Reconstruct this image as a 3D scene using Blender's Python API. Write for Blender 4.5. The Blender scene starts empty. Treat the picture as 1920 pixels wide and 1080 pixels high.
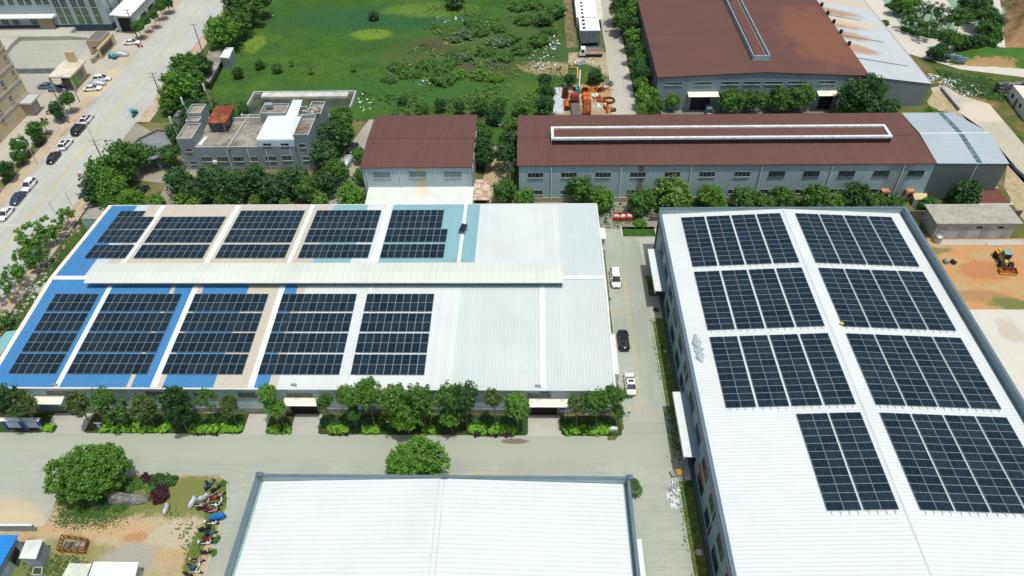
import bpy, bmesh, math, random
import numpy as np
from mathutils import Vector, Matrix
R=math.radians
# ---------------------------------------------------------------- camera
F_PX,PT,YW,RL,H=1367.9,R(43.472),R(2.389),R(1.663),96.0
_f=np.array([-math.sin(YW)*math.cos(PT),math.cos(YW)*math.cos(PT),-math.sin(PT)])
_r=np.array([math.cos(YW),math.sin(YW),0.0]); _d=np.cross(_f,_r)
_c,_s=math.cos(RL),math.sin(RL)
_r,_d=_c*_r+_s*_d,-_s*_r+_c*_d
scene=bpy.context.scene
cd=bpy.data.cameras.new('camera'); cam=bpy.data.objects.new('camera',cd); scene.collection.objects.link(cam)
cd.sensor_width=36; cd.lens=36*F_PX/1920; cd.clip_end=3000; cd.clip_start=1
M4=Matrix(((_r[0],-_d[0],-_f[0],0),(_r[1],-_d[1],-_f[1],0),(_r[2],-_d[2],-_f[2],H),(0,0,0,1)))
cam.matrix_world=M4
scene.camera=cam
scene.render.resolution_x=1024; scene.render.resolution_y=576
# ---------------------------------------------------------------- world, sun, exposure
SUN=Vector((0.17,-0.2,1.0)).normalized()
w=bpy.data.worlds.new('World'); scene.world=w; w.use_nodes=True
nt=w.node_tree; nt.nodes.clear()
sky=nt.nodes.new('ShaderNodeTexSky'); sky.sky_type='NISHITA'; sky.sun_disc=False
sky.sun_elevation=math.asin(SUN.z); sky.sun_rotation=math.atan2(SUN.x,SUN.y)
sky.air_density=0.85; sky.dust_density=4.0; sky.ozone_density=1.0
bg=nt.nodes.new('ShaderNodeBackground'); bg.inputs[1].default_value=0.14
wo=nt.nodes.new('ShaderNodeOutputWorld'); nt.links.new(sky.outputs[0],bg.inputs[0]); nt.links.new(bg.outputs[0],wo.inputs[0])
sl=bpy.data.lights.new('sun','SUN'); sl.energy=3.4; sl.angle=R(0.5); sl.color=(1.0,0.965,0.9)
so=bpy.data.objects.new('sun',sl); scene.collection.objects.link(so)
so.rotation_euler=SUN.to_track_quat('Z','Y').to_euler()
scene.view_settings.view_transform='Standard'; scene.view_settings.look='None'
scene.view_settings.exposure=-0.06; scene.view_settings.gamma=1.0; scene.view_settings.use_curve_mapping=False
# ---------------------------------------------------------------- helpers
def W(u,v,z=0.0):
    d=_f*F_PX+_r*(u-960)+_d*(v-540); t=(z-H)/d[2]
    return (float(d[0]*t),float(d[1]*t))
def WY(u,v,y):                      # ray meets the vertical plane at depth y -> x,z
    d=_f*F_PX+_r*(u-960)+_d*(v-540); t=y/d[1]; return (float(d[0]*t),float(H+d[2]*t))
def WX(u,v,x):                      # ray meets the plane at x -> y,z
    d=_f*F_PX+_r*(u-960)+_d*(v-540); t=x/d[0]; return (float(d[1]*t),float(H+d[2]*t))
def P3(u,v,z=0.0): a=W(u,v,z); return (a[0],a[1],z)
def L(pts,z=0.0): return [W(u,v,z) for u,v in pts]
C=scene.collection
def tag(o,label=None,cat=None,group=None,kind=None):
    if label: o['label']=label
    if cat: o['category']=cat
    if group: o['group']=group
    if kind: o['kind']=kind
    return o
def empty(name,loc=(0,0,0),rz=0.0,label=None,cat=None,group=None):
    o=bpy.data.objects.new(name,None); o.empty_display_size=.3; C.objects.link(o); o.location=loc; o.rotation_euler=(0,0,rz)
    return tag(o,label,cat,group)
def inst(name,me,parent=None,loc=(0,0,0),rz=0.0,sc=(1,1,1)):
    o=bpy.data.objects.new(name,me); C.objects.link(o); o.location=loc; o.rotation_euler=(0,0,rz); o.scale=sc
    if parent: o.parent=parent
    return o
def copy_tree(o,parent=None):
    c=o.copy(); C.objects.link(c); c.parent=parent
    for ch in list(o.children): copy_tree(ch,c)
    return c
class MB:
    def __init__(s): s.v=[];s.f=[];s.m=[]
    def face(s,pts,m=0):
        i=len(s.v); s.v+=[tuple(p) for p in pts]; s.f.append(tuple(range(i,i+len(pts)))); s.m.append(m)
    def poly(s,pts2,z,m=0): s.face([(x,y,z) for x,y in pts2],m)
    def prism(s,p,z0,z1,m=0,mt=None,bottom=False):
        a=sum(p[i][0]*p[(i+1)%len(p)][1]-p[(i+1)%len(p)][0]*p[i][1] for i in range(len(p)))
        if a<0: p=p[::-1]
        n=len(p)
        zt=z1 if isinstance(z1,(list,tuple)) else [z1]*n
        i=len(s.v); s.v+=[(x,y,z0) for x,y in p]+[(p[k][0],p[k][1],zt[k]) for k in range(n)]
        for k in range(n):
            j=(k+1)%n; s.f.append((i+k,i+j,i+n+j,i+n+k)); s.m.append(m)
        s.f.append(tuple(i+n+k for k in range(n))); s.m.append(m if mt is None else mt)
        if bottom: s.f.append(tuple(i+k for k in range(n-1,-1,-1))); s.m.append(m)
    def box(s,x0,x1,y0,y1,z0,z1,m=0,mt=None): s.prism([(x0,y0),(x1,y0),(x1,y1),(x0,y1)],z0,z1,m,mt,True)
    def tube(s,a,b,r0,r1=None,n=8,m=0,cap=True):
        r1=r0 if r1 is None else r1; a=Vector(a);b=Vector(b);d=(b-a).normalized()
        u=d.orthogonal().normalized(); w_=d.cross(u); i=len(s.v)
        for p,r in ((a,r0),(b,r1)):
            for k in range(n):
                t=2*math.pi*k/n; s.v.append(tuple(p+u*(r*math.cos(t))+w_*(r*math.sin(t))))
        for k in range(n):
            j=(k+1)%n; s.f.append((i+k,i+j,i+n+j,i+n+k)); s.m.append(m)
        if cap:
            s.f.append(tuple(i+n+k for k in range(n))); s.m.append(m); s.f.append(tuple(i+k for k in range(n-1,-1,-1))); s.m.append(m)
    def bar(s,a,b,w_,h,m=0):          # rectangular bar between two points
        a=Vector(a);b=Vector(b);d=(b-a).normalized()
        up=Vector((0,0,1)) if abs(d.z)<.95 else Vector((0,1,0))
        sd=d.cross(up).normalized()*(w_/2); up=sd.cross(d).normalized()*(h/2); i=len(s.v)
        for p in (a,b):
            for q in (-sd-up,sd-up,sd+up,-sd+up): s.v.append(tuple(p+q))
        for k in range(4):
            j=(k+1)%4; s.f.append((i+k,i+j,i+4+j,i+4+k)); s.m.append(m)
        s.f.append((i+3,i+2,i+1,i)); s.m.append(m); s.f.append((i+4,i+5,i+6,i+7)); s.m.append(m)
    def ell(s,c,r,n=10,k=7,m=0,noise=0,seed=0,half=False):
        rg=random.Random(seed); i=len(s.v)
        for a in range(k+1):
            th=(math.pi/2 if half else math.pi)*a/k
            for b in range(n):
                ph=2*math.pi*b/n; q=1+noise*(rg.random()-.5)*2
                s.v.append((c[0]+r[0]*math.sin(th)*math.cos(ph)*q,c[1]+r[1]*math.sin(th)*math.sin(ph)*q,c[2]+r[2]*math.cos(th)*q))
        for a in range(k):
            for b in range(n):
                j=(b+1)%n; s.f.append((i+a*n+b,i+(a+1)*n+b,i+(a+1)*n+j,i+a*n+j)); s.m.append(m)
    def loft(s,rings,m=0,cap=True,mats=None):
        i=len(s.v); n=len(rings[0])
        for r in rings: s.v+=[tuple(p) for p in r]
        for a in range(len(rings)-1):
            for k in range(n):
                j=(k+1)%n; s.f.append((i+a*n+k,i+a*n+j,i+(a+1)*n+j,i+(a+1)*n+k)); s.m.append(mats[a] if mats else m)
        if cap:
            s.f.append(tuple(i+k for k in range(n-1,-1,-1))); s.m.append(m)
            s.f.append(tuple(i+(len(rings)-1)*n+k for k in range(n))); s.m.append(m)
    def mesh(s,name,mats,smooth=False):
        me=bpy.data.meshes.new(name); me.from_pydata(s.v,[],s.f)
        for q in (mats if isinstance(mats,(list,tuple)) else [mats]): me.materials.append(q)
        me.polygons.foreach_set('material_index',s.m)
        bm=bmesh.new(); bm.from_mesh(me); bmesh.ops.remove_doubles(bm,verts=bm.verts,dist=1e-4); bmesh.ops.recalc_face_normals(bm,faces=bm.faces)
        if smooth:
            for f_ in bm.faces: f_.smooth=True
        bm.to_mesh(me); bm.free(); return me
    def build(s,name,mats,parent=None,loc=(0,0,0),rz=0.0,smooth=False):
        me=s.mesh(name,mats,smooth); o=inst(name,me,parent,loc,rz); return o
def child_world(o,parent):          # geometry of o is in world coordinates: keep it there under parent at its base
    o.parent=parent; o.matrix_parent_inverse=Matrix.Translation(-Vector(parent.location)) if parent.rotation_euler.z==0 else parent.matrix_basis.inverted()
    return o
# ---------------------------------------------------------------- materials
class NT:
    def __init__(s,name):
        s.m=bpy.data.materials.new(name); s.m.use_nodes=True; s.t=s.m.node_tree; s.b=s.t.nodes['Principled BSDF']
        s.b.inputs['Specular IOR Level'].default_value=.3; s._p=None
    def n(s,k,**kw):
        q=s.t.nodes.new(k)
        for a,b in kw.items(): setattr(q,a,b)
        return q
    def l(s,a,b): s.t.links.new(a,b)
    def pos(s):
        if s._p is None:
            g=s.n('ShaderNodeNewGeometry'); s._p=g.outputs['Position']
        return s._p
    def xyz(s):
        q=s.n('ShaderNodeSeparateXYZ'); s.l(s.pos(),q.inputs[0]); return q.outputs
    def noise(s,scale,detail=4,rough=.55,stretch=None,dist=0.0):
        q=s.n('ShaderNodeTexNoise'); q.inputs['Scale'].default_value=scale; q.inputs['Detail'].default_value=detail
        q.inputs['Roughness'].default_value=rough; q.inputs['Distortion'].default_value=dist
        v=s.pos()
        if stretch:
            mp=s.n('ShaderNodeVectorMath',operation='MULTIPLY'); s.l(v,mp.inputs[0]); mp.inputs[1].default_value=stretch; v=mp.outputs[0]
        s.l(v,q.inputs['Vector']); return q.outputs['Fac']
    def ramp(s,f,a,b):
        q=s.n('ShaderNodeMapRange'); q.interpolation_type='SMOOTHSTEP'; s.l(f,q.inputs[0]); q.inputs[1].default_value=a; q.inputs[2].default_value=b; return q.outputs[0]
    def math(s,op,a,b=None):
        q=s.n('ShaderNodeMath',operation=op)
        for i,x in enumerate((a,b)):
            if x is None: continue
            if isinstance(x,(int,float)): q.inputs[i].default_value=x
            else: s.l(x,q.inputs[i])
        return q.outputs[0]
    def mix(s,f,a,b,mode='MIX'):
        q=s.n('ShaderNodeMix',data_type='RGBA',blend_type=mode)
        if isinstance(f,(int,float)): q.inputs[0].default_value=f
        else: s.l(f,q.inputs[0])
        for i,x in ((6,a),(7,b)):
            if isinstance(x,tuple): q.inputs[i].default_value=(x[0],x[1],x[2],1)
            else: s.l(x,q.inputs[i])
        return q.outputs[2]
    def blob(s,cx,cy,rx,ry,soft=.5,nz=.25,nscale=.4):      # 1 inside a ragged ellipse on the ground
        x,y,_=s.xyz()
        a=s.math('DIVIDE',s.math('SUBTRACT',x,cx),rx); b=s.math('DIVIDE',s.math('SUBTRACT',y,cy),ry)
        r=s.math('SQRT',s.math('ADD',s.math('MULTIPLY',a,a),s.math('MULTIPLY',b,b)))
        r=s.math('ADD',r,s.math('MULTIPLY',s.math('SUBTRACT',s.noise(nscale,5),.5),nz*4))
        r=s.math('ADD',r,s.math('MULTIPLY',s.math('SUBTRACT',s.noise(max(1.2,nscale*5),6,.7),.5),.9))
        soft=soft*.7; return s.ramp(r,1+soft/2,1-soft/2)
    def col(s,c):
        if isinstance(c,tuple): s.b.inputs['Base Color'].default_value=(c[0],c[1],c[2],1)
        else: s.l(c,s.b.inputs['Base Color'])
    def bump(s,h,dist=.05,strength=1.0):
        q=s.n('ShaderNodeBump'); q.inputs['Distance'].default_value=dist; q.inputs['Strength'].default_value=strength
        s.l(h,q.inputs['Height']); s.l(q.outputs[0],s.b.inputs['Normal'])
    def rib(s,axis,spacing,duty=.25):
        a=s.xyz()[axis]; fr=s.math('FRACT',s.math('DIVIDE',a,spacing))
        pp=s.math('ABSOLUTE',s.math('SUBTRACT',fr,.5)); return s.ramp(pp,duty,duty*.3)
def simple(name,c,rough=.6,metal=0.0,var=.12,scale=.6,spec=.3):
    k=NT(name); f=k.noise(scale,5); g=k.ramp(f,.3,.7)
    k.col(k.mix(g,tuple(x*(1-var) for x in c),tuple(min(1,x*(1+var)) for x in c)))
    k.b.inputs['Roughness'].default_value=rough; k.b.inputs['Metallic'].default_value=metal; k.b.inputs['Specular IOR Level'].default_value=spec
    return k.m
def sheet(name,c,axis,spacing=.45,rough=.45,dirt=(.35,.3,.24),dirtamt=.25,ribdark=.82,metal=0.0,rust=None,stain=None,sheetvar=.06):
    k=NT(name); rb=k.rib(axis,spacing)
    base=k.mix(k.ramp(k.noise(.12,5),.35,.7),c,tuple(x*.93 for x in c))
    # every sheet aged a little differently
    sn=k.n('ShaderNodeTexWhiteNoise',noise_dimensions='1D'); k.l(k.math('FLOOR',k.math('DIVIDE',k.xyz()[axis],spacing*2.2)),sn.inputs['W'])
    base=k.mix(k.math('MULTIPLY',sn.outputs[0],sheetvar*2),base,tuple(x*.6 for x in c))
    st=(1,.06,1) if axis==0 else (.06,1,1)
    if axis==0 and stain=='wall': st=(1,1,.12)
    d=k.ramp(k.noise(1.6,6,.65,st),.5,.85)
    base=k.mix(k.math('MULTIPLY',d,dirtamt),base,dirt)
    if rust is not None:
        for (f_,colr) in rust(k): base=k.mix(f_,base,colr)
    lp=k.math('FRACT',k.math('DIVIDE',k.xyz()[1-axis if axis<2 else 0],9.3)); base=k.mix(k.math('MULTIPLY',k.ramp(k.math('ABSOLUTE',k.math('SUBTRACT',lp,.5)),.494,.499),.10),base,tuple(x*.3 for x in c))
    base=k.mix(k.math('MULTIPLY',k.ramp(k.noise(.9,5,.6),.62,.8),.12),base,tuple(x*.55 for x in c))
    base=k.mix(k.math('MULTIPLY',rb,1-ribdark),base,tuple(x*.35 for x in c))
    k.col(base); k.bump(rb,.03,.6)
    k.b.inputs['Roughness'].default_value=rough; k.b.inputs['Metallic'].default_value=metal; return k.m
def concrete(name,c,axis=None,var=.16,joint=5.0,warm=0.0,blobs=(),tread=True):
    k=NT(name); a=k.ramp(k.noise(.07,6,.6),.3,.7); b=k.ramp(k.noise(.9,7,.65),.3,.72)
    base=k.mix(a,tuple(x*(1-var) for x in c),tuple(x*(1+var*.6) for x in c))
    base=k.mix(k.math('MULTIPLY',b,.5),base,tuple(x*(1-var*1.1) for x in c))
    base=k.mix(k.math('MULTIPLY',k.ramp(k.noise(9,4,.7),.45,.75),.22),base,tuple(x*.72 for x in c))
    if tread:
        st=(1,.03,1) if axis==1 else (.03,1,1)
        base=k.mix(k.math('MULTIPLY',k.ramp(k.noise(2.2,5,.7,st,1.3),.45,.72),.5),base,tuple(x*.62 for x in c))
        base=k.mix(k.math('MULTIPLY',k.ramp(k.noise(5.0,4,.7,st,1.0),.5,.7),.25),base,tuple(min(.8,x*1.3) for x in c))
    if joint:
        x,y,_=k.xyz()
        for q in (x,y):
            fr=k.math('FRACT',k.math('DIVIDE',q,joint)); j=k.ramp(k.math('ABSOLUTE',k.math('SUBTRACT',fr,.5)),.49,.498)
            base=k.mix(k.math('MULTIPLY',j,.15),base,tuple(x_*.5 for x_ in c))
    if joint:
        wn=k.n('ShaderNodeTexWhiteNoise',noise_dimensions='2D'); cv=k.n('ShaderNodeCombineXYZ')
        for i_,q in enumerate((x,y)): k.l(k.math('FLOOR',k.math('DIVIDE',q,joint)),cv.inputs[i_])
        k.l(cv.outputs[0],wn.inputs['Vector']); base=k.mix(k.math('MULTIPLY',wn.outputs['Value'],.16),base,tuple(x_*.7 for x_ in c))
    if tread:
        vo=k.n('ShaderNodeTexVoronoi',feature='DISTANCE_TO_EDGE'); vo.inputs['Scale'].default_value=.14
        wv=k.n('ShaderNodeVectorMath',operation='ADD'); k.l(k.pos(),wv.inputs[0]); nz_=k.n('ShaderNodeTexNoise'); nz_.inputs['Scale'].default_value=.7; k.l(k.pos(),nz_.inputs['Vector'])
        sc_=k.n('ShaderNodeVectorMath',operation='SCALE'); k.l(nz_.outputs['Color'],sc_.inputs[0]); sc_.inputs['Scale'].default_value=1.6; k.l(sc_.outputs[0],wv.inputs[1]); k.l(wv.outputs[0],vo.inputs['Vector'])
        cr_=k.math('MULTIPLY',k.ramp(vo.outputs['Distance'],.006,.0),k.ramp(k.noise(.08,3),.5,.62)); base=k.mix(k.math('MULTIPLY',cr_,.45),base,tuple(x_*.4 for x_ in c))
        base=k.mix(k.math('MULTIPLY',k.ramp(k.noise(.55,4,.6),.66,.78),.35),base,tuple(x_*.55 for x_ in c))
    for bl,cc in blobs: base=k.mix(k.blob(*bl),base,cc)
    k.col(base); k.b.inputs['Roughness'].default_value=.85; k.b.inputs['Specular IOR Level'].default_value=.2; return k.m
def patchy(name,layers,rough=.95,bump=.0):
    """layers: first colour, then (scale,lo,hi,colour) or ('blob',args,colour)"""
    k=NT(name); base=layers[0]
    k2=None
    for q in layers[1:]:
        if q[0]=='blob': base=k.mix(k.blob(*q[1]),base,q[2])
        else:
            sc,lo,hi,cc=q; f=k.ramp(k.noise(sc,7,.62),lo,hi); base=k.mix(f,base,cc)
    base=k.mix(k.math('MULTIPLY',k.ramp(k.noise(4,6,.75),.35,.65),.5),base,k.mix(1.0,base,(.55,.55,.5),'MULTIPLY'))
    k.col(base); k.b.inputs['Roughness'].default_value=rough; k.b.inputs['Specular IOR Level'].default_value=.1
    if bump: k.bump(k.noise(1.3,6,.7),bump)
    return k.m
def leafmat(name,c,c2):
    k=NT(name); at=k.n('ShaderNodeAttribute'); at.attribute_name='tint'
    oi=k.n('ShaderNodeObjectInfo')
    col=k.mix(at.outputs['Fac'],c,c2)
    col=k.mix(k.math('MULTIPLY',oi.outputs['Random'],.3),col,tuple(x*.6 for x in c))
    k.col(col); k.b.inputs['Roughness'].default_value=.5; k.b.inputs['Specular IOR Level'].default_value=.35
    tr=k.n('ShaderNodeBsdfTranslucent'); k.l(k.mix(.5,col,(c2[0]*1.2,c2[1]*1.3,c2[2]*.8)),tr.inputs[0])
    ms=k.n('ShaderNodeMixShader'); ms.inputs[0].default_value=.3
    out=k.t.nodes['Material Output']; k.l(k.b.outputs[0],ms.inputs[1]); k.l(tr.outputs[0],ms.inputs[2]); k.l(ms.outputs[0],out.inputs[0]); return k.m
M={}
M['steel']=simple('galvanised steel',(.42,.45,.46),.4,.6)
M['white']=simple('white paint',(.6,.65,.63),.5,var=.05)
M['trim']=simple('white trim',(.58,.62,.6),.5,var=.06)
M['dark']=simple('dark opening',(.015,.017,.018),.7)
M['glass']=simple('window glass',(.03,.045,.05),.12,0,.5,1.2,.6)
M['greenglass']=simple('green window glass',(.03,.12,.04),.15,0,.5,.3,.6)
M['frame']=simple('window frame',(.3,.33,.33),.5)
M['rubber']=simple('rubber',(.02,.02,.02),.8)
M['black']=simple('black plastic',(.02,.02,.022),.4)
M['wood']=simple('old wood',(.2,.13,.08),.8)
M['bark']=simple('bark',(.16,.13,.1),.9)
M['rust']=patchy('rusty iron',[(.22,.06,.025),(1.5,.4,.6,(.32,.1,.03)),(.7,.5,.7,(.09,.03,.02))])
M['rustdark']=patchy('dark rusty iron',[(.07,.025,.018),(1.5,.4,.6,(.13,.04,.02))])
M['orange']=simple('orange paint',(.5,.11,.015),.6,var=.3,scale=2)
M['red']=simple('red paint',(.42,.04,.02),.5,var=.25,scale=2)
M['yellow']=simple('yellow paint',(.45,.29,.04),.5,var=.3,scale=2)
M['teal']=simple('teal paint',(.03,.3,.3),.5)
M['blue']=simple('blue paint',(.015,.05,.28),.5)
M['bluetarp']=simple('blue tarpaulin',(.01,.14,.42),.45,var=.3,scale=3)
M['lineyellow']=patchy('worn yellow line paint',[(.56,.42,.1),(2,.5,.75,(.4,.38,.3))])
M['linewhite']=patchy('worn white line paint',[(.62,.62,.58),(2,.5,.75,(.42,.42,.38))])
M['cconc']=concrete('plain concrete',(.4,.4,.36),tread=False,joint=0)
M['kerb']=concrete('kerb concrete',(.45,.45,.42),tread=False,joint=0)
M['oldroof']=patchy('weathered concrete roof',[(.3,.29,.25),(.3,.4,.62,(.16,.15,.13)),(.12,.45,.65,(.36,.34,.28)),(1.4,.5,.75,(.1,.1,.09))])
M['beige']=simple('beige render',(.5,.42,.24),.85,var=.06,scale=.3)
M['greybeige']=simple('grey beige render',(.33,.3,.22),.85,var=.1,scale=.3)
M['stonewhite']=simple('pale render',(.6,.62,.58),.8,var=.08)
M['slategrey']=simple('blue grey wall tiles',(.2,.25,.265),.7,var=.12,scale=.5)
# ================================================================ GROUND
def ground(name,pts,z,m,kind='structure',thick=0):
    b=MB()
    if thick: b.prism(pts,z-thick,z,0)
    else: b.poly(pts,z)
    o=b.build(name,m); tag(o,kind=kind); return o
m_ter=patchy('open ground',[(.09,.12,.03),(.02,.4,.6,(.2,.17,.09)),(.15,.45,.65,(.05,.09,.02)),(.6,.55,.75,(.25,.2,.11))])
b=MB(); b.poly([(-1500,-400),(1500,-400),(1500,2200),(-1500,2200)],-.03); tag(b.build('ground',m_ter),kind='structure')
# concrete estate yard
m_yard=concrete('estate yard concrete',(.345,.378,.32),axis=0,joint=5.2,var=.17,blobs=[((-30,65.2,75,2.6,.9,.2,.15),(.315,.345,.275)),((-80,52,9,4,.8,.3,.2),(.42,.37,.25)),((-77,51,6,3,.7,.3,.3),(.46,.4,.27)),((-3,66.3,2.2,.5,.4,.2,1.5),(.16,.15,.1)),((18,103,5,4,.9,.3,.3),(.31,.33,.27))])
ground('yard_road',[(-140,-20),(21.4,-20),(21.4,70.2),(-100,70.2),(-140,70.2)],0.0,m_yard)
m_lane=concrete('lane concrete',(.34,.378,.32),axis=1,joint=5.0,var=.17,blobs=[((18,104,4,5,.8,.3,.3),(.3,.32,.26)),((19,66,4,6,.9,.3,.2),(.33,.34,.28))])
ground('lane_road',[(14.2,70.2),(21.4,70.2),(21.4,119),(14.2,119)],0.0,m_lane)
ground('apron',[(21.4,110.8),(25.5,110.8),(25.5,120.5),(21.4,119.4)],.003,concrete('pale apron concrete',(.44,.44,.38),tread=False,joint=0))
for y0,y1 in ((104.6,110.8),(93.2,103.6),(59.5,71.5)):
    ground('driveway',[(21.4,y0),(24.2,y0),(24.2,y1),(21.4,y1)],.005,M['cconc'])
m_strip=patchy('verge grass',[(.16,.16,.05),(.8,.35,.6,(.07,.11,.025)),(1.8,.55,.75,(.32,.28,.14))])
ground('verge',[(21.4,20),(24.2,20),(24.2,59.5),(21.4,59.5)],.01,m_strip)
ground('verge',[(21.4,71.5),(24.2,71.5),(24.2,93.2),(21.4,93.2)],.01,m_strip)
ground('verge',[(21.6,103.6),(24.2,103.6),(24.2,99),(21.6,99)],.014,m_strip)
ground('verge',[(12.3,70.3),(14.2,70.3),(14.2,100),(12.3,100)],.01,m_strip)
ground('verge',[(12.6,66.6),(14.2,68.8),(14.2,71),(11.5,71),(11.5,66.6)],.012,m_strip)
ground('lawn',[(18.3,116.4),(25,116.4),(25,119.7),(18.3,119.7)],.012,patchy('lawn',[(.05,.12,.02),(.8,.4,.6,(.03,.08,.012)),(2,.6,.8,(.14,.14,.05))]))
b=MB(); b.box(21.28,21.42,71.5,93.2,0,.12); b.box(21.28,21.42,20,59.5,0,.12); tag(b.build('kerb',M['kerb']),kind='structure')
b=MB(); b.box(17.9,18.25,116.2,120,0,.12); b.box(18.3,25,116.15,116.4,0,.1); tag(b.build('kerb',M['kerb']),kind='structure')
b=MB(); b.box(14.1,14.24,72,98,0,.12); tag(b.build('kerb',M['kerb']),kind='structure')
# planting bed in front of the striped workshop
m_bed=patchy('planting bed soil',[(.035,.08,.02),(.8,.4,.6,(.07,.07,.03)),(2,.5,.7,(.035,.07,.015))])
DOORS=[(W(u0,797)[0],W(u1,797)[0]) for u0,u1 in ((90,165),(460,502),(548,600),(990,1052))]
xs=[-89]+[q for d_ in DOORS for q in d_]+[13.8]
for i in range(0,len(xs),2):
    x0,x1=xs[i],xs[i+1]
    b=MB(); b.prism([(x0,71.2),(x0,67.7),(x0+.4,67.4),(x1-.4,67.4),(x1,67.7),(x1,71.2)],0,.1); tag(b.build('planting_bed',m_bed),kind='structure')
for x0,x1 in DOORS:
    b=MB(); b.poly([(x0,71.3),(x0,68.6),(x0-.6,67.3),(x1+.6,67.3),(x1,68.6),(x1,71.3)],.008); tag(b.build('ramp',M['cconc']),kind='structure')
# street along the left
m_street=concrete('street concrete',(.40,.425,.38),axis=1,joint=0,var=.12)
ground('street',[(-117.6,-60),(-102.2,-60),(-102.2,520),(-117.6,520)],.004,m_street)
ground('street_junction',[(-140,57),(-102,57),(-102,70.2),(-140,70.2)],.006,m_street)
m_plaza=concrete('forecourt paving',(.42,.405,.335),axis=1,joint=2.0,var=.13,blobs=[((-119.5,183,5,9,.9,.3,.3),(.47,.4,.25))])
ground('forecourt',[(-134,112),(-121.2,112),(-121.2,240),(-134,240)],.002,m_plaza)
ground('forecourt_apron',[(-122,176.5),(-117.6,176.5),(-117.6,212),(-122,212)],.005,m_plaza)
m_walk=patchy('pink grey paving blocks',[(.42,.35,.31),(1.2,.4,.6,(.48,.42,.36)),(.2,.45,.65,(.34,.3,.25))])
m_tact=patchy('yellow tactile paving',[(.5,.39,.17),(1.5,.45,.65,(.45,.38,.24))])
for (y0,y1) in ((60,176.5),(212,420)):
    ground('pavement',[(-121.2,y0),(-117.75,y0),(-117.75,y1),(-121.2,y1)],.11,m_walk,thick=.12)
    ground('tactile_strip',[(-119.9,y0),(-119.2,y0),(-119.2,y1),(-119.9,y1)],.115,m_tact)
    b=MB(); b.box(-117.75,-117.55,y0,y1,-.02,.13); tag(b.build('kerb',M['kerb']),kind='structure')
for (y0,y1) in ((72,139),(163,420)):
    ground('pavement',[(-102,y0),(-98.6,y0),(-98.6,y1),(-102,y1)],.11,m_walk,thick=.12)
    ground('tactile_strip',[(-100.7,y0),(-100.0,y0),(-100.0,y1),(-100.7,y1)],.115,m_tact)
    b=MB(); b.box(-102.2,-102.0,y0,y1,-.02,.13); tag(b.build('kerb',M['kerb']),kind='structure')
m_green=patchy('rough grass',[(.055,.11,.022),(.3,.4,.62,(.1,.13,.035)),(.9,.55,.72,(.2,.15,.07)),(.1,.5,.7,(.035,.085,.018))])
ground('green_strip',[(-98.6,66),(-88.2,66),(-88.2,127),(-98.6,127)],.02,m_green)
ground('green_strip',[(-124,112),(-121.2,112),(-121.2,158),(-124,158)],.02,patchy('dry grass verge',[(.1,.12,.035),(.6,.4,.6,(.22,.19,.1)),(.25,.45,.65,(.05,.09,.02))]))
ground('green_strip',[(-98.6,163),(-90,163),(-90,260),(-98.6,260)],.02,m_green)
# markings
def dash(name,x0,x1,y0,y1,z,m): ground(name,[(x0,y0),(x1,y0),(x1,y1),(x0,y1)],z,m)
dash('centre_line',-110.35,-110.2,112,420,.009,M['lineyellow']); dash('centre_line',-110.0,-109.85,112,420,.009,M['lineyellow'])
for k in range(22): dash('lane_dash',-113.75,-113.6,134+k*10,138+k*10,.009,M['linewhite']); dash('lane_dash',-106.3,-106.15,134+k*10,138+k*10,.009,M['linewhite'])
dash('lane_line',-113.75,-113.58,100,132,.009,M['linewhite'])
dash('stop_line',-117.4,-110.6,112.2,112.7,.009,M['linewhite']); dash('stop_line',-117.4,-110.6,120.8,121.0,.009,M['linewhite'])
for k in range(7):
    dash('hatch_line',-122+k*.8,-121.8+k*.8,197,199.4,.013,M['lineyellow']); dash('hatch_line',-122+k*.8,-121.8+k*.8,186,187.6,.013,M['lineyellow'])
# parking bays in the lane
b=MB()
dash('bay_line',17.22,17.38,72.6,103,.009,M['lineyellow'])
for y in (72.6,79.9,87.2,94.6,103): dash('bay_line',14.5,17.25,y-.08,y+.08,.009,M['lineyellow'])
for x in (-22.3,-12.8,-9.0,-5.2,-1.4): dash('bay_line',x,x+.1,56,60.6,.009,M['lineyellow'])
for x0,x1 in ((-22.3,-21.4),(-13.6,-12),(-9.9,-8.2),(-7.4,-6.6),(-5.2,-4.0),(-2.6,-1.3)): dash('bay_line',x0,x1,60.5,60.62,.009,M['lineyellow'])
# upper-left factory yard
m_fy=concrete('factory yard concrete',(.36,.365,.32),axis=0,joint=6,var=.14)
ground('factory_yard',[(-200,150),(-134,150),(-134,219),(-200,219)],.004,m_fy)
# rear road behind the striped workshop
m_rear=concrete('rear road concrete',(.24,.235,.19),axis=0,joint=0,var=.25)
ground('rear_road',[(-98.5,119),(26,119),(26,128.4),(-98.5,128.4)],.012,m_rear)
m_sideyard=concrete('side yard concrete',(.27,.26,.2),axis=1,joint=0,var=.22)
ground('side_yard',[(-84,128.4),(-72,128.4),(-74,141),(-102.2,163),(-102.2,139),(-84,136)],.016,m_sideyard)
m_car=concrete('car lane concrete',(.33,.32,.26),axis=1,joint=0,var=.2)
ground('car_lane',[(-48.5,120),(-37.5,120),(-37.5,158.5),(-22,158.5),(-22,163.5),(-42,163.5),(-47.5,140)],.018,m_car)
m_dirtpath=patchy('sandy path',[(.36,.3,.18),(.6,.4,.6,(.44,.38,.25)),(1.6,.5,.7,(.24,.2,.11))])
ground('dirt_path',[(-12.6,119),(-5.2,119),(-6.8,151),(-10.8,151)],.02,m_dirtpath)
ground('dirt_path',[(-12.6,119),(-7.5,119),(-8,128),(-12.6,128)],.024,patchy('rusty soil',[(.34,.2,.09),(.8,.4,.6,(.28,.16,.07))]))
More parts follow.
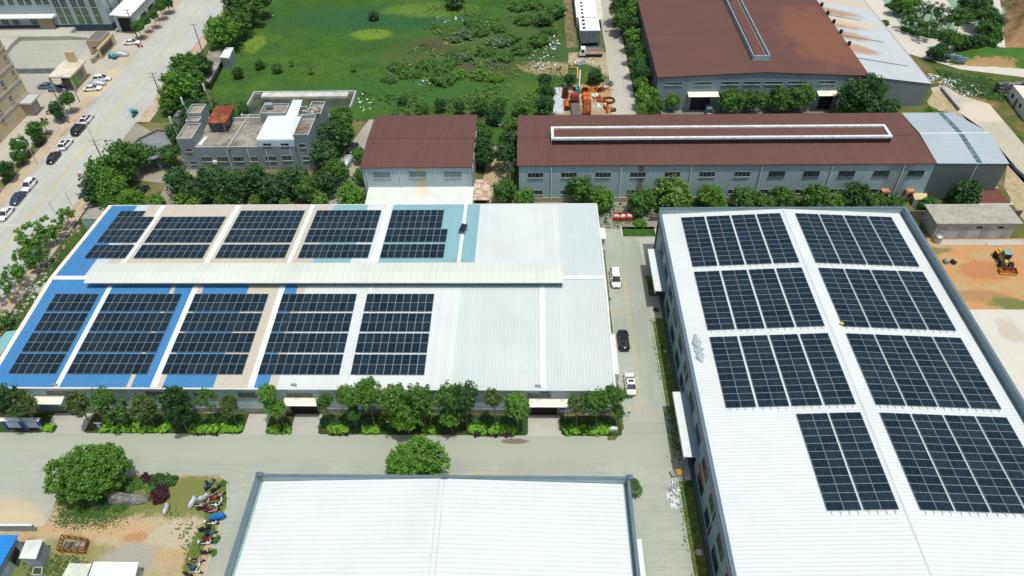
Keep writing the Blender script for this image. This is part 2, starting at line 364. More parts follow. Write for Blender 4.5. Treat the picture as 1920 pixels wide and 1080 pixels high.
# field
m_field=patchy('field grass',[(.044,.125,.02),(.035,.3,.7,(.075,.16,.024)),(.11,.35,.7,(.035,.1,.021)),(.5,.45,.75,(.05,.1,.027)),(1.3,.5,.8,(.03,.07,.02)),
 ('blob',(-16,198,26,12,.9,.3,.06),(.07,.11,.035)),('blob',(4,215,18,22,.8,.35,.06),(.06,.11,.035)),('blob',(-52,225,30,9,1,.3,.05),(.03,.1,.035)),
 ('blob',(-29,206,7,5,.9,.35,.1),(.08,.08,.042)),('blob',(-14,191,9,4,.9,.4,.1),(.08,.085,.045)),
 ('blob',(-49.5,213.5,6.2,3.6,.5,.2,.4),(.13,.22,.03)),('blob',(-33,231,15,5.5,.8,.3,.2),(.09,.18,.03)),('blob',(-84,208,3,6,.7,.3,.2),(.13,.22,.03)),('blob',(-24,207,3,1.5,.6,.3,.4),(.12,.2,.03)),
 ('blob',(-40,176,30,8,1,.3,.08),(.045,.12,.028)),('blob',(5,190,8,4,.8,.4,.1),(.3,.25,.14))])
ground('grass_field',[(-90,151),(-80,151),(-72,153),(-47,163.5),(-12,163.5),(-12,151),(9.5,151),(9.5,183),(22.5,188),(14,205),(10.5,240),(8,330),(-90,330)],.015,m_field)
# strip by the portable building and scrap yard
m_scrap=patchy('trampled yard soil',[(.4,.36,.26),(.25,.4,.6,(.33,.25,.14)),(.9,.5,.7,(.45,.41,.32)),('blob',(18,179,8,4,.8,.4,.2),(.4,.27,.12)),('blob',(12,190,6,3,.8,.3,.2),(.06,.11,.03)),('blob',(14,184,7,3.5,.8,.35,.25),(.07,.12,.03))])
ground('scrap_yard',[(5,151),(20,151),(21.5,186),(22,200),(10,200),(9,183),(5,172)],.02,m_scrap)
ground('side_road',[(19,151),(27.5,151),(26.5,200),(25.5,330),(19.5,330),(20.8,200),(20.2,170)],.024,concrete('side road concrete',(.42,.415,.35),axis=1,joint=6,var=.12))
ground('brown_path',[(9.5,203),(12.6,203),(12.6,330),(9.5,330)],.026,patchy('brown path',[(.14,.11,.06),(.6,.4,.6,(.24,.2,.11)),(1.5,.5,.7,(.05,.08,.02))]))
ground('hedge_bed',[(26.5,151),(30.6,151),(30.6,330),(25.8,330)],.028,m_bed)
ground('yard_front',[(27,150),(84,150),(84,168),(27,168)],.03,concrete('works yard concrete',(.2,.21,.18),axis=0,joint=0,var=.2))
# right-hand ground
m_right=concrete('pale hardstanding',(.42,.405,.31),axis=1,joint=0,var=.12,blobs=[((104,150,3,20,.8,.3,.3),(.46,.38,.24)),((112,165,6,5,.9,.3,.2),(.5,.46,.36))])
ground('hardstanding',L([(1745,165),(1770,160),(1800,178),(1855,195),(1920,272),(1990,380),(1895,385),(1893,307),(1850,247),(1790,212),(1755,190)]),.03,m_right)
ground('dirt_track',L([(1750,172),(1765,172),(1800,212),(1862,262),(1930,345),(1990,420),(1920,420),(1882,350),(1890,300),(1850,247),(1790,213),(1745,205),(1738,190)]),.034,m_dirtpath)
m_orange=patchy('orange earth',[(.48,.26,.11),(.25,.45,.68,(.42,.32,.17)),(.7,.55,.75,(.46,.35,.2)),('blob',(86.5,106,5,2.6,.6,.3,.4),(.42,.2,.09)),('blob',(82.5,99,5,1.6,.6,.35,.4),(.36,.22,.1)),('blob',(87,97,3,2,.8,.4,.5),(.16,.18,.06)),('blob',(79,112,4,1,.8,.4,.5),(.2,.19,.08))])
ground('earth_yard',[(69,95.4),(110,95.4),(110,115.6),(69,115.6)],.03,m_orange)
ground('concrete_pad',[(69,20),(120,20),(120,95.4),(69,95.4)],.04,concrete('new concrete pad',(.52,.52,.46),axis=1,joint=8,tread=False,var=.07,blobs=[((84,90,2,3,.8,.3,.5),(.42,.4,.32))]))
ground('path_slab',[(80.2,113.6),(98,113.6),(98,115.2),(80.2,115.2)],.045,M['cconc'])
m_slope=patchy('scrub and bare earth',[(.09,.12,.035),(.15,.42,.6,(.2,.15,.07)),(.5,.5,.7,(.05,.1,.02)),(.3,.58,.72,(.4,.24,.1))])
ground('scrub',L([(1700,108),(1800,140),(1990,160),(2000,290),(1920,260),(1855,195),(1800,178),(1765,160)]),.022,m_slope)
ground('green_strip',[(97,120),(101.5,120),(100.5,134),(99,140),(96.5,134)],.04,m_green)
# road and car park at the top right
m_pr=concrete('park road concrete',(.5,.49,.43),axis=1,joint=0,tread=False,var=.06)
ground('park_road',L([(1600,0),(1655,0),(1690,50),(1760,72),(1800,95),(1980,140),(1980,160),(1920,145),(1800,130),(1745,113),(1700,100)]),.03,m_pr)
ground('park_road',L([(1655,-40),(1642,0),(1665,35),(1688,50),(1760,70),(1728,100),(1700,98),(1600,-30)]),.036,m_pr)
ground('car_park',L([(1640,-30),(1900,-30),(1930,60),(1905,80),(1790,75),(1760,72),(1700,60),(1675,35)]),.026,patchy('grass block paving',[(.2,.32,.22),(.3,.4,.6,(.26,.36,.27)),(1,.5,.7,(.15,.24,.14))]))
ground('park_road',L([(1730,-30),(1765,-10),(1790,20),(1830,45),(1870,75),(1800,85),(1793,55),(1770,25),(1730,0)]),.033,m_pr)
ground('path',L([(1855,-20),(1870,-20),(1880,30),(1893,42),(1890,90),(1868,90),(1875,45),(1862,20)]),.037,m_pr)
# the hillside and the grassy bank
def heightpatch(name,u0,pts,amp,m,seed=0,n=26,h=3.0,edge=.25):
    xs_=[p[0] for p in pts]; ys_=[p[1] for p in pts]
    b=MB(); x0,x1,y0,y1=min(xs_),max(xs_),min(ys_),max(ys_); rg=random.Random(seed)
    off=[[rg.random() for _ in range(n+1)] for _ in range(n+1)]
    def zf(s,t):
        e=min(s,1-s,t,1-t)/edge; e=max(0,min(1,e)); e=e*e*(3-2*e); return e*h
    for i in range(n+1):
        for j in range(n+1):
            s_,t_=i/n,j/n
            # bilinear in the quad pts
            a,b_,c_,d_=pts
            x=(a[0]*(1-s_)+b_[0]*s_)*(1-t_)+(d_[0]*(1-s_)+c_[0]*s_)*t_; y=(a[1]*(1-s_)+b_[1]*s_)*(1-t_)+(d_[1]*(1-s_)+c_[1]*s_)*t_
            b.v.append((x,y,zf(s_,t_)+(off[i][j]-.5)*amp*(0 if min(i,j)==0 or max(i,j)==n else 1)))
    for i in range(n):
        for j in range(n):
            k=i*(n+1)+j; b.f.append((k,k+n+1,k+n+2,k+1)); b.m.append(0)
    o=b.build(name,m,smooth=True); tag(o,kind='structure'); return o
heightpatch('hillside',0,L([(1885,92),(2060,100),(2020,-60),(1868,-60)]),.8,patchy('cut hillside earth',[(.3,.19,.1),(.2,.4,.6,(.2,.13,.07)),(.12,.5,.65,(.08,.1,.035)),(1,.5,.7,(.36,.24,.13))]),3,h=7,edge=.35)
heightpatch('grass_bank',0,L([(1775,122),(2000,134),(2000,98),(1785,90)]),.35,patchy('bank grass',[(.045,.14,.022),(.3,.4,.65,(.07,.15,.03)),('blob',(122.5,189,9,2.2,.5,.3,.3),(.36,.24,.11)),('blob',(137,185.5,9,2.0,.5,.3,.3),(.2,.17,.08))]),4,h=2.2,edge=.3)
# front-left garden plot
m_plot=patchy('plot earth and grass',[(.38,.31,.18),(.3,.4,.62,(.42,.36,.23)),('blob',(-63,55.8,9,3.4,.5,.3,.2),(.12,.16,.04)),('blob',(-51,56,8,3.6,.6,.35,.3),(.17,.19,.06)),('blob',(-63.5,51,9,1.6,.7,.25,.3),(.46,.33,.19)),('blob',(-56.5,49.6,1.8,.8,.6,.3,.6),(.40,.24,.12)),
 ('blob',(-50,50,4.5,2.6,.7,.35,.4),(.44,.39,.28)),('blob',(-65,46.5,6,3,.8,.4,.35),(.25,.24,.1)),('blob',(-56,46.6,4.5,2.2,.8,.3,.3),(.34,.34,.28)),('blob',(-46.5,55,1.3,5,.6,.4,.4),(.1,.15,.03)),('blob',(-50.5,47,3,1,.8,.4,.5),(.43,.32,.18)),('blob',(-47.5,48,1.0,4,.7,.4,.4),(.12,.16,.04)),('blob',(-71,44,4,4,.8,.4,.3),(.15,.18,.06))])
ground('garden_plot',L([(100,888),(415,892),(428,905),(427,950),(405,1010),(385,1090),(385,1130),(-60,1130),(-60,1010),(85,985),(108,925)]),.03,m_plot)
b=MB()
kp=L([(415,893),(426,903),(427,950),(405,1010),(384,1085)])
for p,q in zip(kp[:-1],kp[1:]): b.bar((*p,.06),(*q,.06),.16,.14)
tag(b.build('kerb',M['kerb']),kind='structure')
kp=L([(109,925),(90,975),(80,990)]); b=MB()
for p,q in zip(kp[:-1],kp[1:]): b.bar((*p,.06),(*q,.06),.14,.14)
tag(b.build('kerb',M['kerb']),kind='structure')
# ================================================================ LARGE BUILDINGS
def window(parent,cx,cz,w_,h,y,dep=.1,cols=4,rows=1,name='window',axis='y',sgn=-1,gl=None,fr=None,sill=True):
    """a window set in a wall. axis 'y': wall at depth y facing sgn*y; axis 'x': wall at x=y, cx runs along y"""
    t=.055; b=MB(); g=MB()
    def bx(B,a0,a1,d0,d1,z0,z1):
        if axis=='y': B.box(a0,a1,*sorted((y+sgn*d0,y+sgn*d1)),z0,z1)
        else: B.box(*sorted((y+sgn*d0,y+sgn*d1)),a0,a1,z0,z1)
    x0,x1,z0,z1=cx-w_/2,cx+w_/2,cz-h/2,cz+h/2
    bx(b,x0,x1,-.02,dep,z1-t,z1); bx(b,x0,x1,-.02,dep,z0,z0+t); bx(b,x0,x0+t,-.02,dep,z0+t,z1-t); bx(b,x1-t,x1,-.02,dep,z0+t,z1-t)
    for k in range(1,cols):
        xm=x0+(x1-x0)*k/cols; bx(b,xm-.03,xm+.03,-.02,dep*.8,z0+t,z1-t)
    for k in range(1,rows):
        zm=z0+(z1-z0)*k/rows; bx(b,x0+t,x1-t,-.02,dep*.7,zm-.025,zm+.025)
    if sill: bx(b,x0-.08,x1+.08,-.02,dep+.12,z0-.08,z0)
    f=b.build(name,fr or M['frame']); child_world(f,parent)
    bx(g,x0+t,x1-t,.0,dep*.35,z0+t,z1-t)
    p=g.build('pane',gl or M['glass']); p.parent=f
    return f
def part(b,name,m,parent,label=None,smooth=False,kind=None):
    o=b.build(name,m,smooth=smooth); child_world(o,parent)
    if label: o['label']=label
    if kind: o['kind']=kind
    return o
# ---- A: workshop with the striped roof
AX0,AX1,AY0,AY1=-86.9,12.5,71.2,118.4; AZ,AR=6.9,8.5; AYR=94.8
A=empty('workshop',((AX0+AX1)/2,AYR,0),label='long workshop with blue, cream, teal and white striped metal roof',cat='workshop')
def az(y): return AZ+(AR-AZ)*(1-abs(y-AYR)/(AYR-AY0))
m_awall=sheet('pale blue wall cladding',(.42,.54,.56),0,.4,dirtamt=.2,stain='wall')
b=MB(); b.prism([(AX0+.3,AY0+.5),(AX1-.3,AY0+.5),(AX1-.3,AY1-.4),(AX0+.3,AY1-.4)],1.05,AZ-.15); part(b,'wall',m_awall,A)
b=MB(); b.prism([(AX0+.22,AY0+.42),(AX1-.22,AY0+.42),(AX1-.22,AY1-.32),(AX0+.22,AY1-.32)],0,1.1); part(b,'plinth',simple('stained plinth',(.25,.25,.2),.8,var=.2),A)
for yy,sg in ((AX1-.3,1),(AX0+.3,-1)):
    b=MB(); b.face([(yy,AY0+.5,AZ-.15),(yy,AY1-.4,AZ-.15),(yy,AYR,AR-.12)]); part(b,'gable',m_awall,A)
RC={'b':sheet('blue roof sheet',(.05,.205,.44),0,.42,dirtamt=.14,ribdark=.78),'c':sheet('cream roof sheet',(.50,.47,.38),0,.42,dirtamt=.15),
    't':sheet('teal roof sheet',(.22,.41,.45),0,.42,dirtamt=.08,ribdark=.8),'w':sheet('white roof sheet',(.57,.62,.605),0,.42,dirtamt=.05,ribdark=.9),
    'g':sheet('pale grey roof sheet',(.51,.575,.56),0,.5,dirtamt=.08,ribdark=.84),'s':sheet('skylight strip',(.64,.69,.67),1,1.2,dirtamt=.05,ribdark=.95),'p':sheet('pale blue roof sheet',(.47,.58,.63),0,.42,dirtamt=.08)}
NM={'b':'blue','c':'cream','t':'teal','w':'white','g':'pale grey','s':'translucent white','p':'faded pale blue'}
def strips(y0,y1,vpx,zref,cuts,extra=0.0):
    x=AX0+.25
    for u,k in cuts:
        x1=W(u,vpx,zref)[0] if u is not None else AX1-.02
        b=MB(); r=.09 if k=='s' else .05; sg=1 if y1>y0 else -1
        p=[(x+.004,y0,az(y0)),(x1-.004,y0,az(y0)),(x1-.004,y1,az(y1)),(x+.004,y1,az(y1))]
        for dz in (r,):
            b.face([(a,c,d+dz) for a,c,d in p])
        b.face([p[0],p[1],(p[1][0],p[1][1],p[1][2]+r),(p[0][0],p[0][1],p[0][2]+r)])
        b.face([p[1],p[2],(p[2][0],p[2][1],p[2][2]+r),(p[1][0],p[1][1],p[1][2]+r)]); b.face([p[3],p[0],(p[0][0],p[0][1],p[0][2]+r),(p[3][0],p[3][1],p[3][2]+r)])
        part(b,'roof_sheet',RC[k],A,NM[k]+' ribbed roof sheets')
        x=x1
strips(AY0,AYR-.3,724,AZ+.05,[(102,'b'),(112,'s'),(237,'b'),(246,'c'),(282,'b'),(295,'s'),(305,'c'),(400,'b'),(465,'c'),(477,'s'),(503,'b'),(520,'c'),(655,'w'),(662,'s'),(848,'w'),(1013,'g'),(1023,'s'),(None,'g')])
strips(AY1,AYR+.3,490,az(101),[(180,'b'),(204,'p'),(229,'c'),(240,'s'),(384,'c'),(395,'s'),(539,'c'),(548,'s'),(588,'c'),(658,'t'),(696,'w'),(710,'s'),(857,'t'),(864,'s'),(890,'t'),(1052,'w'),(None,'g')])
b=MB(); b.prism([(AX0+.2,AY0+.1),(AX1-.1,AY0+.1),(AX1-.1,AYR),(AX0+.2,AYR)],AZ-.2,[AZ-.04,AZ-.04,AR-.04,AR-.04]); b.prism([(AX0+.2,AYR+.01),(AX1-.1,AYR+.01),(AX1-.1,AY1-.1),(AX0+.2,AY1-.1)],AZ-.2,[AR-.04,AR-.04,AZ-.04,AZ-.04]); part(b,'roof_deck',M['trim'],A)
b=MB(); b.bar((AX0,AYR,AR+.1),(AX1,AYR,AR+.1),1.0,.12); part(b,'ridge_cap',M['trim'],A)
b=MB()
for ys in ((AY0-.05,AYR),(AYR,AY1+.05)): b.bar((AX0,ys[0],az(max(AY0,min(AY1,ys[0])))+.06),(AX0,ys[1],az(max(AY0,min(AY1,ys[1])))+.06),.75,.18)
part(b,'verge_trim',simple('cream verge trim',(.72,.68,.55),.5),A)
b=MB()
for ys in ((AY0-.05,AYR),(AYR,AY1+.05)): b.bar((AX1,ys[0],az(max(AY0,min(AY1,ys[0])))+.06),(AX1,ys[1],az(max(AY0,min(AY1,ys[1])))+.06),.3,.16)
part(b,'verge_trim',M['trim'],A)
b=MB(); b.box(AX0,AX1,AY0-.28,AY0-.02,AZ-.2,AZ+.02); b.box(AX0,AX1,AY1+.02,AY1+.22,AZ-.2,AZ+.06); part(b,'gutter',M['trim'],A)
# ridge ventilator
b=MB(); x0,x1=-79.3,5.2
b.prism([(x0,92.1),(x1,92.1),(x1,94.7),(x0,94.7)],9.75,[9.85,9.85,10.1,10.1],bottom=True); b.prism([(x0,94.7),(x1,94.7),(x1,97.4),(x0,97.4)],9.75,[10.1,10.1,9.85,9.85],bottom=True)
part(b,'vent_cap',sheet('cream vent cap',(.57,.61,.55),0,1.1,dirtamt=.12,ribdark=.93),A)
b=MB(); b.box(x0+.6,x1-.4,92.9,96.6,8.3,9.75); part(b,'vent_body',sheet('teal vent side',(.1,.22,.24),0,.6,stain='wall'),A)
# door bays, canopies, windows of the front wall
yw=AY0+.5
for (x0,x1),(px0,px1,pv) in zip(DOORS,((70,128,752),(0,0,0),(0,0,0),(0,0,0))): pass
def canopy(parent,x0,x1,y,z,dep,label=None,m=None,th=.18):
    b=MB(); b.prism([(x0,y-dep),(x1,y-dep),(x1,y),(x0,y)],z-th,[z-.1,z-.1,z+.12,z+.12],bottom=True); return part(b,'canopy',m or m_can,parent,label)
m_can=NT('rust streaked canopy'); 
m_can.col(m_can.mix(m_can.ramp(m_can.noise(1.1,6,.7),.56,.72),(.7,.7,.6),(.4,.2,.09))); m_can=m_can.m
m_door=sheet('steel sliding door',(.2,.27,.3),0,.8,stain='wall')
q_=lambda a,b_,v:(WY(a,v,yw)[0],WY(b_,v,yw)[0])
for (x0,x1,dx0,dx1,dk) in ((*q_(68,132,755),*q_(86,118,775),0),(*q_(537,601,752),*q_(550,598,775),1),(*q_(992,1066,755),*q_(996,1044,775),1)):
    z=4.15 if dk==0 else 4.0
    canopy(A,x0,x1,yw,z,1.7,'rust streaked cream canopy over a door')
    b=MB(); b.box(dx0,dx1,yw-.16,yw-.01,0,3.3); part(b,'door',m_door if dk==0 else M['dark'],A,'closed pale steel door' if dk==0 else 'open dark doorway')
for u,v,w_,h,dark in ((118,738,5.2,1.1,0),(292,738,3.2,1.1,0),(383,740,3.4,1.1,0),(470,740,4,1.2,0),(562,741,4.2,1.1,0),(1011,741,3.7,.9,0),(1110,742,3.4,1.1,0),
                      (230,768,2.4,1.3,1),(400,768,3.0,1.2,0),(475,770,3.4,1.4,0),(648,770,2.4,1.2,1),(706,770,2.5,1.2,1),(930,771,3.4,1.2,1),(1120,771,3.6,1.2,1),(860,771,2.6,1.2,1)):
    x,z=WY(u,v,yw); window(A,x,z,w_,h,yw,.08,4,gl=M['glass'] if dark else simple('dusty glass',(.1,.12,.1),.3))
for u in (249,425,627,797,955,1067): 
    x,_=WY(u,745,yw); b=MB(); b.tube((x,yw-.12,.2),(x,yw-.12,AZ-.2),.07,n=6); part(b,'downpipe',M['white'],A)
# small lean-tos on the lane side
for (x0,x1,y0,y1,z) in ((12.3,14.1,112.2,115.2,3.0),(12.3,13.5,92.5,110,2.8),(12.3,14.0,77.5,86.5,3.0)):
    b=MB(); b.prism([(x0,y0),(x1,y0),(x1,y1),(x0,y1)],0,[z+.2,z-.1,z-.1,z+.2]); part(b,'lean_to',M['stonewhite'],A)
b=MB(); b.prism([(12.3,111.9),(14.3,111.9),(14.3,115.4),(12.3,115.4)],3.1,[3.3,3.2,3.2,3.3],bottom=True); part(b,'lean_to_roof',M['white'],A)
b=MB(); b.box(13.6,14.0,109.2,111,1.2,2.6); part(b,'air_conditioner',M['frame'],A)
# ---- solar panels
def colA(v,up=0):
    z=8
    for _ in range(6): y=W(500,v,z)[1]; z=az(y)+.16
    return y
yF_=[colA(v) for v in (551,587,624.5,664)]
m_cell=NT('photovoltaic cells'); oi=m_cell.n('ShaderNodeObjectInfo')
m_cell.col(m_cell.mix(oi.outputs['Random'],(.003,.013,.022),(.011,.024,.036))); m_cell.b.inputs['Roughness'].default_value=.22; m_cell.b.inputs['Specular IOR Level'].default_value=.38; m_cell=m_cell.m  # random cell tone per panel, spread widened to paint in uneven reflections
m_mid=simple('cell gap',(.055,.075,.08),.4,0,.05)
m_alu=simple('panel frame aluminium',(.24,.30,.31),.5,.1,.05)
def panel_mesh(lx,ly,t,gap,across):
    fr=.028; b=MB(); hx,hy=lx/2-gap/2,ly/2-gap/2
    b.box(-hx,hx,-hy,hy,0,t,0)
    b.f.pop(); b.f.pop(); b.m.pop(); b.m.pop()
    if across: xs_=[-hx,-hx+fr,hx-fr,hx]; ys_=[-hy,-hy+fr,-.012,.012,hy-fr,hy]
    else: xs_=[-hx,-hx+fr,-.012,.012,hx-fr,hx]; ys_=[-hy,-hy+fr,hy-fr,hy]
    for i in range(len(xs_)-1):
        for j in range(len(ys_)-1):
            cell=(i%2==1) and (j%2==1)
            if across: cell=i==1 and j in (1,3)
            else: cell=j==1 and i in (1,3)
            zz=t-.004 if cell else t
            b.face([(xs_[i],ys_[j],zz),(xs_[i+1],ys_[j],zz),(xs_[i+1],ys_[j+1],zz),(xs_[i],ys_[j+1],zz)],1 if cell else (2 if ((across and j==2 and i==1) or (not across and i==2 and j==1)) else 0))
    return b.mesh('solar_panel',[m_alu,m_cell,m_mid])
PYA=(yF_[0]-yF_[1]-.34)/2; rgP=random.Random(6); pmA=panel_mesh(1.305,PYA,.05,.035,True); pmB=panel_mesh(1.305,2.12,.05,.035,True); pmC=panel_mesh(2.17,1.27,.05,.03,False)
def array(label,group,strips_,plane,me,px,py,rot):
    """strips_: (x0,ynear_or_far top,ncol,nrow) top-left corner; rows go toward -y"""
    cx=sum(s[0] for s in strips_)/len(strips_); cy=sum(s[1] for s in strips_)/len(strips_)
    t=empty('solar_array',(cx,cy,plane(cx,cy)),label=label,cat='solar array',group=group)
    for x0,y0,nc,nr in strips_:
        b=MB()
        if nr<=3:
            for r_ in range(nr):
                for q in (.28,.72):
                    y=y0-(r_+q)*py; b.bar((x0,y,plane(x0,y)+.09),(x0+nc*px,y,plane(x0+nc*px,y)+.09),.05,.05)
        else:
            for c_ in range(nc):
                for q in (.25,.75):
                    x=x0+(c_+q)*px; b.bar((x,y0+.15,plane(x,y0)+.09),(x,y0-nr*py-.55,plane(x,y0)+.09),.05,.05)
        part(b,'mounting_rail',M['steel'],t)
        for c_ in range(nc):
            for r_ in range(nr):
                x=x0+(c_+.5)*px; y=y0-(r_+.5)*py
                o=bpy.data.objects.new('solar_panel',me); C.objects.link(o); o.parent=t
                o.location=Vector((x,y,plane(x,y)+.115))-t.location; ro=rot(x,y); o.rotation_euler=(ro[0]+rgP.gauss(0,.004),ro[1]+rgP.gauss(0,.004),0)
    return t
pA=lambda x,y: az(y)+.05
sa=math.atan((AR-AZ)/(AYR-AY0))
rotA=lambda x,y: (sa if y<AYR else -sa,0,0)
grpA='solar arrays on the striped workshop roof'
yF=[91.6,87.0,82.3,77.5]
tops=[]
def colA(v,up): # true y on the slope for a picture row
    z=8
    for _ in range(6): y=W(500,v,z)[1]; z=az(y)+.16
    return y
yF=[colA(551,0),colA(587,0),colA(624.5,0),colA(664,0)]
labsF=['solar array of six columns on blue sheets at the striped roof\'s left corner, near slope','solar array on blue sheets between the two left skylight strips of the near slope','near-slope solar array on half blue, half cream sheets','near-slope solar array on white sheets with a blue edge strip','near-slope solar array nearest the bare pale grey end of the striped roof']
for k,(u,n) in enumerate(((14,6),(124,10),(302,10),(483,10),(657,9))):
    x0=W(u,703,az(73)+.16)[0]
    array(labsF[k],grpA,[(x0,y,n,2) for y in yF],pA,pmA,1.305,PYA,rotA)
r1,r2,r3,r4=colA(394,0),colA(406,0),colA(430.5,0),colA(458.5,0)
labsB=['stepped solar array beside the blue left edge on the far slope','far-slope solar array on cream sheets without a top row','far-slope solar array of seven rows on cream sheets','far-slope solar array over cream and teal sheets','far-slope solar array on teal sheets nearest the lone tilted panel']
for k,(ul,ncs) in enumerate((((158,),(4,6,6,6)),((250,),(0,10,10,10)),((403,),(10,10,10,10)),((558,),(10,10,10,10)),((712,),(8,8,9,9)))):
    x0=W(ul[0],484,az(101)+.16)[0]; st=[]
    pyb=(r1-r2)
    a,b1,c1,d1=ncs
    if a: st.append((x0+.0,r2+2.12,a,1))
    st+= [(x0,r2,b1,2),(x0,r3,c1,2),(x0,r4,d1,2)]
    array(labsB[k],grpA,st,pA,pmB,1.305,2.12,rotA)
x,y=W(868,424,8.9)
lp=empty('solar_panel_stand',(x,y,az(y)),rz=-.35,label='lone tilted solar panel on a white skylight strip',cat='solar panel')
o=inst('solar_panel',pmA,lp,(0,0,.9)); o.rotation_euler=(.25,0,0)
b=MB()
for sx in (-.5,.5):
    for sy in (-.8,.8): b.tube((sx,sy,0),(sx,sy,.88+sy*.25),.04,n=6)
b.build('stand_leg',M['steel'],lp)
# ---- C: big white-roofed works on the right
CX0,CX1,CY0,CY1,CXR=23.9,70.1,22.0,112.0,47.0; CE,CT,CP=9.5,10.75,10.8
def cz(x): return CE+(CT-CE)*(1-abs(x-CXR)/(CXR-CX0))
Cb=empty('factory',(CXR,(CY0+CY1)/2,0),label='large works with white ribbed roof and teal grey walls beside the lane',cat='factory')
m_cwall=sheet('teal grey wall cladding',(.24,.37,.375),1,.5,dirtamt=.1,ribdark=.9,sheetvar=.02)
b=MB(); b.prism([(CX0,CY0),(CX1,CY0),(CX1,CY1),(CX0,CY1)],0,CE-.2); part(b,'wall',m_cwall,Cb)
m_croof=sheet('white ribbed roof',(.57,.62,.605),1,.55,dirtamt=.10,ribdark=.86,sheetvar=.015)
b=MB()
b.face([(CX0+.55,CY0,cz(CX0+.55)),(CXR-.0,CY0,CT),(CXR,CY1-.35,CT),(CX0+.55,CY1-.35,cz(CX0+.55))]); part(b,'roof',m_croof,Cb)
b=MB(); b.face([(CXR,CY0,CT),(CX1-.9,CY0,cz(CX1-.9)),(CX1-.9,CY1-.35,cz(CX1-.9)),(CXR,CY1-.35,CT)]); part(b,'roof',m_croof,Cb)
b=MB(); b.bar((CXR+.05,CY0,CT+.02),(CXR+.05,CY1-.4,CT+.02),.22,.05); part(b,'ridge_cap',simple('ridge flashing',(.44,.49,.48),.5,var=.04),Cb)
m_par=sheet('parapet cladding',(.30,.41,.41),0,.4,dirtamt=.08,sheetvar=.02); m_parx=sheet('parapet cladding side',(.27,.355,.34),1,.4,dirtamt=.08,sheetvar=.02); m_cap=simple('blue grey coping',(.10,.155,.19),.5,var=.06)
b=MB(); b.box(CX0,CX1,CY1-.3,CY1,CE-.3,CP); part(b,'parapet',m_par,Cb)
b=MB(); b.box(CX1-.3,CX1,CY0,CY1-.3,CE-.6,CP); part(b,'parapet',m_parx,Cb)
b=MB(); b.box(CX0-.05,CX1+.1,CY1-.38,CY1+.06,CP,CP+.07); b.box(CX1-.4,CX1+.1,CY0,CY1-.38,CP,CP+.07); part(b,'coping',m_cap,Cb)
b=MB(); b.box(CX1-.9,CX1-.3,CY0,CY1-.3,CE-.62,CE-.55); b.box(CX1-.92,CX1-.9,CY0,CY1-.3,CE-.6,cz(CX1-.9)); part(b,'gutter',M['black'],Cb)
b=MB(); b.box(CX0-.02,CX0+.55,CY0,CY1-.38,CE-.1,CE+.12); part(b,'eave_coping',m_cap,Cb)
b=MB(); b.box(CX0-.28,CX0-.04,CY0,CY1,CE-.5,CE-.1); part(b,'gutter',simple('dark gutter',(.06,.07,.085),.5),Cb)
m_cg=simple('tinted window glass',(.01,.016,.022),.2,spec=.35); m_cfr=simple('dark blue window frame',(.04,.07,.09),.5)
for u,v in ((1242,465),(1250.6,503),(1259,544),(1267.5,588),(1278,636),(1288.6,687),(1300,742),(1312.8,802),(1326,866),(1340.5,935),(1356,1011),(1371,1090)):
    y,z=WX(u,v,CX0); window(Cb,y,6.75,3.3,1.7,CX0,.06,2,axis='x',gl=m_cg,fr=m_cfr,sill=False)
for u,v in ((1251,587.6),(1260.5,631),(1269,681),(1278,724),(1314,907),(1327.5,975),(1341,1050)):
    y,z=WX(u,v,CX0); window(Cb,y,3.0,3.3,2.2,CX0,.06,2,axis='x',gl=m_cg,fr=m_cfr,sill=False)
for u,v in ((1229,440),(1225,445)):
    y,z=WX(u,v,CX0); 
for dy in (.5,1.3):
    b=MB(); b.box(CX0-.07,CX0-.01,CY1-dy-.35,CY1-dy,.8,7.6); part(b,'louvre_slot',M['dark'],Cb)
for (u0,v0,u1,v1) in ((1215,467,1228,545),(1265,735,1288,856)):
    ya=W(u0,v0,5.0)[1]; yb=W(u1,v1,5.0)[1]
    b=MB(); b.box(CX0-2.1,CX0-.02,yb,ya,4.75,4.85); part(b,'canopy',m_cwall,Cb)
    b=MB(); b.box(CX0-2.2,CX0-1.0,yb-.05,ya+.05,4.86,5.0); b.box(CX0-2.2,CX0-2.1,yb-.05,ya+.05,4.3,4.86); part(b,'canopy_edge',M['white'],Cb)
    b=MB(); b.box(CX0-.06,CX0-.01,yb+1,ya-1,0,4.2); part(b,'door',M['dark'],Cb)
b=MB(); b.box(CX0-.08,CX0-.02,56.3,59.6,3.9,4.6); part(b,'banner',M['red'],Cb,'narrow red banner on the wall')
for y in (74,89,50): b=MB(); b.tube((CX0-.2,y,.1),(CX0-.2,y,CE-.5),.08,n=6); part(b,'downpipe',M['steel'],Cb)
b=MB(); b.box(CX0-.5,CX0-.02,22,111.5,0,.8); part(b,'plinth',simple('dark teal plinth',(.05,.08,.09),.7),Cb)
grpC='solar arrays on the white roof'
pC=lambda x,y: cz(x)
ca=math.atan((CT-CE)/(CXR-CX0)); rotC=lambda x,y:(0,-ca if x<CXR else ca,0)
yb=[110.2,94.9,79.45,64.1]; nrow=[11,11,11,12]
side=['on the lane side of the ridge','on the earth yard side of the ridge']
ordn=['farthest','second farthest','third','nearest']
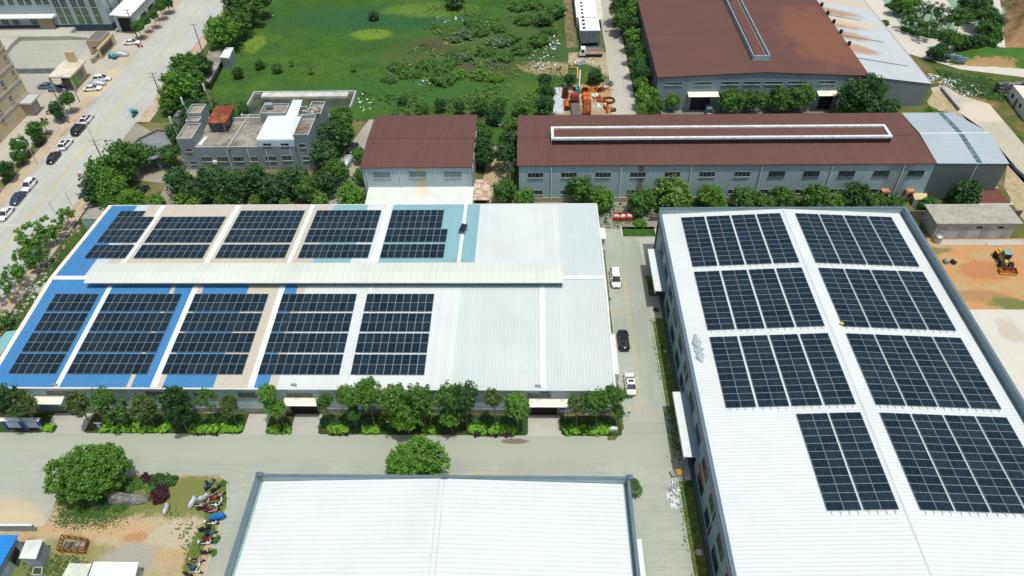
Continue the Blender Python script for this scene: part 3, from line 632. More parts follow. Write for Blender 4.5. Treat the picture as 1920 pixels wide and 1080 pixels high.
for k in range(4):
    n=nrow[k]
    cols=[27.85+4.67*i for i in range(4)] if k<3 else [27.85+4.67*i for i in (2,3)]
    if k==3: cols=[37.4,42.0]
    array(('%s white-roof solar array %s'%(ordn[k],side[0])) if k<3 else 'narrow two-strip solar array on the near lane side of the white roof',grpC,[(x,yb[k],2,n) for x in cols],pC,pmC,2.17,1.27,rotC)
    array('%s white-roof solar array %s'%(ordn[k],side[1]),grpC,[(49.0+4.6*i,yb[k]-.0,2,n) for i in range(4)],pC,pmC,2.17,1.27,rotC)
# things lying on the white roof
x,y=W(1310,655,9.7); t=empty('sheet_pile',(x,y,cz(x)),rz=.03,label='pile of crumpled grey wrapping and offcuts on the white roof edge',cat='scrap pile')
rg=random.Random(5); b=MB()
for k in range(26):
    a=rg.uniform(-2.6,2.4); c_=rg.uniform(-.45,.45); b.bar((c_-.3,a,.08+.1*rg.random()),(c_+.4*rg.random(),a+rg.uniform(.3,1.2),.15+.2*rg.random()),.12+.3*rg.random(),.05)
b.build('offcut',simple('grey offcuts',(.27,.33,.33),.5,.2,.4,3),t)['kind']='stuff'
b=MB(); b.loft([[(x_*s,yy,z_*s+.05) for x_,z_ in ((-.55,0),(-.4,.25),(0,.35),(.45,.2),(.55,0))] for yy,s in ((-2.7,.3),(-1.6,1),(0,.9),(1.5,1.05),(2.6,.6),(3.2,.3))]); b.build('wrapping',simple('plastic wrapping',(.33,.4,.4),.3,var=.3,scale=4),t)
x,y=W(1578,608,cz(48)); t=MB(); t.tube((0,0,0),(0,0,.12),.28,n=14); t.tube((0,0,.12),(0,0,.3),.16,.12,n=12)
o=t.build('roll',simple('lime yellow cable',(.55,.55,.02),.5),loc=(x,y,cz(x)+.2)); tag(o,'small yellow cable roll at an array corner on the white roof','cable roll')
# ---- B: white-roofed building at the bottom
BX0,BX1,BY0,BY1,BXR=-37.4,12.6,10.0,53.3,-12.3; BP,BE,BT=10.8,9.6,10.7
def bz(x): return BE+(BT-BE)*(1-abs(x-BXR)/(BX1-BXR))
Bb=empty('warehouse',(BXR,30,0),label='plain white-roofed building with blue grey coping, nearest the bottom edge',cat='warehouse')
b=MB(); b.prism([(BX0,BY0),(BX1,BY0),(BX1,BY1),(BX0,BY1)],0,BE-.3); part(b,'wall',m_cwall,Bb)
m_broof=sheet('white sheet roof',(.57,.62,.605),1,.62,dirtamt=.10,ribdark=.88,sheetvar=.012)
b=MB(); b.face([(BX0+.7,BY0,bz(BX0+.7)),(BXR,BY0,BT),(BXR,BY1-.35,BT),(BX0+.7,BY1-.35,bz(BX0+.7))]); part(b,'roof',m_broof,Bb)
b=MB(); b.face([(BXR,BY0,BT),(BX1-.75,BY0,bz(BX1-.75)),(BX1-.75,BY1-.35,bz(BX1-.75)),(BXR,BY1-.35,BT)]); part(b,'roof',m_broof,Bb)
b=MB(); b.bar((BXR-.35,BY0,BT+.01),(BXR-.35,BY1-.4,BT+.01),.16,.05); b.bar((BXR+.35,BY0,BT+.01),(BXR+.35,BY1-.4,BT+.01),.16,.05); part(b,'ridge_cap',simple('pale ridge flashing',(.46,.51,.49),.5,var=.06),Bb)
b=MB(); b.box(BX0,BX1,BY1-.3,BY1,BE-.3,BP); part(b,'parapet',m_par,Bb)
b=MB(); b.box(BX0,BX0+.25,BY0,BY1-.3,BE-.5,BP); part(b,'parapet',m_parx,Bb)
b=MB(); b.box(BX1-.25,BX1,BY0,BY1-.3,BE-.5,BP); part(b,'parapet',m_parx,Bb)
b=MB(); b.box(BX0-.08,BX1+.08,BY1-.36,BY1+.06,BP,BP+.07); b.box(BX0-.08,BX0+.3,BY0,BY1-.36,BP,BP+.07); b.box(BX1-.3,BX1+.1,BY0,BY1-.36,BP,BP+.07); part(b,'coping',m_cap,Bb)
b=MB(); b.box(BX0+.25,BX0+.7,BY0,BY1-.3,BE-.48,BE-.42); b.box(BX1-.75,BX1-.25,BY0,BY1-.3,BE-.48,BE-.42); part(b,'gutter',M['black'],Bb)
for x in (BX0-.0,BXR-.1,BX1-.4):
    b=MB(); b.box(x,x+.9,BY1-.5,BY1+.15,BP+.07,BP+.4); b.box(x+.2,x+.5,BY1-.2,BY1,BP+.4,BP+.6); part(b,'vent_box',simple('coping box',(.1,.14,.17),.5),Bb)
b=MB()
ya=W(1197,1011,5)[1]; b.box(BX1,BX1+1.6,BY0,ya,4.8,5.0); part(b,'canopy',M['white'],Bb)
# ---- D: long brown-roofed works
def brown(name,axis): return sheet(name,(.125,.058,.046),axis,.55,rough=.6,dirt=(.2,.11,.08),dirtamt=.35,ribdark=.7,sheetvar=.08)
m_brx=brown('brown roof sheet',0); m_bry=brown('brown roof sheet running across',1)
DY0,DY1,DYR,DE,DT=128.5,148.8,138.7,9.4,9.95
D=empty('works_hall',(40,138.7,0),label='long hall with brown ribbed roof and grey extension, thirteen windows wide',cat='hall')
m_dwall=sheet('weathered blue grey cladding',(.34,.47,.49),0,.5,dirt=(.2,.24,.24),dirtamt=.55,ribdark=.82,stain='wall',
   rust=lambda k:[(k.math('MULTIPLY',k.blob(22.5,128,.6,60,.9,.12,.8),.75),(.2,.1,.05)),(k.math('MULTIPLY',k.blob(76,128,2.5,60,.9,.12,.8),.45),(.09,.1,.1))])
b=MB(); b.prism([(-3.2,DY0+.3),(83,DY0+.3),(83,DY1-.2),(-3.2,DY1-.2)],0,DE-.1); part(b,'wall',m_dwall,D)
for sg,(ya,yb_) in enumerate(((DY0,DYR),(DYR,DY1))):
    b=MB(); b.face([(-3.6,ya,DE if ya<DYR else DT),(83,ya,DE if ya<DYR else DT),(83,yb_,DT if yb_==DYR else DE),(-3.6,yb_,DT if yb_==DYR else DE)]); part(b,'roof',m_brx,D,'brown ribbed roof slope')
b=MB(); b.face([(-3.1,DY0+.3,DE-.1),(-3.1,DY1-.2,DE-.1),(-3.1,DYR,DT-.05)]); part(b,'gable',m_dwall,D)
b=MB(); b.bar((-3.6,DYR,DT+.04),(83,DYR,DT+.04),.5,.05); part(b,'ridge_cap',m_brx,D)
b=MB(); b.box(-3.6,83,DY0-.08,DY0+.02,DE-.12,DE-.01); b.box(-3.6,83,DY1-.02,DY1+.06,DE-.12,DE+.01); part(b,'eave_trim',M['rustdark'],D)
# grey extension
xr=W(1857,250,DT+.3); xf=W(1787,211,DE); xn=W(1893,307,DE)
m_grf=sheet('grey extension roof',(.37,.44,.465),1,1.2,dirtamt=.1,ribdark=.93,metal=.1,sheetvar=.02)
b=MB(); b.face([(83.02,DY0,DE),(xn[0],xn[1],DE),(xr[0],DYR,DT+.25),(83.02,DYR,DT+.25)]); part(b,'roof',m_grf,D,'grey extension roof slope')
b=MB(); b.face([(83.02,DYR,DT+.25),(xr[0],DYR,DT+.25),(xf[0],xf[1],DE),(83.02,DY1,DE)]); part(b,'roof',m_grf,D,'grey extension roof slope')
b=MB(); b.bar((83,DYR,DT+.3),(xr[0],DYR,DT+.3),.35,.06); part(b,'ridge_cap',M['white'],D)
b=MB(); b.prism([(83,DY0+.2),(xn[0]-.1,xn[1]+.2),(xr[0]-.1,DYR),(xf[0]-.1,xf[1]-.2),(83,DY1-.3)],0,DE-.05); part(b,'wall',sheet('dark metal cladding',(.14,.18,.19),0,.3,dirt=(.2,.17,.12),dirtamt=.3,ribdark=.85,metal=.3,rough=.35,stain='wall'),D)
# translucent strip across the extension
m_sk=patchy('algae stained skylight',[(.1,.2,.19),(1.5,.4,.6,(.05,.11,.11)),(.5,.5,.7,(.16,.26,.24))],rough=.4)
b=MB()
for k in range(7):
    for (ya,yb_,za,zb_) in ((DY0+.1+k*1.42,DY0+1.4+k*1.42,0,0),(DYR+.3+k*1.38,DYR+1.58+k*1.38,0,0)):
        def zz(y): return DE+(DT+.25-DE)*(1-abs(y-DYR)/(DYR-DY0))+.03
        b.face([(91.1,ya,zz(ya)),(92.2,ya,zz(ya)),(92.2,yb_,zz(yb_)),(91.1,yb_,zz(yb_))])
part(b,'skylight_strip',m_sk,D)
# roof monitor
x0,x1=3.7,76.0
b=MB(); b.box(x0,x1,135.9,136.5,DT-.3,DT+1.35); b.box(x0,x1,140.2,140.8,DT-.3,DT+1.35); b.box(x0,x0+.6,136.5,140.2,DT-.3,DT+1.35); b.box(x1-.6,x1,136.5,140.2,DT-.3,DT+1.35); part(b,'monitor_frame',simple('white monitor frame',(.6,.65,.64),.5,var=.15,scale=1),D)
b=MB(); b.box(x0+.6,x1-.6,136.5,140.2,DT,DT+1.0); part(b,'monitor_roof',m_brx,D)
b=MB(); b.box(x0+.1,x1-.1,135.8,135.89,DT-.5,DT+.9); part(b,'monitor_side',M['black'],D)
yw=DY0+.3
for u,v in ((1004,327),(1067,327),(1131,327),(1196,327),(1261,326),(1326,326),(1392,325),(1457,325),(1522,324),(1588,324),(1653,323),(1718,323)):
    x,z=WY(u,v,yw); window(D,x,6.8,3.3,1.35,yw,.08,4,fr=M['frame'] if u<1430 else simple('dark window frame',(.07,.075,.075),.6))
for u,v in ((1003,361),(1066,361),(1131,360),(1190,360),(1258,358),(1380,358),(1440,358),(1506,357),(1571,357),(1632,357)):
    x,z=WY(u,v,yw); window(D,x,2.3,3.3,1.2,yw,.08,4)
for u in (1034,1165,1297,1429,1561,1695,1830):
    x,_=WY(u,312,yw); b=MB(); b.tube((x,yw-.18,.2),(x,yw-.18,DE-.1),.11,n=6); part(b,'downpipe',M['trim'],D)
for u,v in ((1248,352),(1322,355),(1660,353),(1705,354)):
    x,z=WY(u,v,yw); b=MB(); b.box(x-.9,x+.7,yw-1.1,yw-.02,1.3,2.9); part(b,'fan_housing',simple('rusty fan housing',(.45,.2,.12),.7,var=.4,scale=1.5),D)
    b=MB(); b.tube((x,yw-1.3,2.0),(x,yw-1.12,2.0),.5,n=14); part(b,'fan_opening',M['dark'],D)
b=MB(); b.box(-3.3,83,yw-.25,yw-.02,0,1.0); part(b,'plinth',M['greybeige'],D)
# ---- E: small brown-roofed building
EX0,EX1,EY0,EY1,EE=-36.7,-13.1,128.0,149.3,9.4
E_=empty('brown_roof_shed',(-25,138.5,0),label='square brown-roofed hall with three windows behind the striped workshop',cat='hall')
m_ewall=sheet('pale blue cladding',(.38,.49,.51),0,.5,dirt=(.4,.3,.16),dirtamt=.25,stain='wall',rust=lambda k:[(k.math('MULTIPLY',k.blob(-24,128,.9,60,.9,.2,.8),.6),(.5,.38,.15))])
b=MB(); b.prism([(EX0+.3,EY0+.3),(EX1-.3,EY0+.3),(EX1-.3,EY1-.3),(EX0+.3,EY1-.3)],0,EE-.1); part(b,'wall',m_ewall,E_)
EYR=(EY0+EY1)/2
for ya,yb_ in ((EY0,EYR),(EYR,EY1)):
    za,zb_=(EE,EE+.55) if ya==EY0 else (EE+.55,EE); b=MB(); b.face([(EX0,ya,za),(EX1,ya,za),(EX1,yb_,zb_),(EX0,yb_,zb_)]); part(b,'roof',m_brx,E_,'brown ribbed roof slope')
b=MB(); b.bar((EX0,EYR,EE+.58),(EX1,EYR,EE+.58),.5,.05); part(b,'ridge_cap',m_brx,E_)
b=MB(); b.box(EX0,EX1,EY0-.06,EY0+.02,EE-.12,EE-.01); b.box(EX0,EX1,EY1-.02,EY1+.05,EE-.12,EE); b.box(EX1-.05,EX1+.05,EY0,EY1,EE-.14,EE-.02); part(b,'eave_trim',M['rustdark'],E_)
yw=EY0+.3
for u,v in ((716,328),(783,327),(849,327)):
    x,z=WY(u,v,yw); window(E_,x,z,3.7,1.35,yw,.08,4,2,gl=simple('murky glass',(.12,.17,.17),.25))
for u in (686,748,815,881):
    x,_=WY(u,318,yw); b=MB(); b.tube((x,yw-.14,4),(x,yw-.14,EE-.1),.09,n=6); part(b,'downpipe',M['white'],E_)
for y in (132,136.5,141,145.5): window(E_,y,7.2,2.6,1.1,EX1-.3,.08,3,axis='x',sgn=1)
m_lt=NT('white lean-to sheets'); m_lt.col(m_lt.mix(m_lt.math('MULTIPLY',m_lt.blob(-24,127.3,1.4,2.2,.9,.25,.7),.35),m_lt.mix(m_lt.ramp(m_lt.noise(.4,5),.4,.7),(.58,.62,.58),(.54,.57,.53)),(.6,.5,.2))); m_lt=m_lt.m
b=MB(); b.prism([(-35.6,118.9),(-12.9,118.9),(-12.9,EY0+.3),(-35.6,EY0+.3)],0,[3.5,3.5,4.25,4.25],mt=0); part(b,'lean_to',m_lt,E_)
# rusty shed beside it
t=empty('rusty_shed',(-11.7,131,0),label='small shed with rust-flaked white roof between two brown-roofed halls',cat='shed')
b=MB(); b.box(-13.0,-9.9,126.4,132.4,0,2.4); part(b,'wall',M['greybeige'],t)
b=MB(); b.prism([(-13.1,125.8),(-9.4,125.8),(-9.4,133),(-13.1,133)],2.42,[2.6,2.5,2.7,2.8]); part(b,'roof',patchy('rust flaked sheet',[(.55,.5,.42),(.8,.42,.55,(.36,.2,.13)),(2,.5,.62,(.6,.57,.5))]),t)
b=MB(); b.box(-12.6,-10.2,126.3,126.38,0,2.1); part(b,'doorway',M['dark'],t)
# ---- G: great brown-roofed warehouse, top right
GX0,GX1,GY0,GE,GT,GXR=30.4,82.1,166.8,9.1,10.3,56.2
Gb=empty('brown_warehouse',(GXR,210,0),label='huge brown-roofed warehouse with long ridge vent and rust-stained side extension',cat='warehouse')
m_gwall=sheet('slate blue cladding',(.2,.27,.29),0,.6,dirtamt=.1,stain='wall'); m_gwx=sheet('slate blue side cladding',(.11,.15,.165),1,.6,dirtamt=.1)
b=MB(); b.face([(GX0+.2,GY0+.25,0),(GX1,GY0+.25,0),(GX1,GY0+.25,GE-.1),(GXR,GY0+.25,GT-.1),(GX0+.2,GY0+.25,GE-.1)]); part(b,'wall',m_gwall,Gb)
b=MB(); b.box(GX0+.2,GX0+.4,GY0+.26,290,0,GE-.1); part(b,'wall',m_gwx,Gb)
b=MB(); b.box(GX0+.4,GX1,289.7,290,0,GE-.1); part(b,'wall',m_gwall,Gb)
b=MB(); b.face([(GX0,GY0,GE),(GXR,GY0,GT),(GXR,290,GT),(GX0,290,GE)]); part(b,'roof',m_bry,Gb,'brown ribbed roof slope')
b=MB(); b.face([(GXR,GY0,GT),(GX1,GY0,GE),(GX1,290,GE),(GXR,290,GT)]); part(b,'roof',sheet('brown rust tinged roof sheet',(.12,.055,.042),1,.55,rough=.6,dirt=(.2,.1,.06),dirtamt=.35,ribdark=.7,sheetvar=.1,rust=lambda k:[(k.math('MULTIPLY',k.blob(76,190,9,18,1,.4,.25),.35),(.3,.12,.04))]),Gb,'brown roof slope with rust tint')
b=MB(); b.box(GX0-.05,GXR,GY0-.05,GY0,GE-.12,GE-.02)
b=MB(); b.bar((GX0,GY0,GE+.02),(GXR,GY0,GT+.02),.12,.14); b.bar((GXR,GY0,GT+.02),(GX1,GY0,GE+.02),.12,.14); b.bar((GX0,GY0,GE),(GX0,290,GE),.14,.12); part(b,'verge_trim',M['rustdark'],Gb)
for k in range(17):
    y=GY0+3+k*7; b=MB(); b.tube((GX0+.08,y,.2),(GX0+.08,y,GE-.1),.1,n=6); part(b,'downpipe',simple('blue downpipe',(.2,.33,.4),.5),Gb)
gx0,gx1=W(1413,108,GT+1.0)[0],W(1444,106,GT+1.0)[0]; gy=W(1430,106,GT+1)[1]
b=MB(); b.box(gx0,gx0+.25,gy,290,GT-.3,GT+1.3); b.box(gx1-.25,gx1,gy,290,GT-.3,GT+1.3); b.box(gx0+.25,gx1-.25,gy,gy+.3,GT-.3,GT+1.2); part(b,'vent_frame',simple('blue grey vent frame',(.26,.36,.4),.5),Gb)
b=MB(); b.box(gx0+.85,gx1-.85,gy+.3,290,GT-.2,GT+.8); part(b,'vent_roof',m_bry,Gb)
b=MB(); b.box(gx0+.26,gx0+.8,gy+.31,290,GT-.2,GT+.35); b.box(gx1-.8,gx1-.26,gy+.31,290,GT-.2,GT+.35); part(b,'vent_gutter',simple('pale gutter',(.38,.33,.25),.6),Gb)
yw=GY0+.25
for u,v in ((1262,164),(1317,164),(1367,164),(1409,163),(1449,163),(1492,162),(1548,162)):
    x,z=WY(u,v,yw); window(Gb,x,7.4,4.2,.8,yw,.08,5)
for (u0,u1,v) in ((1288,1345,179),(1530,1577,175)):
    xa=WY(u0,v,yw)[0]; xb=WY(u1,v,yw)[0]; canopy(Gb,xa,xb,yw,5.0,2.2,'rust streaked canopy over a tall doorway')
    b=MB(); b.box(xa+1.2,xb-1.6,yw-.05,yw-.01,0,4.4); part(b,'door',M['dark'],Gb,'dark open doorway')
x,z=WY(1250,194,yw); window(Gb,x,2.2,2.8,1.6,yw,.08,3,3)
# extension
a=(GX1+.0,GY0-.0); c_=W(1747,157,6.0)
m_ext=sheet('pale grey extension roof',(.44,.485,.49),1,1.0,dirtamt=.1,ribdark=.95,sheetvar=.02,
  rust=lambda k:[(k.math('MULTIPLY',k.blob(x_,y_,rx,2.6,1.0,.25,.35),.8),cc) for x_,y_,rx,cc in ((83,206,9,(.34,.19,.07)),(83,198,9,(.36,.2,.08)),(83,190.5,8,(.36,.2,.08)),(84,182.5,6,(.36,.2,.08)),(90,215,12,(.5,.42,.3)),(88,200,9,(.52,.44,.3)))])
zj=8.9
b=MB(); b.face([(a[0],a[1],zj),(c_[0],c_[1],6),(c_[0]+.3,290,6),(a[0],290,zj)]); part(b,'roof',m_ext,Gb,'pale grey lean-to roof with rust stains')
b=MB(); b.face([(a[0],a[1]+.2,0),(c_[0]-.1,c_[1]+.2,0),(c_[0]-.1,c_[1]+.2,5.95),(a[0],a[1]+.2,zj-.05)]); part(b,'wall',sheet('grey extension cladding',(.2,.24,.26),0,.7,dirtamt=.3,stain='wall',metal=.2),Gb)
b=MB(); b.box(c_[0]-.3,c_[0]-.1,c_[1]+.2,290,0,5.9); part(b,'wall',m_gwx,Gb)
b=MB(); b.bar((c_[0],c_[1],6.02),(c_[0]+.3,290,6.02),.3,.1); part(b,'verge_trim',simple('pinkish trim',(.4,.3,.28),.6),Gb)
for v0,v1 in ((33,36),(72,75),(115,119)):
    ya=W(1600,v0,8)[1]
    def ez(x): return zj+(6-zj)*(x-GX1)/(c_[0]-GX1)
    b=MB(); b.face([(GX1+.1,ya-.25,ez(GX1)+.03),(c_[0]-.2,ya-.25,6.03),(c_[0]-.2,ya+.25,6.03),(GX1+.1,ya+.25,ez(GX1)+.03)]); part(b,'skylight_strip',m_sk,Gb)
for u,v in ((1545,9),(1557,25),(1570,41),(1584,60),(1600,82)):
    x,y=W(u,v,9.3); b=MB(); b.tube((GX1+.2,y,9),(GX1+.2,y,9.9),.45,n=10); part(b,'flue',M['black'],Gb)
canopy(Gb,*(WY(1655,173,169)[0],WY(1688,173,169)[0]),170.0,4.4,2.0,'small white canopy',M['trim'])
x,z=WY(1703,192,170.2); window(Gb,x,2.4,3.6,1.4,170.3,.2,4)
b=MB(); b.box(88.5,91.5,169.0,169.6,0,3.6); part(b,'door',M['dark'],Gb)
# ================================================================ OTHER BUILDINGS
def block(b,x0,x1,y0,y1,z,ph=.45,t=.2,m=0,mt=1,mc=2,z0=0):
    """walls to z, roof slab, parapet of height ph with coping"""
    b.box(x0,x1,y0,y1,z0,z,m,mt)
    if ph:
        for q in ((x0,x1,y0,y0+t),(x0,x1,y1-t,y1),(x0,x0+t,y0+t,y1-t),(x1-t,x1,y0+t,y1-t)): b.box(*q,z+.002,z+ph,m,mc)
# ---- F: grey tiled office with mixed roofs
FY=141.5
Fo=empty('office_building',(-65,146,0),label='dark grey tiled office with patched roofs, one white and one brown red',cat='office')
MF=[M['slategrey'],M['oldroof'],simple('pale coping',(.42,.42,.4),.6)]
x_l=WY(332,265,FY)[0]; zl=WY(340,262,FY)[1]; zm=WY(440,276,FY)[1]; xm=WY(430,276,FY)[0]
xs1=WY(360,262,FY)[0]; xs2=WY(484,276,FY)[0]; xs3=WY(553,262,FY)[0]; zw=WY(515,262,FY)[1]; xt=WY(579,250,FY)[0]; zt=WY(566,250,FY)[1]
b=MB(); b.box(x_l,xs2,FY,153.2,0,zm,0,1); part(b,'wall',MF,Fo)
b=MB(); b.box(xs2,xs3,FY+.01,153.2,0,zm+.1,0,1); part(b,'wall',MF,Fo)
b=MB(); block(b,x_l-.02,xs1,FY-.02,FY+6.5,zl,.35,m=0,mt=1,mc=2,z0=zm+.01); part(b,'stair_tower',MF,Fo)
b=MB(); block(b,x_l-.02,WY(379,222,150)[0],FY+6.6,FY+8.6,zl+.6,.3,z0=zm+.01); part(b,'tank_room',MF,Fo)
b=MB(); block(b,x_l-.3,WY(378,225,150)[0]+.2,FY+8.7,154.5,zl+1.3,.45,z0=zm+.01); part(b,'roof_block',MF,Fo)
# roof terrace parapets
for (a,c_) in (((427,277),(470,212)),):
    pa=P3(*a,zm+.3); pb=P3(*c_,zm+.3); b=MB(); b.bar((pa[0],pa[1],zm+.25),(pb[0],pb[1]-.5,zm+.25),.25,.5); part(b,'parapet',MF[2],Fo)
b=MB(); b.box(xs1,xs2,FY-.0,FY+.22,zm,zm+.12); b.box(x_l,xs2,152.9,153.2,zm,zm+.9); part(b,'parapet',MF[2],Fo)
b=MB(); b.bar((xs1+1.0,FY+.6,zm+.2),(xs1+1.4,FY+4,zm+.2),.8,.3); part(b,'roof_kerb',M['white'],Fo)
# brown-roofed glass room
q=[P3(388,230,zm+2.9),P3(423,230,zm+2.9),P3(441,197,zm+2.9),P3(404,198,zm+2.9)]
gx=[p[0] for p in q]; gy_=[p[1] for p in q]
b=MB(); b.prism([(p[0],p[1]) for p in q],zm+2.6,zm+2.9); part(b,'roof',patchy('rusty red sheet roof',[(.2,.055,.035),(.35,.45,.7,(.33,.13,.05)),(1.2,.5,.7,(.15,.04,.03))]),Fo,'rusty brown red sheet roof of the glass room')
b=MB(); b.box(min(gx)+.6,max(gx)-.9,min(gy_)+.5,max(gy_)-.6,zm+.01,zm+2.6); part(b,'glass_room',M['glass'],Fo)
for xx in (min(gx)+.6,max(gx)-.9):
    for yy in (min(gy_)+.5,(min(gy_)+max(gy_))/2,max(gy_)-.6):
        b=MB(); b.box(xx-.08,xx+.08,yy-.08,yy+.08,zm,zm+2.6); part(b,'post',M['frame'],Fo)
# white extension and right tower
z5=zw
q=[W(480,261,z5),W(548,261,z5),W(553,220,z5),W(557,219,z5),W(567,187,z5),W(549,187,z5),W(545,197,z5),W(512,199,z5)]
b=MB(); b.prism([(p[0],p[1]) for p in q],z5-.15,z5,bottom=True); part(b,'white_roof',simple('white roofing sheet',(.59,.64,.62),.5,var=.03),Fo)
b=MB(); b.box(xs2+.1,xs3-.2,FY+.05,152,zm+.12,z5-.16); part(b,'upper_storey',simple('pale blue cladding panel',(.5,.62,.68),.5,var=.05),Fo)
z6=zt
b=MB(); block(b,xs3+.02,xt,FY-.5,FY+8,z6-.6,.6); part(b,'stair_tower',MF,Fo)
b=MB(); block(b,xs3+1.2,xt+1.0,FY+8.01,155.2,z6-.3,.6); part(b,'stair_tower',MF,Fo)
b=MB(); block(b,WX(487,190,0.001)[0] if False else P3(487,218,zm+2)[0],P3(548,190,zm+2)[0],152.0,156.5,zm+2.3,.35,z0=0); part(b,'roof_block',MF,Fo)
b=MB(); b.tube((P3(506,192,zm+3.6)[0]-.9,154.4,zm+3.5),(P3(506,192,zm+3.6)[0]+.9,154.4,zm+3.5),.55,n=14); part(b,'water_tank',M['steel'],Fo)
for yy,zz in ((FY+.7,z6+.05),(FY+2.6,z6+.05)):
    b=MB()
    for k in range(9): b.bar((xs3+.4+k*.33,yy-.6,zz),(xs3+.4+k*.33,yy+.9,zz),.1,.06)
    b.bar((xs3+.2,yy+.9,zz+.08),(xt-.2,yy+.9,zz+.08),.14,.1); o=part(b,'roof_rack',M['wood'],Fo)
for u,v,w_,h in ((354,281,1.5,.95),(363,305,1.5,.95),(388,298,2.5,1.4),(417,298,2.6,1.4),(447,298,2.4,1.4),(475,298,2.0,1.4),(508,297,2.5,1.4),(540,296,2.6,1.4),(567,273,1.5,1.0),(574,297,1.5,1.0)):
    yy=FY-.5 if u>555 else FY; x,z=WY(u,v,yy); window(Fo,x,z,w_,h,yy,.09,2 if w_<2 else 4,1,gl=simple('dark green glass',(.02,.05,.035),.15,spec=.6) if u==388 else M['glass'],fr=M['frame'])
for u in (501,534):
    x,z=WY(u,271,FY+.05); window(Fo,x,z,1.9,.75,FY+.05,.08,2)
for u in (431,470,504,549): 
    x,_=WY(u,300,FY); b=MB(); b.tube((x,FY-.12,.2),(x,FY-.12,zm-.6),.08,n=6); part(b,'downpipe',M['white'],Fo)
x,z=WY(404,303,FY); b=MB(); b.box(x-.5,x+.5,FY-.5,FY-.01,z-.35,z+.35); part(b,'air_conditioner',M['white'],Fo)
# clutter on the tower roof
rg=random.Random(3); b=MB()
for k in range(34):
    x,y=W(rg.uniform(566,602),rg.uniform(200,214),z6+.5); b.bar((x,y,z6+.3+rg.random()*.5),(x+rg.uniform(-1,1),y+rg.uniform(-.8,.8),z6+.3+rg.random()*.8),.1+.2*rg.random(),.07,rg.randrange(3))
o=b.build('roof_clutter',[M['white'],M['rust'],M['frame']]); tag(o,'heap of poles, boards and sheets on the grey office tower roof',kind='stuff')
# lattice antenna masts beside the office
for k,(u0,v0,u1,v1,lb) in enumerate(((355,222,338,185,'pale antenna mast at the office roof corner, second of three'),(395,196,384,155,'pale antenna mast farthest up the office\'s left side'),(334,258,316,220,'pale antenna mast over the street gate, lowest of three'))):
    z0=zl+1.2 if k<2 else 7.0
    x,y=W(u0,v0,z0); t=empty('antenna_mast',(x,y,z0),label=lb,cat='antenna mast',group='antenna masts by the office')
    b=MB(); b.tube((0,0,0),(0,0,5.2),.1,n=6); b.build('pole',M['steel'],t)
    for dx,dy in ((1.3,.6),(-.8,1.2),(.8,-1)): b=MB(); b.tube((dx,dy,0),(0,0,3.2),.05,n=5); b.build('brace',M['steel'],t)
    b=MB(); b.box(-.35,.0,-.2,.2,3.7,5.4); b.build('antenna_panel',M['white'],t)
    if k==2: b=MB(); b.tube((0,0,-7),(0,0,0),.12,n=6); b.build('pole',M['steel'],t)
# ---- concrete basin
t=empty('settling_basin',(-61,173,0),label='sunken concrete basin of murky green water behind the office',cat='basin')
bx0,bx1,by0,by1=-75.2,-47.5,164.8,176.9
b=MB(); b.box(bx0,bx1,by1-.3,by1,-.01,1.0); b.box(bx0,bx0+.3,by0,by1-.3,-.01,1.0); b.box(bx1-.3,bx1,by0,by1-.3,-.01,1.0); b.box(bx0,bx1,by0-.3,by0,-.01,1.0); part(b,'wall',simple('weathered basin wall',(.42,.46,.46),.8,var=.25,scale=1.2),t)
b=MB(); b.poly([(bx0+.3,by0),(bx1-.3,by0),(bx1-.3,by1-.3),(bx0+.3,by1-.3)],.08); k=NT('murky green water'); k.col(k.mix(k.ramp(k.noise(.2,5),.4,.65),(.07,.09,.035),(.035,.045,.035))); k.b.inputs['Roughness'].default_value=.18; part(b,'water_surface',k.m,t)
b=MB(); b.box(bx0+2.5,bx1-2,by1-2.6,by1-.3,.09,.75); part(b,'ledge',simple('pale basin ledge',(.45,.45,.4),.85,var=.2),t)
# ---- H: beige building on the left edge
Hx=-132.6
Ho=empty('beige_office',(-140,160,0),label='tall beige office block with grey bands and grey windows at the left edge',cat='office')
b=MB(); b.box(-156,Hx,132,171.2,0,26); part(b,'wall',M['beige'],Ho)
m_band=simple('pale grey band',(.42,.43,.4),.8,var=.05)
for z in (4.3,8.3,12.5,16.8,21.0): b=MB(); b.box(Hx-.02,Hx+.14,132,171.3,z-.25,z+.25); part(b,'band',m_band,Ho)
for y in (168,161.4,155.4,149.4): b=MB(); b.box(Hx-.02,Hx+.11,y-.2,y+.2,0,26); part(b,'pilaster',m_band,Ho)
b=MB(); b.box(Hx,Hx+3.2,166,170.6,3.6,4.0); part(b,'porch_roof',m_band,Ho)
b=MB(); b.box(Hx,Hx+2.2,166.6,170.2,0,3.59); part(b,'porch',M['greybeige'],Ho)
b=MB(); b.box(Hx+2.2,Hx+2.26,167.6,169,0,2.4); part(b,'door',simple('grey double door',(.35,.38,.4),.5),Ho)
m_hw=simple('grey blue glass',(.06,.09,.12),.15,spec=.7)
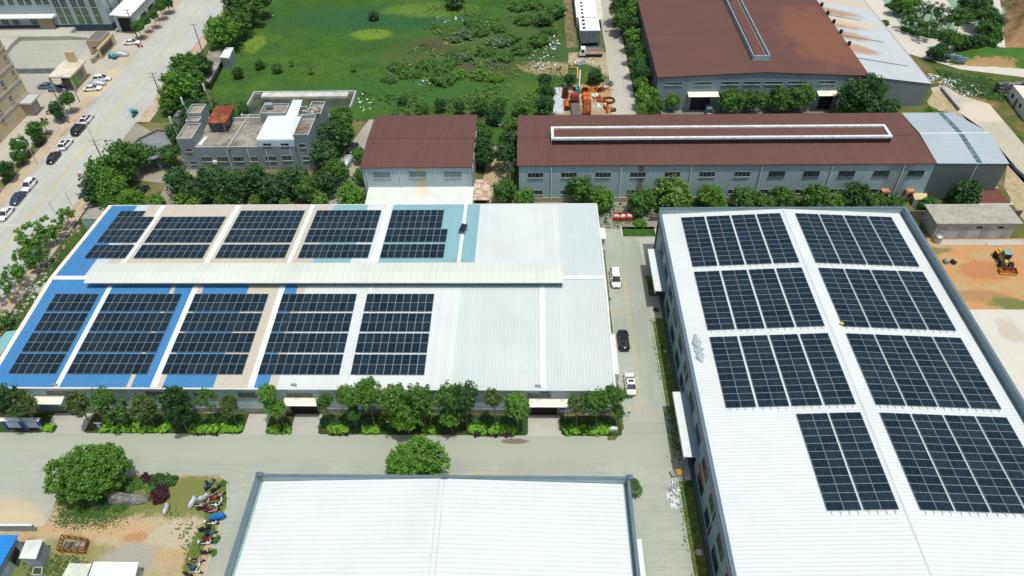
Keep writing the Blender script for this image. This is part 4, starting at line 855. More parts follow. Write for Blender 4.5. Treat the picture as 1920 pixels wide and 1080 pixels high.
for (y,z,w_,h) in ((164.3,6.3,1.3,1.6),(158.3,6.3,1.8,1.6),(158.3,3.9-.3,1.2,.9),(164.3,10.5,1.3,1.6),(158.3,10.5,1.8,1.6),(152.4,10.5,2.2,1.6),(164.3,14.7,1.3,1.7),(158.3,14.7,1.8,1.7),(152.4,14.7,2.2,1.7),(152.4,6.3,2.6,1.6),(152.2,2.2,3.6,1.6),(164.3,19,1.3,1.7),(158.3,19,1.8,1.7),(146,2.2,3,1.6),(146,6.3,2.6,1.6),(146,10.5,2.2,1.6),(169.6,10.5,1.0,1.5),(169.6,14.7,1.0,1.5),(169.6,19,1.0,1.5)):
    window(Ho,y,z,w_,h,Hx,.1,3 if w_<2 else 5,2,axis='x',sgn=1,gl=m_hw)
# ---- I: grey multi-storey factory top left
Iy=218.2; I=empty('grey_factory',(-170,240,0),label='grey factory with tall strips of green and black windows, top left corner',cat='factory')
m_iw=sheet('pale grey metal cladding',(.33,.4,.42),2,.5,dirtamt=.08,ribdark=.9,sheetvar=.02); m_il=simple('navy plinth',(.03,.06,.08),.6)
b=MB(); b.box(-230,-131.3,Iy,262,2.05,20); part(b,'wall',m_iw,I)
b=MB(); b.box(-230,-131.2,Iy-.1,262,0,2.05); part(b,'plinth',m_il,I)
m_g2=simple('green tinted glass',(.05,.11,.035),.2,spec=.5); m_g3=simple('black tinted glass',(.03,.045,.045),.15,spec=.6)
for u in (215,243,286,313,351):
    x,_=WY(u*.1333+88,47,Iy) if False else WY({215:122.5,243:137,286:155.5,313:170,351:190}[u],46,Iy)
    for z,h,mm in ((3.5,2.4,m_g2),(6.1,2.4,m_g2),(8.8,2.4,m_g3),(11.5,2.6,m_g3)): window(I,x,z,1.9,h,Iy,.1,2,3,gl=mm,sill=False)
for u in (3,21,40,54,73,87):
    x,_=WY(u,6,Iy)
    for z in (9.6,13): window(I,x,z,1.8,2.2,Iy,.1,2,3,gl=m_g3,sill=False)
for y in (221,227): 
    for z in (5,8,11): window(I,y,z,1.2,2.6,-131.3,.1,1,3,axis='x',sgn=1,gl=m_g2,sill=False)
pa=W(0,34,5.2); pb=W(97,33,5.2)
b=MB(); b.prism([(-185,pb[1]-.2),(pb[0],pb[1]-.2),(pb[0]+.6,Iy-.02),(-185,Iy-.02)],4.9,[5.2,5.2,5.6,5.6],bottom=True); part(b,'canopy',M['trim'],I)
for u in (10,30,65,83): 
    x,_=WY(u,42,Iy-.1); window(I,x,3.3,2,1.8,Iy-.1,.08,2,2)
b=MB(); b.box(-153.5,-149.0,Iy-1.0,Iy-.11,0,4.4); part(b,'loading_door',M['greybeige'],I)
b=MB(); b.box(-185,-143,Iy-6.5,Iy-.12,0,1.3); b.prism([(-143,Iy-4),(-130.5,Iy-4),(-130.5,Iy-6.4),(-143,Iy-6.4)],0,[1.3,.05,.05,1.3]); part(b,'loading_dock',M['cconc'],I)
b=MB(); 
for u,v,c_ in ((58,65,0),(126,66,1)):
    x,y=W(u,v,.6); t=empty('pallet_stack',(x,y,0),label='stack of wooden pallets against the loading dock'+(' at its left end' if c_==0 else ' under the ramp'),cat='pallet stack')
    for k in range(5): b=MB(); b.box(-1.6,1.6,-.5,.5,k*.2+.02,k*.2+.16); b.build('pallet',M['wood'],t)
# low wall and platform on the left of the yard
o=empty('loading_platform',(-163,205,0),label='low concrete platform with white kerb in the factory yard',cat='platform')
pp=L([(0,62),(44,62),(20,83),(10,97),(-20,97)],1.2); b=MB(); b.prism(pp,0,1.2); part(b,'platform',M['cconc'],o)
o=empty('yard_wall',(-140,186,0),label='low grey wall along the bottom of the factory yard',cat='wall'); b=MB(); b.box(-152,-131.2,190.1,190.5,0,1.5); part(b,'panel',simple('grey wall render',(.2,.22,.24),.8,var=.2),o)
# ---- J: long canopy shed
t=empty('canopy_shed',(-124,240,0),label='long white-roofed shed with open dark end beside the street trees',cat='shed')
b=MB(); b.prism([(-129.6,216),(-122.6,214.5),(-122.6,262),(-129.6,262)],5.75,[6,6,6,6],bottom=True); part(b,'roof',simple('off white roof',(.7,.7,.64),.6,var=.05),t)
b=MB(); b.box(-129.4,-122.9,217.5,262,0,5.7); part(b,'wall',simple('pale shed cladding',(.5,.54,.54),.6),t)
b=MB(); b.box(-128.3,-124.0,217.4,217.47,0,4.3); part(b,'doorway',M['dark'],t)
for k in range(6): b=MB(); b.box(-122.88,-122.8,221+k*6,225.5+k*6,.3,3.4); part(b,'side_opening',M['dark'],t)
# ---- K and L: gate buildings
t=empty('gatehouse',(-128.7,204.5,0),label='beige gatehouse with flat grey roof and long dark notice wall',cat='gatehouse')
b=MB(); block(b,-131.0,-127.0,201.6,208.2,4.0,.3,mt=1,mc=0); part(b,'wall',[simple('gatehouse render',(.36,.32,.21),.85,var=.08),simple('dark bitumen roof',(.12,.14,.15),.8),M['beige']],t)
b=MB(); b.box(-126.98,-126.5,198.6,209.0,0,3.2); part(b,'notice_wall',M['beige'],t)
b=MB(); b.box(-126.49,-126.4,199.4,207,.7,2.6); part(b,'notice_panel',simple('dark notice panel',(.06,.05,.045),.5,var=.4,scale=2),t)
window(t,-129.2,2.2,1.2,.9,201.6,.08,2); 
b=MB(); b.box(-128.4,-127.6,196,201.55,0,1.4); part(b,'side_wall',M['greybeige'],t)
t=empty('gate_pavilion',(-128,184,0),label='beige gate pavilion with flat pale canopy roof and tall upright slab',cat='pavilion')
b=MB(); b.box(-131.2,-124.9,179,188.8,4.2,4.6); part(b,'canopy_roof',[patchy('stained pale roof',[(.62,.6,.5),(.25,.4,.65,(.5,.45,.33)),(.6,.55,.7,(.38,.35,.28))])],t)
b=MB(); b.box(-130.3,-127.0,182.6,188.3,0,4.2); part(b,'guard_room',M['greybeige'],t)
b=MB(); b.box(-126.6,-126.2,181,188.6,0,4.2); part(b,'side_wall',M['beige'],t)
b=MB(); b.box(-129.3,-126.8,187.4,188.0,4.6,7.6); part(b,'upright_slab',M['beige'],t)
for x,y in ((-130.9,179.3),(-125.2,179.3)): b=MB(); b.box(x-.2,x+.2,y-.2,y+.2,0,4.2); part(b,'post',M['greybeige'],t)
window(t,-129.4,2.4,1.2,1.0,182.6,.08,2); window(t,-127.7,2.4,1.0,1.0,182.6,.08,2)
b=MB(); b.box(-126.19,-126.1,183.8,187,.9,2.8); part(b,'notice_panel',simple('grey green notice panel',(.2,.23,.18),.5),t)
b=MB(); b.box(-126.15,-126.0,180.6,182.8,.5,3.1); x=part(b,'poster',simple('lime poster',(.13,.45,.04),.5),t,'bright lime green poster')
# sheds and walls along the street
t=empty('bin_shed',(-88,191,0),label='small shed with white roof beside clipped trees and grey lean-to',cat='shed')
q=L([(412,107),(429,109),(438,89),(424,88)],3.2); b=MB(); b.prism(q,0,3.0); part(b,'wall',M['slategrey'],t)
b=MB(); b.prism(q,3.01,3.2); part(b,'roof',M['trim'],t)
b=MB(); b.prism(L([(382,150),(392,155),(424,95),(412,90),(390,95)],2.6),2.3,2.6,bottom=True); part(b,'lean_to',M['oldroof'],t)
b=MB(); b.prism(L([(392,162),(394,163),(418,118),(415,116)],0),0,2.3); part(b,'wall',simple('blue grey panel',(.16,.2,.23),.7),t)
t=empty('street_gate_canopy',(-92,147,0),label='old grey concrete gate canopy with angled edge, beside the drive',cat='gate')
q=L([(248,275),(262,262),(298,245),(315,248),(322,272),(318,285),(285,298),(268,300)],4.2)
b=MB(); b.prism(q,3.9,4.2,bottom=True); part(b,'roof',simple('grey canopy roof',(.17,.19,.19),.7,var=.2),t)
b=MB()
for i in range(3): b.bar((*q[i],4.45),(*q[i+1],4.45),.35,.5)
part(b,'parapet',simple('dark coping',(.13,.12,.11),.8,var=.3,scale=2),t)
b=MB(); b.prism(L([(288,300),(298,290),(316,285),(300,312)],1.5),0,3.9); part(b,'wall',M['slategrey'],t)
t=empty('concrete_hut',(-93.5,155,0),label='small dark concrete hut at the office garden corner',cat='hut'); x,y=W(338,215,2.5)
b=MB(); b.box(x-1.1,x+1.1,y-1.4,y+1.6,0,2.6); part(b,'wall',M['slategrey'],t); b=MB(); b.box(x-1.2,x+1.2,y-1.5,y+1.7,2.61,2.8); part(b,'roof',simple('dark hut roof',(.13,.14,.15),.8),t)
t=empty('pump_house',(-92,123,0),label='low pale blue hut with grey roof tucked behind the blue roof edge',cat='hut')
q=L([(152,412),(205,410),(213,385),(165,392)],2.8); b=MB(); b.prism(q,0,2.7); part(b,'wall',simple('pale blue hut wall',(.3,.4,.42),.7),t); b=MB(); b.prism(q,2.71,2.9); part(b,'roof',M['oldroof'],t)
t=empty('teal_shed',(-91,79,0),label='teal corrugated shed roof with rusty patch, tucked against the blue roof',cat='shed')
q=L([(12,622),(52,616),(30,668),(-25,700),(-25,660)],3); b=MB(); b.prism(q,0,2.9); part(b,'wall',simple('teal shed wall',(.2,.38,.38),.7),t)
b=MB(); b.prism(q,2.91,3.05); part(b,'roof',sheet('teal corrugated roof',(.2,.42,.42),0,.4),t)
b=MB(); 
for k in range(6):
    p=P3(33-k*5.2,630+k*7,3.07); b.face([(p[0]-.7,p[1]-.35,3.07),(p[0]+.9,p[1]-.35,3.07),(p[0]+1.1,p[1]+.3,3.07),(p[0]-.5,p[1]+.3,3.07)])
part(b,'rusty_patch',M['rust'],t)
# ---- M: grey flat-roofed store with doors
t=empty('store_building',(88,118,0),label='long grey store with flat concrete roof and four pale doors beside the earth yard',cat='store')
Mx0,Mx1,My0,My1,Mz=79.9,96.2,115.6,121.6,4.1
m_mw=simple('grey render',(.36,.38,.36),.85,var=.1)
b=MB(); b.box(Mx0+.4,Mx1-.5,My0+.1,My1-.2,0,Mz-.2); part(b,'wall',m_mw,t)
b=MB(); b.box(Mx0-.2,Mx1+.3,My0-.3,My1+.1,Mz-.19,Mz); part(b,'roof',patchy('weathered flat roof',[(.37,.37,.31),(.5,.4,.62,(.3,.3,.26)),(1.6,.5,.72,(.42,.41,.36))]),t)
for u in (1764,1806,1846,1887):
    x,_=WY(u,437,My0+.1); b=MB(); b.box(x-.75,x+.75,My0+.03,My0+.09,.1,2.7); part(b,'door',simple('faded door',(.27,.28,.27),.6),t)
for u in (1835,1875):
    x,_=WY(u,429,My0+.1); b=MB(); b.box(x-.55,x+.55,My0-.0,My0+.09,2.6,3.0); part(b,'vent',M['dark'],t)
b=MB(); b.tube((80.9,114.6,.1),(80.9,114.6,1.5),.8,n=16); b.ell((80.9,114.6,1.5),(.8,.8,.35),14,4,half=True); o=b.build('water_tank',M['steel'],smooth=False); tag(o,'stainless water tank standing at the grey store corner','water tank')
# wall behind the store, brown canopy
t=empty('boundary_wall',(96,124,0),label='low dark wall behind the grey store and its brown lean-to',cat='wall'); b=MB(); b.box(69,101,122.6,122.9,0,1.6); b.box(24.2,69,121.6,121.9,0,1.2); part(b,'panel',simple('dark wall',(.12,.12,.1),.85),t)
t=empty('brown_lean_to',(94,125,0),label='low rusty brown sheet roof beside the hall\'s grey extension',cat='lean-to')
q=L([(1823,352),(1870,352),(1897,383),(1835,383)],2.6); b=MB(); b.prism(q,2.4,2.6,bottom=True); part(b,'roof',patchy('brown sheet with leaf litter',[(.15,.06,.045),(.6,.5,.7,(.1,.08,.04)),(2,.45,.7,(.19,.09,.06))]),t)
b=MB(); b.bar((*q[3],2.62),(*q[2],2.62),.3,.14); b.bar((*q[0],2.62),(*q[1],2.62),.3,.14); part(b,'trim',M['trim'],t)
for p in q: b=MB(); b.box(p[0]-.08,p[0]+.08,p[1]-.08,p[1]+.08,0,2.4); part(b,'post',M['steel'],t)
for u0,u1,v0,v1,zz,lb in ((1715,1740,357,374,1.7,'yellowish plywood box lid between bushes and hall'),(1740,1760,352,358,2.0,'narrow pale lid on a hut against the hall')):
    t=empty('crate_hut',(0,0,0),label=lb,cat='hut'); p=W((u0+u1)/2,v1,zz); t.location=(p[0],p[1],0)
    q=L([(u0,v1),(u1,v1),(u1-3,v0),(u0-5,v0)],zz); b=MB(); b.prism(q,0,zz-.1); part(b,'wall',M['frame'],t); b=MB(); b.prism(q,zz-.09,zz); part(b,'lid',simple('faded yellow lid',(.5,.44,.24),.7,var=.12,scale=2),t)
# ---- white house by the stone wall, far right
t=empty('white_house',(123,168,0),label='white house with flat roof beside a dark rubble wall, right edge',cat='house')
q=L([(1899,160),(1990,166),(2010,225),(1935,205)],3.6); 
b=MB(); b.prism(q,0,3.5); part(b,'wall',M['stonewhite'],t); b=MB(); b.prism(q,3.51,3.7); part(b,'roof',simple('pale flat roof',(.6,.58,.5),.8),t)
a_,b__=Vector((*q[0],0)),Vector((*q[3],0)); dd=(b__-a_).normalized(); nn=Vector((dd.y,-dd.x,0)); 
if nn.x>0: nn=-nn
for s_,w_,z0,z1 in ((1.6,1,1.3,2.2),(4.0,1.2,.1,2.3),(6.4,1,1.3,2.2)):
    p=a_+dd*s_; b=MB(); b.prism([tuple((p+nn*.06)[:2]),tuple((p+dd*w_+nn*.06)[:2]),tuple((p+dd*w_-nn*.05)[:2]),tuple((p-nn*.05)[:2])],z0,z1); part(b,'door' if z0<1 else 'window_opening',M['wood'] if z0<1 else M['dark'],t)
t=empty('rubble_wall',(122,178,0),label='dark rubble stone retaining wall behind the white house',cat='wall')
rg=random.Random(8); sm=[]
for k in range(4):
    b=MB(); b.ell((0,0,0),(.55,.35,.4),7,4,noise=.18,seed=k); sm.append(b.mesh('stone',simple('dark stone %d'%k,((.09,.1,.11),(.16,.17,.17),(.24,.25,.25),(.12,.13,.13))[k],.9,var=.3,scale=2)))
wa=Vector((*W(1866,176,0),0)); wb=Vector((*W(1990,172,0),0)); dv=(wb-wa)
b=MB(); b.bar((*(wa+Vector((0,.8,0)))[:2],1.3),(*(wb+Vector((0,.8,0)))[:2],1.3),1.2,2.6); part(b,'backing',simple('wall core',(.1,.1,.1),.95),t)
for i in range(22):
    for j in range(7):
        p=wa+dv*((i+.5+.5*(j%2)+rg.uniform(-.2,.2))/22.5); o=inst('stone',sm[rg.randrange(4)],t,(p.x-t.location.x,p.y-t.location.y+rg.uniform(-.1,.15),.2+j*.42),rg.uniform(-.4,.4),(rg.uniform(.8,1.15),1,rg.uniform(.7,1.0)))
# long low kerb walls on the right
for pts_,lb in ((L([(1764,168),(1772,178),(1797,208)]),'low dark-topped wall between dirt track and pale hardstanding'),(L([(1893,307),(1905,322),(1960,370)]),'low wall running from the grey hall corner toward the right edge')):
    t=empty('low_wall',(*pts_[0],0),label=lb,cat='wall'); b=MB()
    for p,q in zip(pts_[:-1],pts_[1:]): b.bar((*p,.4),(*q,.4),.35,.8)
    part(b,'body',M['slategrey'],t); b=MB()
    for p,q in zip(pts_[:-1],pts_[1:]): b.bar((*p,.84),(*q,.84),.42,.08)
    part(b,'coping',M['frame'],t)
# blue boards on the bank
for k,(u,v,w_) in enumerate(((1784,108,4.6),(1803,112,2.6))):
    x,y=W(u,v,1.3); o=MB(); o.box(-w_/2,w_/2,-.05,.05,0,2.0); o=o.build('board',simple('pale blue board %d'%k,(.25,.36,.52),.5),loc=(x,y,.6),rz=-.22); o.rotation_euler=(.45,0,-.22)
    tag(o,('larger' if k==0 else 'smaller')+' pale blue hoarding panel leaning on the orange bank','hoarding')
# ---- N: portable building with white roof, top centre
t=empty('portable_building',(17,225,0),label='long white-roofed portable building with black roof vents by the brown path',cat='portable building')
m_n=simple('white panel roof',(.68,.71,.68),.5,var=.05)
def nbox(u0,u1,v0,v1,z,name='roof',m=None):
    q=L([(u0,v1),(u1,v1),(u1,v0),(u0,v0)],z); x0=q[0][0]; x1=q[1][0]; y0=q[0][1]; y1=q[2][1]; return x0,x1,y0,y1
x0,x1,y0,y1=nbox(1088,1125,33,57,3.2); 
b=MB(); b.box(x0,x1,y0,y1,0,3.0); part(b,'wall',simple('blue grey panel wall',(.3,.4,.45),.6),t); b=MB(); b.box(x0-.1,x1+.1,y0-.1,y1,3.01,3.2); part(b,'roof',m_n,t)
x0b,x1b,y0b,_=nbox(1083,1120,0,30,3.3); b=MB(); b.box(x0b-.3,x1b,y1+.2,280,0,3.1); part(b,'wall',simple('blue grey panel wall b',(.3,.4,.45),.6),t); b=MB(); b.box(x0b-.4,x1b,y1+.15,280,3.11,3.3); part(b,'roof',m_n,t)
b=MB(); b.box(x1b+.1,x1b+1.9,y1,280,2.5,2.6); part(b,'side_roof',simple('cream side roof',(.5,.52,.38),.6),t)
for y in np.arange(y0+1,270,2.6):
    b=MB(); b.box(x0+.8,x0+1.5,y,y+.6,3.2,3.55); part(b,'roof_vent',M['black'],t)
for k in range(1,7):
    b=MB(); xx=x0+(x1-x0)*k/7; b.box(xx-.04,xx+.04,y0,y1,3.201,3.24); part(b,'roof_seam',M['frame'],t)
t=empty('mesh_shelter',(16.4,205,0),label='dark shade-net shelter at the end of the white portable building',cat='shelter')
q=L([(1089,80),(1126,78),(1124,58),(1090,58)],2.9); 
b=MB(); b.prism(q,2.6,2.75,bottom=True); part(b,'shade_net',simple('dark shade net',(.035,.045,.055),.8,var=.3,scale=1),t)
for p in q: b=MB(); b.box(p[0]-.07,p[0]+.07,p[1]-.07,p[1]+.07,0,2.6); part(b,'post',M['steel'],t)
b=MB(); q=L([(1093,93),(1127,92),(1127,82),(1093,82)],1.6); b.prism(q,0,1.5); o=b.build('tarp_pile',simple('grey black tarpaulin',(.1,.13,.15),.4,var=.4,scale=2)); tag(o,'grey tarpaulin-covered heap between shade-net shelter and white truck','covered heap')
# scrap yard slab and steelwork
ground('weighbridge',L([(1037,213),(1056,213),(1053,164),(1039,164)]),.05,simple('pale steel deck',(.42,.46,.48),.5,var=.15,scale=.6),thick=.05)
def scrapring(u,v,r,h,label,m=None,grp='rusty steel rings in the scrap yard',n=18):
    x,y=W(u,v,h/2); t=empty('steel_ring',(x,y,0),label=label,cat='steel ring',group=grp); b=MB()
    rings=[[(q*math.cos(a),q*math.sin(a),z) for a in [2*math.pi*k/n for k in range(n)]] for q,z in ((r,0),(r,h),(r*.78,h),(r*.78,.05),(r,0))]
    b.loft(rings,cap=False); b.build('casing',m or M['rustdark'],t); b=MB()
    rings=[[(q*math.cos(a),q*math.sin(a),z) for a in [2*math.pi*k/n for k in range(n)]] for q,z in ((r*1.1,h*.45),(r*1.1,h*.55),(r,h*.55),(r,h*.45),(r*1.1,h*.45))]; b.loft(rings,cap=False); b.build('flange',M['rust'],t)
for u,v,r,h,lb in ((1060,171,.8,1.3,'dark rusty ring beside the pale steel deck, upper of two'),(1060,178,.9,1.4,'dark rusty ring beside the pale steel deck, lower of two'),(1097,170,.9,1.2,'dark rusty ring at the head of the orange casing row'),(1142,188,1.5,.5,'wide flat rusty ring right of the white sacks'),(1124,169,.6,.8,'small dark rusty ring below the pale tangle'),(1077,167,.6,.6,'small dark ring left of the teal pump'),(1150,206,.7,.5,'small black ring at the foot of the orange beams')): scrapring(u,v,r,h,lb)
for k,(u,v) in enumerate(((1099,178),(1100,186),(1101,194),(1101,202),(1100,209))):
    x,y=W(u,v,.9); t=empty('steel_casing',(x,y,0),label='orange rusty steel casing, number %s from the top of the yard row'%['one','two','three','four','five'][k],cat='steel casing',group='row of orange steel casings')
    b=MB(); rr=[[( -.95+1.9*s,math.cos(a)*.85,.85+math.sin(a)*.85) for a in [math.pi*2*i/12 for i in range(12)]] for s in (0,.08,.1,.9,.92,1)]; b.loft(rr); b.build('drum',M['orange'] if k<2 else M['rust'],t)
    for s in (-.95,0,.9): b=MB(); b.tube((s,0,.85),(s+.08,0,.85),.98,n=12); b.build('flange',M['rust'],t)
x,y=W(1063,196,.9); t=empty('steel_casing',(x,y,0),rz=1.57,label='bright orange steel tube beside the lorry and pale deck',cat='steel casing'); b=MB(); b.loft([[(s,math.cos(a)*.6,.7+math.sin(a)*.6) for a in [math.pi*2*i/12 for i in range(12)]] for s in (-1.6,1.6)],cap=False); b.build('tube',M['orange'],t); b=MB(); b.tube((-1.7,0,.7),(-1.55,0,.7),.75,n=12); b.tube((1.5,0,.7),(1.65,0,.7),.75,n=12); b.build('flange',M['rustdark'],t)
rg=random.Random(11); b=MB()
for k in range(60):
    if k<25: u,v=rg.gauss(1120,9),rg.gauss(166,4)
    elif k<42: u,v=rg.gauss(1128,7),rg.gauss(186,2)
    else: u,v=rg.gauss(1140,4),rg.gauss(203,5)
    x,y=W(u,v,.3); a=rg.uniform(0,3.1) if k<42 else 1.6; l_=rg.uniform(.8,2.2); b.bar((x-math.cos(a)*l_/2,y-math.sin(a)*l_/2,.2+rg.random()*.7),(x+math.cos(a)*l_/2,y+math.sin(a)*l_/2,.2+rg.random()*.7),.12+rg.random()*.25,.12,rg.randrange(3))
o=b.build('scrap_heap',[M['rust'],M['rustdark'],M['orange']]); tag(o,'tangle of rusty beams and offcuts in the scrap yard',kind='stuff')
def heap(name,label,u,v,rx,ry,h,m,seed,cat='sack heap'):
    x,y=W(u,v,h/2); rg=random.Random(seed); t=empty(name,(x,y,0),label=label,cat=cat)
    for k in range(9):
        b=MB(); a=rg.uniform(0,6.3); q=rg.random()**.5; b.ell((rx*q*math.cos(a),ry*q*math.sin(a),h*.3*rg.random()+.05),(rx*.38,ry*.38,h*.5),9,5,noise=.2,seed=seed*20+k); b.build('sack',m,t)
m_sack=simple('white woven sacks',(.62,.62,.6),.7,var=.2,scale=4)
heap('sack_heap','white woven sacks beside the row of orange casings',1112,179,1.4,1.0,.7,m_sack,1); heap('sack_heap','pale bags heaped below the white sacks, left of the orange beams',1127,197,1.2,1.1,.7,m_sack,2)
heap('net_heap','grey blue net bundle at the side road edge of the scrap yard',1143,156,.9,1.0,1.2,simple('grey blue netting',(.12,.17,.2),.7,var=.4,scale=4),3,'net bundle'); heap('net_heap','black tarpaulin bundle at the scrap yard edge under bushes',1126,149,.8,.8,1.0,M['black'],4,'net bundle'); heap('net_heap','pale tangle of tyres and sheeting in the scrap yard',1130,163,1.5,.9,.6,simple('pale sheeting',(.5,.5,.44),.7,var=.4,scale=5),5,'sheeting heap')
# rubbish heaps (nobody could count the bits)
rg=random.Random(21); b=MB()
def litter(cu,cv,su,sv,n,smin=.15,smax=.6):
    for k in range(n):
        x,y=W(rg.gauss(cu,su),rg.gauss(cv,sv),0); a=rg.uniform(0,3.14); l_=rg.uniform(smin,smax)
        b.bar((x-math.cos(a)*l_,y-math.sin(a)*l_,.06+rg.random()*.1),(x+math.cos(a)*l_,y+math.sin(a)*l_,.1+rg.random()*.25),l_*rg.uniform(.4,1),.06+.1*rg.random(),rg.choice((0,0,0,1,2,3)))
litter(1780,157,12,6,60,.15,.5); litter(1750,146,6,3,30,.2,.6); litter(1815,173,10,4,25); litter(1010,122,10,5,24,.15,.45); litter(1022,100,10,8,14,.15,.4); litter(755,145,12,5,10,.15,.4); litter(800,153,10,5,9,.15,.4); litter(690,195,9,8,14,.15,.45); litter(1040,82,5,8,20)
litter(1085,118,12,4,18); litter(510,28,3,2,3,.3,.6); litter(830,35,8,5,6,.2,.5); litter(860,40,10,3,6,.2,.5); litter(1230,232,0,0,0); litter(920,225,14,8,22,.2,.7); litter(1265,930,4,10,60,.1,.4); litter(1263,912,6,5,20,.1,.3); litter(320,200,8,12,10,.1,.25)
o=b.build('rubbish',[M['trim'],simple('blue plastic',(.15,.25,.45),.5),simple('grey rubbish',(.3,.3,.28),.7),simple('tan board',(.4,.3,.2),.8)]); tag(o,'scattered pale rubbish on field, bank and road edge',kind='stuff')
heap('sheeting','white plastic sheeting spread on the lane by the kerb',1262,932,.8,1.5,.22,simple('white plastic sheeting',(.55,.6,.62),.4,var=.1,scale=5),6,'plastic sheeting')
# ================================================================ VEHICLES
def sect(x,hw,z0,z1,tuck=.0,n=3):
    return [(x,-hw,z0),(x,-hw-0.0,(z0+z1)*.5),(x,-hw+tuck,z1),(x,hw-tuck,z1),(x,hw,(z0+z1)*.5),(x,hw,z0)]
CARM={}
def car_parts(col,kind):
    key=(col,kind)
    if key in CARM: return CARM[key]
    cols={'white':(.72,.73,.73),'black':(.012,.014,.016),'navy':(.03,.045,.11),'silver':(.4,.43,.45),'greyblue':(.12,.16,.2),'blue':(.03,.09,.25)}
    pm=bpy.data.materials.get('car paint '+col) or simple('car paint '+col,cols[col],.22,.0,.03,spec=.6)
    Lc,Wc,Ht=(4.9,.95,1.68) if kind=='suv' else ((4.9,.93,1.45) if kind=='sedan' else (5.1,.97,1.85))
    h=Lc/2; zb=.95 if kind=='suv' else (.86 if kind=='sedan' else 1.0)
    body=MB()
    prof=[(-h,.72,.4,zb-.2),(-h+.12,.86,.28,zb-.05),(-h+.7,.95,.22,zb+.02),(-h+1.6,1,.22,zb+.03),(0,1,.22,zb+.02),(h-1.5,1,.22,zb-.01),(h-.75,.96,.22,zb-.08),(h-.18,.84,.26,zb-.2),(h,.66,.36,zb-.32)]
    body.loft([sect(x,Wc*w_,z0,z1,.08*Wc) for x,w_,z0,z1 in prof])
    # cabin: pillars/roof in paint, glass band
    rear=-h+.35 if kind!='sedan' else -h+.75; fr=h-1.25 if kind!='van' else h-.95
    rr=rear+(.35 if kind!='sedan' else .75); rf=fr-(.85 if kind!='van' else .75)
    hw=Wc*.9; rw=Wc*.76
    body.loft([[(rr,-rw,Ht-.05),(rf,-rw,Ht-.05),(rf,rw,Ht-.05),(rr,rw,Ht-.05)],[(rr+.08,-rw+.1,Ht),(rf-.1,-rw+.1,Ht),(rf-.1,rw-.1,Ht),(rr+.08,rw-.1,Ht)]])
    for sx in (-1,1):
        for (xa,xb) in ((rear,rr),(fr,rf),((rear+fr)/2,(rr+rf)/2)): body.bar((xa,sx*hw,zb-.02),(xb,sx*rw,Ht-.04),.09,.07)
    gl=MB(); e=.015
    gl.loft([[(rear+.03,-hw+e,zb-.03),(fr-.03,-hw+e,zb-.03),(fr-.03,hw-e,zb-.03),(rear+.03,hw-e,zb-.03)],[(rr+.02,-rw+e,Ht-.05),(rf-.02,-rw+e,Ht-.05),(rf-.02,rw-e,Ht-.05),(rr+.02,rw-e,Ht-.05)]],cap=False)
    wh=MB(); wh.tube((0,-.11,0),(0,.11,0),.34,n=14); wh.tube((0,.11,0),(0,.125,0),.2,n=10,m=1); wh.tube((0,-.125,0),(0,-.11,0),.2,n=10,m=1)
    lt=MB(); lt.box(-.06,.06,-.17,.17,-.07,.07)
    ex=MB(); ex.box(-.1,.1,-.09,.09,-.06,.06)
    pl=MB(); pl.box(-.02,.02,-.24,.24,-.07,.07)
    sr=MB(); sr.box(rr+.5,rf-.35,-rw+.28,rw-.28,Ht+.001,Ht+.012)
    r={'body':body.mesh('body',pm,True),'windows':gl.mesh('windows',M['glass']),'wheel':wh.mesh('wheel',[M['rubber'],M['steel']]),'light':lt.mesh('headlight',simple('lamp lens',(.6,.62,.62),.2)),'tail':lt.mesh('tail_light',simple('tail lens',(.35,.02,.02),.3)),'mirror':ex.mesh('mirror',pm),'plate':pl.mesh('number_plate',M['blue']),'roofglass':sr.mesh('sunroof',M['black']),'dim':(h,Wc,zb,Ht)}
    # body keeps crisp edges
    CARM[key]=r; return r
def car(u,v,head,col,kind,label,group=None,sunroof=False,sc=1.0,at=None):
    x,y=at if at else W(u,v,.6); p=car_parts(col,kind); h,Wc,zb,Ht=p['dim']
    t=empty('parked_car',(x,y,.0),rz=R(head),label=label,cat='car',group=group); t.scale=(sc,sc,sc)
    inst('body',p['body'],t); inst('windows',p['windows'],t)
    for sx in (-1,1):
        for sy in (-1,1): inst('wheel',p['wheel'],t,(sx*(h-.9),sy*(Wc-.08),.34))
    for sy in (-1,1):
        inst('headlight',p['light'],t,(h-.14,sy*.6,zb-.32)); inst('tail_light',p['tail'],t,(-h+.12,sy*.62,zb-.22)); inst('mirror',p['mirror'],t,(h-1.75,sy*(Wc+.06),zb+.08))
    inst('number_plate',p['plate'],t,(h+.0,0,.5))
    if sunroof: inst('sunroof',p['roofglass'],t)
    return t
gs='cars parked along the street kerb'
car(163,223,90,'white','suv','white car at the head of the kerbside row, nearest the gate forecourt',gs,True)
car(147,243,90,'black','van','black van second in the kerbside row',gs)
car(123,270,90,'white','suv','white car between two black cars in the kerbside row',gs,True)
car(100,295,-90,'black','sedan','black car beside the street lamp foot',gs)
car(54,347,-90,'white','suv','white car with dark windows ahead of the navy car',gs)
car(33,371,-90,'navy','sedan','navy blue car in the kerbside row',gs)
car(10,400,-90,'white','sedan','white car cut by the left edge by the painted line',gs)
gf='cars on the gate forecourt'
car(191,147,8,'white','suv','white car nearest the yellow hatching on the forecourt',gf); car(173,165,8,'white','sedan','lowest white car on the forecourt beside a covered car',gf)
car(247,79,5,'white','sedan','lone white car under the utility pole by the gatehouse',gf); car(88,161,5,'greyblue','sedan','grey car behind the gate pavilion post'); car(108,166,5,'blue','sedan','dark blue car under the pavilion canopy')
gl_='vehicles parked in the yellow bays'
